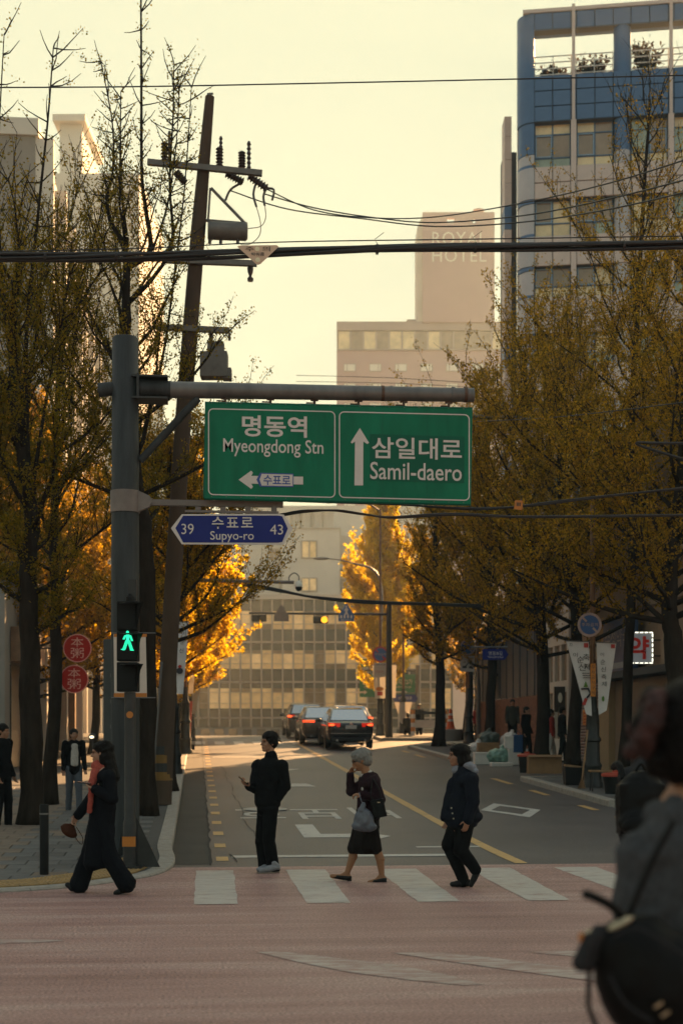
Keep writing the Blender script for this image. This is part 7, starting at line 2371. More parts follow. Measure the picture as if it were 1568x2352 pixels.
for (heel, toe, nm) in ((J(637, 1999, -0.09), J(601, 2001, -0.20), 'l'), (J(622, 1998, 0.02), J(596, 2001, -0.10), 'r')):
    sh = MB(); dd = (toe - heel); up = Vector((0, 0, 0.05))
    sh.cap(heel + Vector((0, 0, .045)), heel + dd * .55 + Vector((0, 0, .04)), 0.042, 0.042); sh.cap(heel + dd * .5 + Vector((0, 0, .035)), toe + Vector((0, 0, .03)), 0.043, 0.034); sh.cap(heel + Vector((0, 0, .06)), heel + dd * .2 + Vector((0, 0, .10)), 0.038, 0.036)
    s_o = p.part('shoe', 'shoe_grey', sh, 0.008, 1)
    so_ = MB(); so_.cap(heel + Vector((0, 0, .012)), toe + Vector((0, 0, .012)), 0.045, 0.038); 
    me = remeshed(so_, 0.008, 1)
    for v_ in me.vertices:
        v_.co.z = max(0.002, min(v_.co.z, 0.024))
    obj('sole', me, 'sole_pale', s_o)
ph_ = thing('phone', 'phone held up in the standing man\'s hand', 'phone', W(559, 1793, 16.95), -TH)
MB().box((0, 0, 0), (0.012, 0.075, 0.145), rot=Matrix.Rotation(-0.85, 3, 'Y')).build('case', 'phone_dark', ph_, local=True, bevel=0.004)
MB().box((-0.005, 0, 0.006), (0.003, 0.066, 0.13), rot=Matrix.Rotation(-0.85, 3, 'Y')).build('screen', 'car_glass', ph_, local=True)

# ---------------------------------------------------------------- grey-haired woman in skirt
p = Person('grey-haired woman in dark jacket and skirt wiping her eye', 838, 2029, 16.05, 'people on the crossing')
J = p.J
f = (-1.0, -0.08); lf = Vector((0.08, -1, 0))
b = MB()
P, R = head_prims(b, J(828, 1745), f, 0.34, 0.98, neck=J(843, 1782))
b.cap(J(845, 1795), J(842, 1880), 0.105, 0.11)
sl_, el_, wl_ = J(858, 1796, -0.15), J(872, 1834, -0.20), J(832, 1824, -0.22)
sr_, er_, wr_ = J(846, 1796, 0.13), J(806, 1818, 0.10), J(804, 1780, 0.02)
for a, c, e in ((sl_, el_, wl_), (sr_, er_, wr_)):
    b.cap(J(848, 1796), a, 0.055, 0.05); b.cap(a, c, 0.045, 0.036); b.cap(c, e, 0.036, 0.025)
hf, kf, af = J(832, 1892, 0.06), J(812, 1952, 0.06), J(797, 2006, 0.05)
hb, kb, ab = J(848, 1892, -0.06), J(866, 1955, -0.06), J(876, 2008, -0.06)
for a, c, e in ((hf, kf, af), (hb, kb, ab)):
    m_ = c.lerp(e, 0.3) + Vector((0.014, 0, 0))
    b.cap(a, c, 0.075, 0.052); b.cap(c, m_, 0.052, 0.056); b.cap(m_, e, 0.056, 0.032)
ft = [(af, J(762, 2013, 0.04), J(800, 2016, 0.05)), (ab, J(848, 2025, -0.07), J(880, 2018, -0.06))]
for a, toe, heel in ft:
    b.cap(a, heel, 0.032, 0.034); b.cap(heel, toe, 0.036, 0.026); b.cap(a, heel.lerp(toe, .5), 0.03, 0.028)
hand_prims(b, wr_, J(810, 1757, -0.02) - wr_, (0.6, -0.6, -0.3), 0.92, 1.0, 1)
hand_prims(b, wl_, J(812, 1822, -0.22) - wl_, (0.1, 0.3, -1), 0.92, 1.1, 1)
body = p.part('body', 'skin_leg', b, 0.0075, 2)
p.eyes(P, body)
b = MB()
b.cap(J(848, 1798), J(846, 1832), 0.135, 0.135); b.cap(J(846, 1832), J(846, 1868), 0.135, 0.145); b.ell(J(850, 1800), (0.12, 0.19, 0.09))
for a, c, e in ((sl_, el_, wl_), (sr_, er_, wr_)):
    b.cap(J(850, 1796), a, 0.09, 0.078); b.cap(a, c, 0.075, 0.062); b.cap(c, e, 0.062, 0.046)
b.cap(J(858, 1785), J(838, 1784), 0.060, 0.045)
p.part('jacket', 'cl_plum', b, 0.011, 2, 0.016, 0.09)
b = MB()
b.cap(J(838, 1786, -0.01), J(846, 1778, 0), 0.062, 0.055); b.cap(J(838, 1790, -0.06), J(832, 1812, -0.09), 0.030, 0.018)
p.part('collar', 'cl_white', b, 0.008, 1)
b = MB()
b.cap(J(844, 1870), J(842, 1905), 0.140, 0.150); b.cap(J(842, 1905), J(838, 1935), 0.150, 0.165)
b.cap(J(826, 1910, 0.05), J(812, 1948, 0.06), 0.10, 0.075); b.cap(J(852, 1910, -0.05), J(862, 1950, -0.06), 0.10, 0.078); b.cap(J(812, 1950, 0.02), J(862, 1952, -0.02), 0.072, 0.072)
me = remeshed(b, 0.011, 2, 0.012, 0.1)
zh = J(0, 1961).z
for v_ in me.vertices:
    if v_.co.z < zh: v_.co.z = zh
obj('skirt', me, 'cl_skirt', p.o)
b = MB()
b.ell(P(-0.024, 0, 0.042), (0.118, 0.096, 0.092), rot=R); b.ell(P(-0.055, 0, -0.02), (0.075, 0.090, 0.085), rot=R); b.ell(P(0.038, 0, 0.066), (0.056, 0.076, 0.052), rot=R)
p.part('hair', 'hair_grey', b, 0.007, 1, 0.016, 0.03)
wisps(p.o, P, R, 90, 'hair_grey', 2)
for a, toe, heel in ft:
    sh = MB()
    sh.cap(heel + Vector((0, 0, -.004)), heel.lerp(toe, .5), 0.040, 0.036); sh.cap(heel.lerp(toe, .5), toe + Vector((0.0, 0, -.004)), 0.037, 0.022)
    me = remeshed(sh, 0.007, 1)
    lim = lambda x: heel.z + (toe.z - heel.z) * max(0, min(1, (x - heel.x) / (toe.x - heel.x))) + 0.016
    for v_ in me.vertices:
        v_.co.z = min(v_.co.z, lim(v_.co.x))
    so_ = obj('shoe', me, 'shoe_black', p.o)
    MB().box(heel + Vector((0.012, 0, -0.05)), (0.042, 0.042, 0.055), taper=1.15).build('heel', 'shoe_black', so_, local=True)
# her glasses
g = MB(); 
for sd in (-1, 1):
    g.tube([P(0.098, sd * 0.032 + 0.022 * math.cos(a), 0.002 + 0.017 * math.sin(a)) for a in [2 * PI * i / 12 for i in range(13)]], 0.0022, 4, cap=False)
    g.tube([P(0.096, sd * 0.054, 0.006), P(-0.004, sd * 0.078, 0.004)], 0.0022, 4)
g.build('glasses', 'phone_dark', p.o, local=True)
# what she carries
def bag_at(name, label, cat, b, m, px, py, d, voxel=0.012, disp=0.012, extra=None):
    o = W(px, py, d)
    t = thing(name, label, cat, o, -TH)
    me = remeshed(b, voxel, 2, disp, 0.08)
    obj('body', me, m, t)
    return t
k = 16.05 / FPX
b = MB()
b.ell((0, 0, -0.02), (0.118, 0.055, 0.13)); b.cap((-0.02, 0, 0.10), (0.0, 0, 0.16), 0.05, 0.02); b.ell((0.03, 0, -0.09), (0.12, 0.05, 0.06)); b.ell((-0.05, 0, -0.08), (0.085, 0.05, 0.06))
t = bag_at('carrier_bag', 'translucent grey plastic bag carried by the grey-haired woman', 'bag', b, 'bag_film', 835, 1880, 15.72, 0.010, 0.022)
MB().tube([(0.0, 0.0, 0.13), (-0.03, 0.0, 0.20), (-0.05, 0.06, 0.285)], 0.006, 5).build('handle', 'bag_film', t, local=True)
b = MB()
b.box((0, 0, 0), (0.15, 0.07, 0.20), rot=Matrix.Rotation(-0.22, 3, 'Y')); b.box((0.02, -0.03, -0.03), (0.10, 0.03, 0.13), rot=Matrix.Rotation(-0.22, 3, 'Y'))
t = bag_at('handbag', 'black shoulder bag hanging at the grey-haired woman\'s back', 'handbag', b, 'leather_black', 869, 1857, 15.74, 0.010, 0.008)
MB().tube(catenary([(0.03, 0.0, 0.10), (0.0, 0.02, 0.22), (-0.06, 0.10, 0.33)], 5), 0.007, 5).build('strap', 'leather_black', t, local=True)
MB().tube(catenary([(-0.05, 0.0, 0.09), (-0.09, 0.02, 0.16), (-0.06, 0.10, 0.33)], 5), 0.007, 5).build('strap', 'leather_black', t, local=True)
MB().box((0.0, -0.055, 0.07), (0.03, 0.01, 0.012)).build('buckle', 'silver', t, local=True)

# ---------------------------------------------------------------- woman in navy jacket
p = Person('woman with black bob in navy quilted jacket and grey hood', 1062, 2039, 15.4, 'people on the crossing')
J = p.J
f = (-1.0, -0.12)
b = MB()
P, R = head_prims(b, J(1052, 1735), f, 0.0, 1.0, neck=J(1064, 1772))
b.cap(J(1064, 1785), J(1060, 1890), 0.115, 0.13)
sl_, el_, wl_ = J(1078, 1790, -0.17), J(1082, 1840, -0.21), J(1070, 1880, -0.22)
sr_, er_, wr_ = J(1060, 1790, 0.16), J(1048, 1842, 0.19), J(1034, 1878, 0.19)
for a, c, e in ((sl_, el_, wl_), (sr_, er_, wr_)):
    b.cap(J(1068, 1790), a, 0.06, 0.055); b.cap(a, c, 0.05, 0.04); b.cap(c, e, 0.04, 0.028)
hf, kf, af = J(1052, 1892, 0.07), J(1032, 1942, 0.08), J(1064, 2020, 0.07)
hb, kb, ab = J(1066, 1892, -0.07), J(1056, 1950, -0.08), J(1090, 1996, -0.07)
for a, c, e in ((hf, kf, af), (hb, kb, ab)):
    b.cap(a, c, 0.08, 0.055); b.cap(c, e, 0.055, 0.036)
hand_prims(b, wl_, J(1064, 1901, -0.22) - wl_, (-0.4, 0.8, 0), 0.95, 0.6, -1)
hand_prims(b, wr_, J(1028, 1896, 0.19) - wr_, (-0.4, -0.8, 0), 0.95, 0.6, 1)
body = p.part('body', 'skin', b, 0.0075, 2)
p.eyes(P, body)
b = MB()
b.cap(J(1067, 1792), J(1062, 1840), 0.150, 0.175); b.cap(J(1062, 1840), J(1060, 1880), 0.175, 0.185); b.ell(J(1068, 1793), (0.13, 0.22, 0.09)); b.ell(J(1061, 1876), (0.225, 0.17, 0.10))
b.ell(J(1076, 1866), (0.12, 0.15, 0.12)); b.cap(J(1040, 1800, 0.0), J(1022, 1876, 0.02), 0.07, 0.06)
for a, c, e in ((sl_, el_, wl_), (sr_, er_, wr_)):
    b.cap(J(1068, 1790), a, 0.10, 0.09); b.cap(a, c, 0.088, 0.074); b.cap(c, e, 0.074, 0.060)
b.cap(J(1066, 1777), J(1062, 1766), 0.09, 0.08)
me = remeshed(b, 0.011, 2, 0.018, 0.09)
zh = J(0, 1898).z
for v_ in me.vertices:
    if v_.co.z < zh: v_.co.z = zh + (v_.co.z - zh) * 0.06
jk = obj('jacket', me, 'cl_navy', p.o)
for py in (1854, 1866, 1878):
    MB().ell(J(1033 + (py - 1854) * 0.2, py, -0.185), (0.009, 0.006, 0.009), 8, 6).build('button', 'silver', jk, local=True)
b = MB()
b.ell(J(1078, 1760), (0.085, 0.11, 0.050), rot=Matrix.Rotation(0.45, 3, 'Y')); b.cap(J(1066, 1756, -0.05), J(1090, 1771, -0.06), 0.035, 0.04); b.cap(J(1062, 1762, 0), J(1046, 1768, 0), 0.075, 0.05)
p.part('hood', 'cl_grey', b, 0.009, 1, 0.014, 0.05)
b = MB()
b.ell(J(1060, 1890), (0.165, 0.15, 0.09))
for a, c, e in ((hf, kf, af), (hb, kb, ab)):
    b.cap(a, c, 0.112, 0.090); b.cap(c, e, 0.088, 0.066)
b.cap(af, af + Vector((0, 0, -.03)), 0.066, 0.066)
p.part('trousers', 'cl_black', b, 0.011, 2, 0.014, 0.09)
b = MB()
b.ell(P(-0.026, 0, 0.040), (0.112, 0.094, 0.092), rot=R); b.ell(P(-0.055, 0, -0.035), (0.078, 0.092, 0.100), rot=R); b.ell(P(0.038, 0, 0.062), (0.054, 0.072, 0.048), rot=R); b.ell(P(-0.02, 0.07, -0.05), (0.05, 0.028, 0.07), rot=R); b.ell(P(-0.02, -0.07, -0.05), (0.05, 0.028, 0.07), rot=R)
p.part('hair', 'hair_black', b, 0.007, 1, 0.014, 0.04)
wisps(p.o, P, R, 90, 'hair_black', 3)
sh = MB(); sh.cap(J(1076, 2029, 0.06), J(1050, 2031, 0.05), 0.045, 0.040); sh.cap(J(1050, 2031, 0.05), J(1039, 2032, 0.05), 0.040, 0.030)
p.part('shoe', 'shoe_black', sh, 0.008, 1)
sh = MB(); sh.cap(J(1094, 1999, -0.07), J(1086, 2018, -0.07), 0.043, 0.038); sh.cap(J(1086, 2018, -0.07), J(1080, 2031, -0.07), 0.036, 0.028)
p.part('shoe', 'shoe_black', sh, 0.008, 1)

# ---------------------------------------------------------------- woman in long coat with pink scarf
p = Person('woman in long black coat and coral scarf striding left', 228, 2055, 14.85, 'people on the crossing')
J = p.J
f = (-1.0, -0.06)
b = MB()
P, R = head_prims(b, J(233, 1729), f, 0.05, 0.98, neck=J(240, 1764))
b.cap(J(241, 1780), J(232, 1890), 0.11, 0.12)
sl_, el_, wl_ = J(256, 1785, -0.15), J(266, 1832, -0.20), J(228, 1812, -0.20)
sr_, er_, wr_ = J(236, 1785, 0.14), J(206, 1832, 0.16), J(174, 1874, 0.14)
for a, c, e in ((sl_, el_, wl_), (sr_, er_, wr_)):
    b.cap(J(244, 1784), a, 0.055, 0.05); b.cap(a, c, 0.045, 0.036); b.cap(c, e, 0.036, 0.025)
hf, kf, af = J(222, 1890, 0.06), J(202, 1965, 0.08), J(180, 2030, 0.08)
hb, kb, ab = J(236, 1890, -0.06), J(256, 1968, -0.08), J(292, 2026, -0.08)
for a, c, e in ((hf, kf, af), (hb, kb, ab)):
    b.cap(a, c, 0.078, 0.052); b.cap(c, e, 0.052, 0.034)
hand_prims(b, wl_, J(206, 1803, -0.18) - wl_, (0, 0.2, 1), 0.92, 0.55, 1)
hand_prims(b, wr_, J(164, 1890, 0.13) - wr_, (0.7, -0.5, 0.3), 0.92, 1.0, 1)
body = p.part('body', 'skin_pale', b, 0.0075, 2)
p.eyes(P, body)
b = MB()
b.cap(J(246, 1784), J(240, 1830), 0.125, 0.135); b.cap(J(240, 1830), J(232, 1900), 0.140, 0.150); b.cap(J(232, 1900), J(226, 1975), 0.150, 0.165); b.ell(J(246, 1785), (0.115, 0.19, 0.09))
b.cap(J(215, 1905, 0.02), J(206, 1978, 0.03), 0.085, 0.085); b.cap(J(246, 1905, -0.02), J(240, 1980, -0.03), 0.095, 0.095)
for a, c, e in ((sl_, el_, wl_), (sr_, er_, wr_)):
    b.cap(J(244, 1784), a, 0.09, 0.08); b.cap(a, c, 0.080, 0.066); b.cap(c, e, 0.066, 0.055)
me = remeshed(b, 0.011, 2, 0.018, 0.10)
for v_ in me.vertices:
    zh = J(0, 1996).z + 0.015 * math.sin(v_.co.x * 22) 
    if v_.co.z < zh: v_.co.z = zh
obj('coat', me, 'cl_coat', p.o)
b = MB()
for a, c, e in ((hf, kf, af), (hb, kb, ab)):
    b.cap(a, c, 0.095, 0.095); b.cap(c, e, 0.095, 0.112)
p.part('trousers', 'cl_coat', b, 0.011, 2, 0.014, 0.09)
b = MB()
b.cap(J(226, 1760, -0.02), J(240, 1764, 0), 0.072, 0.075); b.cap(J(222, 1775, -0.07), J(216, 1800, -0.13), 0.055, 0.040); b.cap(J(216, 1800, -0.13), J(211, 1862, -0.12), 0.036, 0.030)
p.part('scarf', 'cl_scarf', b, 0.009, 1, 0.014, 0.05)
b = MB()
b.ell(P(-0.028, 0, 0.040), (0.108, 0.090, 0.090), rot=R); b.ell(P(0.036, 0, 0.062), (0.052, 0.072, 0.046), rot=R); b.ell(P(-0.06, 0, -0.04), (0.072, 0.088, 0.10), rot=R)
b.cap(P(-0.065, 0.0, -0.06), J(261, 1785, -0.03), 0.085, 0.075); b.cap(J(258, 1778, -0.08), J(266, 1818, -0.10), 0.06, 0.035); b.ell(P(-0.015, 0.068, -0.06), (0.035, 0.024, 0.07), rot=R)
p.part('hair', 'hair_black', b, 0.008, 1, 0.012, 0.04)
wisps(p.o, P, R, 90, 'hair_black', 4)
sh = MB(); sh.cap(J(186, 2044, 0.08), J(164, 2041, 0.07), 0.046, 0.042); sh.cap(J(164, 2041, 0.07), J(153, 2034, 0.07), 0.040, 0.030); sh.cap(J(188, 2046, 0.08), J(178, 2050, 0.08), 0.032, 0.025)
p.part('shoe', 'shoe_black', sh, 0.008, 1)
sh = MB(); sh.cap(J(306, 2032, -0.09), J(286, 2042, -0.09), 0.044, 0.042); sh.cap(J(286, 2042, -0.09), J(270, 2049, -0.09), 0.040, 0.030)
p.part('shoe', 'shoe_black', sh, 0.008, 1)
ph_ = thing('phone', 'dark phone held flat by the woman with the coral scarf', 'phone', W(194, 1798, 14.68), -TH)
MB().box((0, 0, 0), (0.145, 0.072, 0.012), rot=Matrix.Rotation(0.12, 3, 'Y')).build('case', 'phone_dark', ph_, local=True, bevel=0.004)
MB().box((0, 0, 0.007), (0.13, 0.064, 0.002), rot=Matrix.Rotation(0.12, 3, 'Y')).build('screen', 'car_glass', ph_, local=True)
b = MB()
b.ell((0, 0, -0.01), (0.088, 0.045, 0.065), rot=Matrix.Rotation(0.5, 3, 'Y')); b.ell((0.01, 0, -0.035), (0.09, 0.05, 0.05), rot=Matrix.Rotation(0.5, 3, 'Y')); b.cap((-0.07, 0, 0.02), (0.05, 0, 0.05), 0.02, 0.02)
t = bag_at('clutch_bag', 'small brown pouch bag dangling from the striding woman\'s hand', 'handbag', b, 'cl_brown', 158, 1904, 14.97, 0.009, 0.012)
MB().tube(catenary([(0.05, 0, -0.05), (0.10, 0, -0.13), (0.14, 0, -0.16), (0.15, 0, -0.10), (0.12, 0, -0.04), (0.08, 0, 0.02)], 5), 0.004, 5).build('cord', 'cl_brown', t, local=True)

# ---------------------------------------------------------------- generic smaller figures
def figure(label, px, fy, d, h, ang, top, bottom, hair='hair_black', stride=0.12, skin='skin', coat=0.0, vox=0.014, group='passers-by on the pavements', up=0.0, sit=False, shirt=None, long_hair=False):
    """ang: facing, 0 = right in the picture, -90 deg = towards the camera"""
    o = W(px, fy, d)
    t = thing('person', label, 'person', o, -TH, group)
    s = h / 1.70
    f = Vector((math.cos(ang), math.sin(ang), 0)); l = Vector((-f.y, f.x, 0)); U_ = Vector((0, 0, 1))
    Q = lambda x, y, z: (f * x + l * y + U_ * z) * s
    dz = -0.42 if sit else 0.0
    b = MB()
    P, R = head_prims(b, Q(0.02, 0, 1.585 + dz), f, 0.05, s, neck=Q(0, 0, 1.44 + dz))
    sh = [(Q(0, y, 1.40 + dz), Q(x1, y * 1.22, 1.13 + dz), Q(x2, y * 1.25, 0.88 + dz if not sit else 0.72)) for y, x1, x2 in ((0.17, -0.05, 0.03 + stride * .5), (-0.17, -0.02, 0.10 - stride * .5))]
    if sit:
        lg = [(Q(0, y, 0.50), Q(0.38, y * 1.2, 0.48), Q(0.40, y * 1.2, 0.07)) for y in (0.09, -0.09)]
    else:
        lg = [(Q(0, y, 0.88), Q(0.03 + sx * .5, y, 0.48), Q(sx, y, 0.07)) for y, sx in ((0.085, stride), (-0.085, -stride))]
    b.cap(Q(0, 0, 1.36 + dz), Q(0, 0, 0.92 + dz), 0.11 * s, 0.115 * s)
    for a, c, e in sh:
        b.cap(Q(0, 0, 1.38 + dz), a, 0.055 * s, 0.05 * s); b.cap(a, c, 0.046 * s, 0.037 * s); b.cap(c, e, 0.037 * s, 0.026 * s)
        hand_prims(b, e, (e - c), f, s, 0.6, 1)
    for a, c, e in lg:
        b.cap(a, c, 0.075 * s, 0.052 * s); b.cap(c, e, 0.05 * s, 0.034 * s)
    obj('body', remeshed(b, max(0.009, vox * 0.7), 2), skin, t)
    b = MB()
    b.cap(Q(0, 0, 1.36 + dz), Q(0, 0, 1.10 + dz), 0.135 * s, 0.140 * s); b.cap(Q(0, 0, 1.1 + dz), Q(0, 0, 0.90 + dz - coat), 0.14 * s, 0.155 * s); b.ell(Q(0, 0, 1.38 + dz), (0.11 * s, 0.20 * s, 0.075 * s), rot=Rz(f))
    for a, c, e in sh:
        b.cap(a, c, 0.076 * s, 0.062 * s); b.cap(c, e, 0.06 * s, 0.046 * s)
    obj('top', remeshed(b, vox, 2, 0.016, 0.09), top, t)
    if shirt:
        b = MB(); b.cap(Q(0.05, 0, 1.35), Q(0.058, 0, 1.00), 0.092 * s, 0.104 * s, 14); obj('shirt', remeshed(b, vox, 2), shirt, t)
    b = MB()
    for a, c, e in lg:
        b.cap(a, c, 0.100 * s, 0.078 * s); b.cap(c, e, 0.076 * s, 0.066 * s)
    b.ell(Q(0, 0, 0.90 + dz), (0.12 * s, 0.15 * s, 0.09 * s), rot=Rz(f))
    obj('trousers', remeshed(b, vox, 2, 0.012, 0.09), bottom, t)
    for a, c, e in lg:
        b = MB(); b.cap(e + Q(-0.05, 0, -0.03), e + Q(0.10, 0, -0.035), 0.042 * s, 0.035 * s)
        obj('shoe', remeshed(b, 0.011, 1), 'shoe_black', t)
    b = MB()
    b.ell(P(-0.024, 0, 0.044), (0.108 * s, 0.090 * s, 0.086 * s), rot=R); b.ell(P(-0.05, 0, -0.015), (0.075 * s, 0.088 * s, 0.085 * s), rot=R)
    if long_hair: b.cap(P(-0.06, 0, -0.03), P(-0.075, 0, -0.16), 0.085 * s, 0.06 * s)
    obj('hair', remeshed(b, 0.010, 1, 0.012, 0.04), hair, t)
    return t
A90 = PI / 2
figure('woman in white shirt and open dark cardigan on the left pavement', 170, 1866, 25.2, 1.48, -A90 + 0.35, 'cl_black', 'cl_jean', stride=0.14, shirt='cl_white', skin='skin')
figure('person in dark clothes cut off by the left picture edge', 6, 1908, 22.4, 1.68, -0.4, 'cl_black', 'cl_black', stride=0.05)
figure('man in long black coat carrying a blue bag by the tree', 1208, 1748, 42.0, 1.60, -A90 + 0.9, 'cl_black', 'cl_black', stride=0.10, coat=0.25, vox=0.018)
bgb = thing('shopping_bag', 'blue paper bag carried by the man in the long coat', 'bag', W(1189, 1708, 41.7), -TH)
MB().box((0, 0, 0), (0.26, 0.10, 0.52)).build('body', 'cl_blue', bgb, local=True, bevel=0.01)
MB().tube(catenary([(-0.08, 0, 0.25), (0, 0, 0.38), (0.08, 0, 0.25)], 4), 0.008, 5).build('handle', 'cl_blue', bgb, local=True)
figure('dark figure standing against the brick wall', 1176, 1718, 47.5, 1.62, -A90, 'cl_olive', 'cl_black', stride=0.03, vox=0.02)
figure('woman with red top and white trousers between the tree trunks', 1264, 1753, 41.0, 1.55, -A90 + 1.6, 'cl_red', 'cl_white', stride=0.16, vox=0.018, long_hair=True)
figure('dark figure half hidden behind the leaning tree trunk', 1290, 1752, 41.8, 1.64, -A90 + 1.6, 'cl_black', 'cl_black', stride=0.12, vox=0.02)
figure('person seated low on the far pavement near the banner', 936, 1699, 67.0, 1.66, A90, 'cl_black', 'cl_black', vox=0.025, sit=True)
figure('person standing on the far pavement beside the seated one', 962, 1699, 68.0, 1.70, -A90, 'cl_black', 'cl_black', vox=0.025, stride=0.04)
figure('person in a red top beside the second lamp post', 1098, 1706, 60.0, 1.60, -A90, 'cl_red', 'cl_black', vox=0.025, stride=0.04)

# ---------------------------------------------------------------- walker with backpack on the right
p = Person('person with dark hair and backpack half hidden at the right edge', 1500, 2310, 8.6, None)
J = p.J
p.o.location.z = 0.0
zoff = W(1500, 2310, 8.6).z
p.fy = 2310 + (zoff - 0.0) * p.k      # feet at street level
J = p.J
f = Vector((0.35, 0.94, 0)).normalized(); lf = Vector((-0.94, 0.35, 0))
b = MB()
P, R = head_prims(b, J(1535, 1700), f, 0.0, 1.0, neck=J(1528, 1760))
b.cap(J(1500, 1790), J(1500, 1990), 0.13, 0.14)
hp_ = [(J(1470, 2010, 0.0), J(1462, 2170, 0.03), J(1465, 2310, -0.03)), (J(1530, 2010, 0.0), J(1535, 2170, 0.10), J(1540, 2310, 0.14))]
for a, c, e in hp_:
    b.cap(a, c, 0.08, 0.055); b.cap(c, e + Vector((0, 0, .08)), 0.055, 0.036)
arms = [(J(1444, 1790, 0.02), J(1438, 1890, 0.0), J(1452, 1985, 0.08)), (J(1560, 1790, 0.02), J(1578, 1890, 0.0), J(1580, 1985, 0.08))]
for a, c, e in arms:
    b.cap(J(1500, 1785), a, 0.06, 0.055); b.cap(a, c, 0.05, 0.04); b.cap(c, e, 0.04, 0.028)
    hand_prims(b, e, e - c, (0, 1, 0), 1.0, 0.6, 1)
p.part('body', 'skin', b, 0.010, 2)
b = MB()
b.cap(J(1500, 1790), J(1500, 1900), 0.165, 0.17); b.cap(J(1500, 1900), J(1500, 1985), 0.17, 0.175); b.ell(J(1500, 1795), (0.20, 0.14, 0.08))
for a, c, e in arms:
    b.cap(a, c, 0.075, 0.065); b.cap(c, e, 0.065, 0.05)
b.cap(J(1515, 1775), J(1522, 1762), 0.085, 0.075)
p.part('jacket', 'cl_charcoal', b, 0.013, 2, 0.018, 0.1)
b = MB()
for a, c, e in hp_:
    b.cap(a, c, 0.10, 0.085); b.cap(c, e + Vector((0, 0, .06)), 0.085, 0.075)
p.part('trousers', 'cl_black', b, 0.014, 2)
for a, c, e in hp_:
    b = MB(); b.cap(e + Vector((0, -.05, .035)), e + Vector((0.03, .14, .035)), 0.042, 0.036); p.part('shoe', 'shoe_black', b, 0.011, 1)
b = MB()
b.ell(J(1535, 1692, 0), (0.095, 0.108, 0.112)); b.ell(J(1533, 1722, -0.02), (0.085, 0.085, 0.075))
p.part('hair', 'hair_black', b, 0.009, 1, 0.014, 0.04)
bk = thing('backpack', 'black backpack with front pocket at the right edge of the crossing', 'backpack', W(1470, 1850, 8.35), -TH)
b = MB()
b.ell((0, 0, 0.02), (0.155, 0.10, 0.19)); b.box((0, 0, -0.02), (0.27, 0.14, 0.30)); b.ell((-0.02, -0.07, -0.10), (0.13, 0.07, 0.085))
obj('pack', remeshed(b, 0.011, 3, 0.012, 0.06), 'leather_black', bk)
b = MB(); b.ell((-0.02, -0.10, -0.115), (0.115, 0.05, 0.07)); obj('front_pocket', remeshed(b, 0.010, 2), 'leather_black', bk)
for s in (-1, 1):
    MB().tube(catenary([(s * 0.09, 0.05, 0.16), (s * 0.11, 0.10, 0.24), (s * 0.12, 0.2, 0.22)], 4), 0.022, 7).build('strap', 'leather_black', bk, local=True)
MB().tube(catenary([(-0.03, 0, 0.2), (0, -0.02, 0.245), (0.03, 0, 0.2)], 4), 0.008, 6).build('loop', 'leather_black', bk, local=True)

# ---------------------------------------------------------------- blurred person in the right foreground
DA = 3.55
p = Person('blurred dark-haired person in grey jacket close at the right edge', 1650, 2352, DA, None)
p.fy = 2352 + W(1650, 2352, DA).z * p.k
p.o.location.z = 0.0
J = p.J
f = Vector((-0.35, 0.94, 0)).normalized(); lf = Vector((-0.94, -0.35, 0))
b = MB()
P, R = head_prims(b, J(1590, 1690), f, 0.0, 1.0, neck=J(1592, 1850, 0.02), nr=0.062)
b.cap(J(1610, 1900), J(1625, 2500), 0.13, 0.14)
lg = [(J(1570, 2560, 0), J(1565, 2950, 0.02), J(1565, 3170, 0.0)), (J(1690, 2560, 0), J(1695, 2950, 0.06), J(1695, 3170, 0.10))]
for a, c, e in lg:
    b.cap(a, c, 0.085, 0.06); b.cap(c, e + Vector((0, 0, .07)), 0.06, 0.04)
arms = [(J(1478, 1975, 0.0), J(1462, 2180, -0.02), J(1500, 2330, 0.06)), (J(1760, 1975, 0.0), J(1790, 2200, 0.0), J(1770, 2400, 0.08))]
for a, c, e in arms:
    b.cap(J(1610, 1930), a, 0.06, 0.055); b.cap(a, c, 0.05, 0.042); b.cap(c, e, 0.042, 0.03)
    hand_prims(b, e, e - c, (0, 1, 0), 1.0, 0.6, 1)
p.part('body', 'skin', b, 0.010, 2)
b = MB()
b.cap(J(1612, 1960), J(1618, 2200), 0.17, 0.175); b.cap(J(1618, 2200), J(1622, 2520), 0.175, 0.18); b.ell(J(1615, 1960), (0.20, 0.14, 0.085))
for a, c, e in arms:
    b.cap(J(1612, 1935), a, 0.09, 0.080); b.cap(a, c, 0.080, 0.074); b.cap(c, e, 0.074, 0.055)
p.part('jacket', 'cl_smoke', b, 0.010, 2, 0.030, 0.07)
b = MB()
b.cap(J(1560, 1880, -0.04), J(1640, 1872, -0.02), 0.070, 0.075); b.cap(J(1540, 1875, -0.03), J(1520, 1872, 0.02), 0.05, 0.045); b.ell(J(1595, 1872, 0.02), (0.115, 0.09, 0.05))
p.part('collar', 'cl_smoke', b, 0.008, 2, 0.018, 0.05)
b = MB()
for a, c, e in lg:
    b.cap(a, c, 0.105, 0.09); b.cap(c, e + Vector((0, 0, .05)), 0.09, 0.08)
b.ell(J(1625, 2540), (0.17, 0.14, 0.12))
p.part('trousers', 'cl_black', b, 0.016, 2)
for a, c, e in lg:
    b = MB(); b.cap(e + Vector((0, -.06, .04)), e + Vector((-0.04, .14, .036)), 0.045, 0.038); p.part('shoe', 'shoe_black', b, 0.012, 1)
b = MB()
b.ell(J(1596, 1662, 0), (0.112, 0.12, 0.125)); b.ell(J(1594, 1715, -0.03), (0.098, 0.10, 0.11)); b.ell(J(1560, 1760, -0.03), (0.055, 0.06, 0.05))
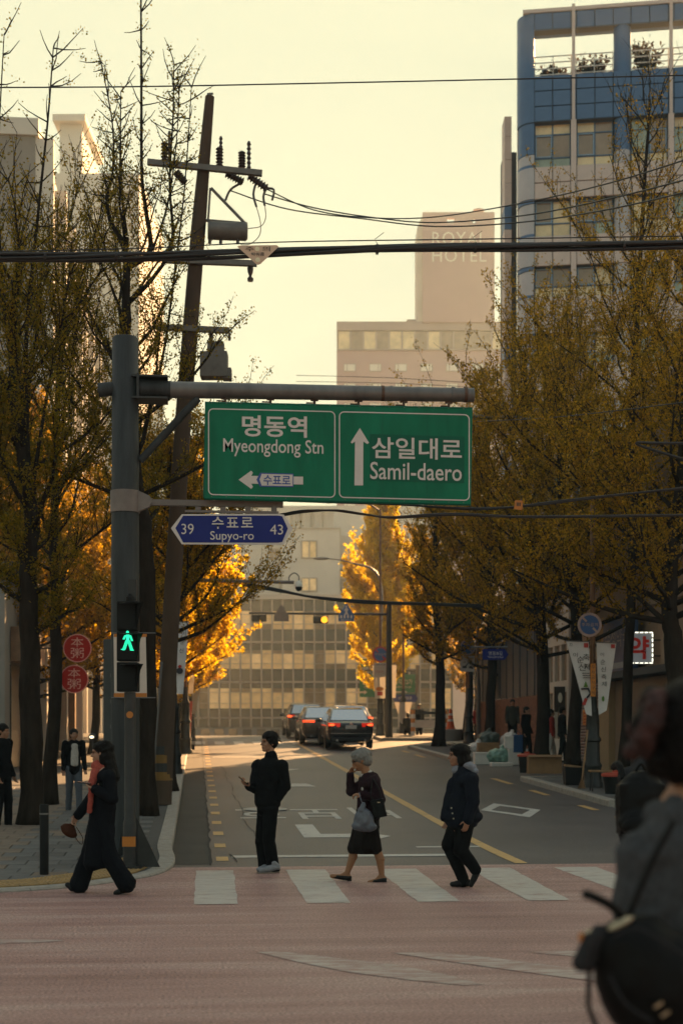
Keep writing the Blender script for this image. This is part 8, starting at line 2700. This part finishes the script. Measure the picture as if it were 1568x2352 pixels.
b.ell(J(1497, 1600, -0.02), (0.036, 0.04, 0.024)); b.ell(J(1502, 1668, -0.02), (0.055, 0.05, 0.075)); b.ell(J(1508, 1752, -0.03), (0.040, 0.04, 0.040)); b.cap(J(1500, 1668, -0.02), J(1560, 1670, 0), 0.06, 0.08)
p.part('hair', 'hair_black', b, 0.006, 1, 0.016, 0.02)
b = MB()
ring = [J(1478, 1662, -0.03) + Vector((0.012 * math.sin(a * 5) + 0.022 * math.sin(a), 0.050 * math.cos(a), 0.066 * math.sin(a))) for a in [2 * PI * i / 28 for i in range(29)]]
b.tube(ring, [0.024 + 0.007 * math.sin(i * 2.4) for i in range(29)], 10, cap=False)
p.part('scrunchie', 'plaid_brown', b, 0.006, 1, 0.016, 0.02)
# her big black shoulder bag
DB_ = 3.28
kb_ = DB_ / FPX
sb_ = thing('shoulder_bag', 'large black shoulder bag with pocket and handle at the right edge', 'bag', W(1470, 2230, DB_), -TH)
B_ = lambda px, py, y=0.0: Vector(((px - 1470) * kb_, y, -(py - 2230) * kb_))
b = MB()
b.ell(B_(1475, 2235), (0.115, 0.085, 0.135)); b.ell(B_(1520, 2260), (0.13, 0.09, 0.13)); b.ell(B_(1430, 2190), (0.075, 0.07, 0.085)); b.ell(B_(1500, 2310), (0.11, 0.08, 0.08))
obj('body', remeshed(b, 0.010, 3, 0.014, 0.07), 'leather_black', sb_)
b = MB(); b.cap(B_(1352, 2150, -0.03), B_(1330, 2205, -0.03), 0.020, 0.024); b.cap(B_(1372, 2140, -0.02), B_(1345, 2210, -0.02), 0.022, 0.022)
obj('side_pocket', remeshed(b, 0.007, 2), 'cl_charcoal', sb_)
MB().tube(catenary([B_(1334, 2050, -0.02), B_(1360, 2058, -0.03), B_(1400, 2080, -0.02), B_(1440, 2118, 0)], 6), [0.007] + [0.011] * 17 + [0.013], 8).build('handle', 'leather_black', sb_, local=True, smooth='all')
MB().tube(catenary([B_(1350, 2215, -0.02), B_(1345, 2290, -0.03), B_(1350, 2320, -0.03), B_(1385, 2400, -0.02)], 6), 0.006, 6).build('dangling_strap', 'leather_black', sb_, local=True, smooth='all')
MB().tube(catenary([B_(1440, 2110, 0.0), B_(1500, 1980, 0.02), B_(1560, 1890, 0.06)], 6), 0.009, 6).build('shoulder_strap', 'leather_black', sb_, local=True, smooth='all')
for pts in ((B_(1395, 2140, -0.075), B_(1440, 2120, -0.09), B_(1500, 2150, -0.10), B_(1560, 2190, -0.10)), (B_(1385, 2230, -0.075), B_(1420, 2290, -0.085), B_(1480, 2330, -0.09))):
    MB().tube(catenary(pts, 6), 0.004, 6).build('piping', 'cl_charcoal', sb_, local=True, smooth='all')
for px, py in ((1490, 2290), (1505, 2310)):
    MB().box(B_(px, py, -0.095), (0.022, 0.006, 0.006), rot=Matrix.Rotation(-0.6, 3, 'Y')).build('buckle', 'silver', sb_, local=True)
MB().ell(B_(1418, 2118, -0.03), (0.034, 0.012, 0.010), rot=Matrix.Rotation(-0.5, 3, 'Y')).build('clasp', 'silver', sb_, local=True, smooth='all')
MB().ell(B_(1345, 2136, -0.03), (0.012, 0.008, 0.005), rot=Matrix.Rotation(-0.3, 3, 'Y')).build('ring', 'silver', sb_, local=True, smooth='all')
MB().ell(B_(1328, 2148, -0.03), (0.006, 0.006, 0.012)).build('zip_pull', 'orange_trim', sb_, local=True, smooth='all')
# ================================================================== golden haze filling the street
hm_ = bpy.data.materials.new('haze_air'); hm_.use_nodes = True
hn, hl_ = hm_.node_tree.nodes, hm_.node_tree.links
hn.clear()
h_out = hn.new('ShaderNodeOutputMaterial'); h_v = hn.new('ShaderNodeVolumePrincipled')
h_v.inputs['Color'].default_value = (0.76, 0.93, 1.0, 1)
h_v.inputs['Density'].default_value = 0.00075
h_v.inputs['Anisotropy'].default_value = 0.35
hl_.new(h_v.outputs[0], h_out.inputs['Volume'])
MATS['haze_air'] = hm_
hz_ = MB().bbox(-310, 310, -70, 410, -1.2, 84).build('haze', 'haze_air')
struct(hz_, 'pale golden haze filling the air', 'stuff')
bpy.data.scenes.remove(TMP)
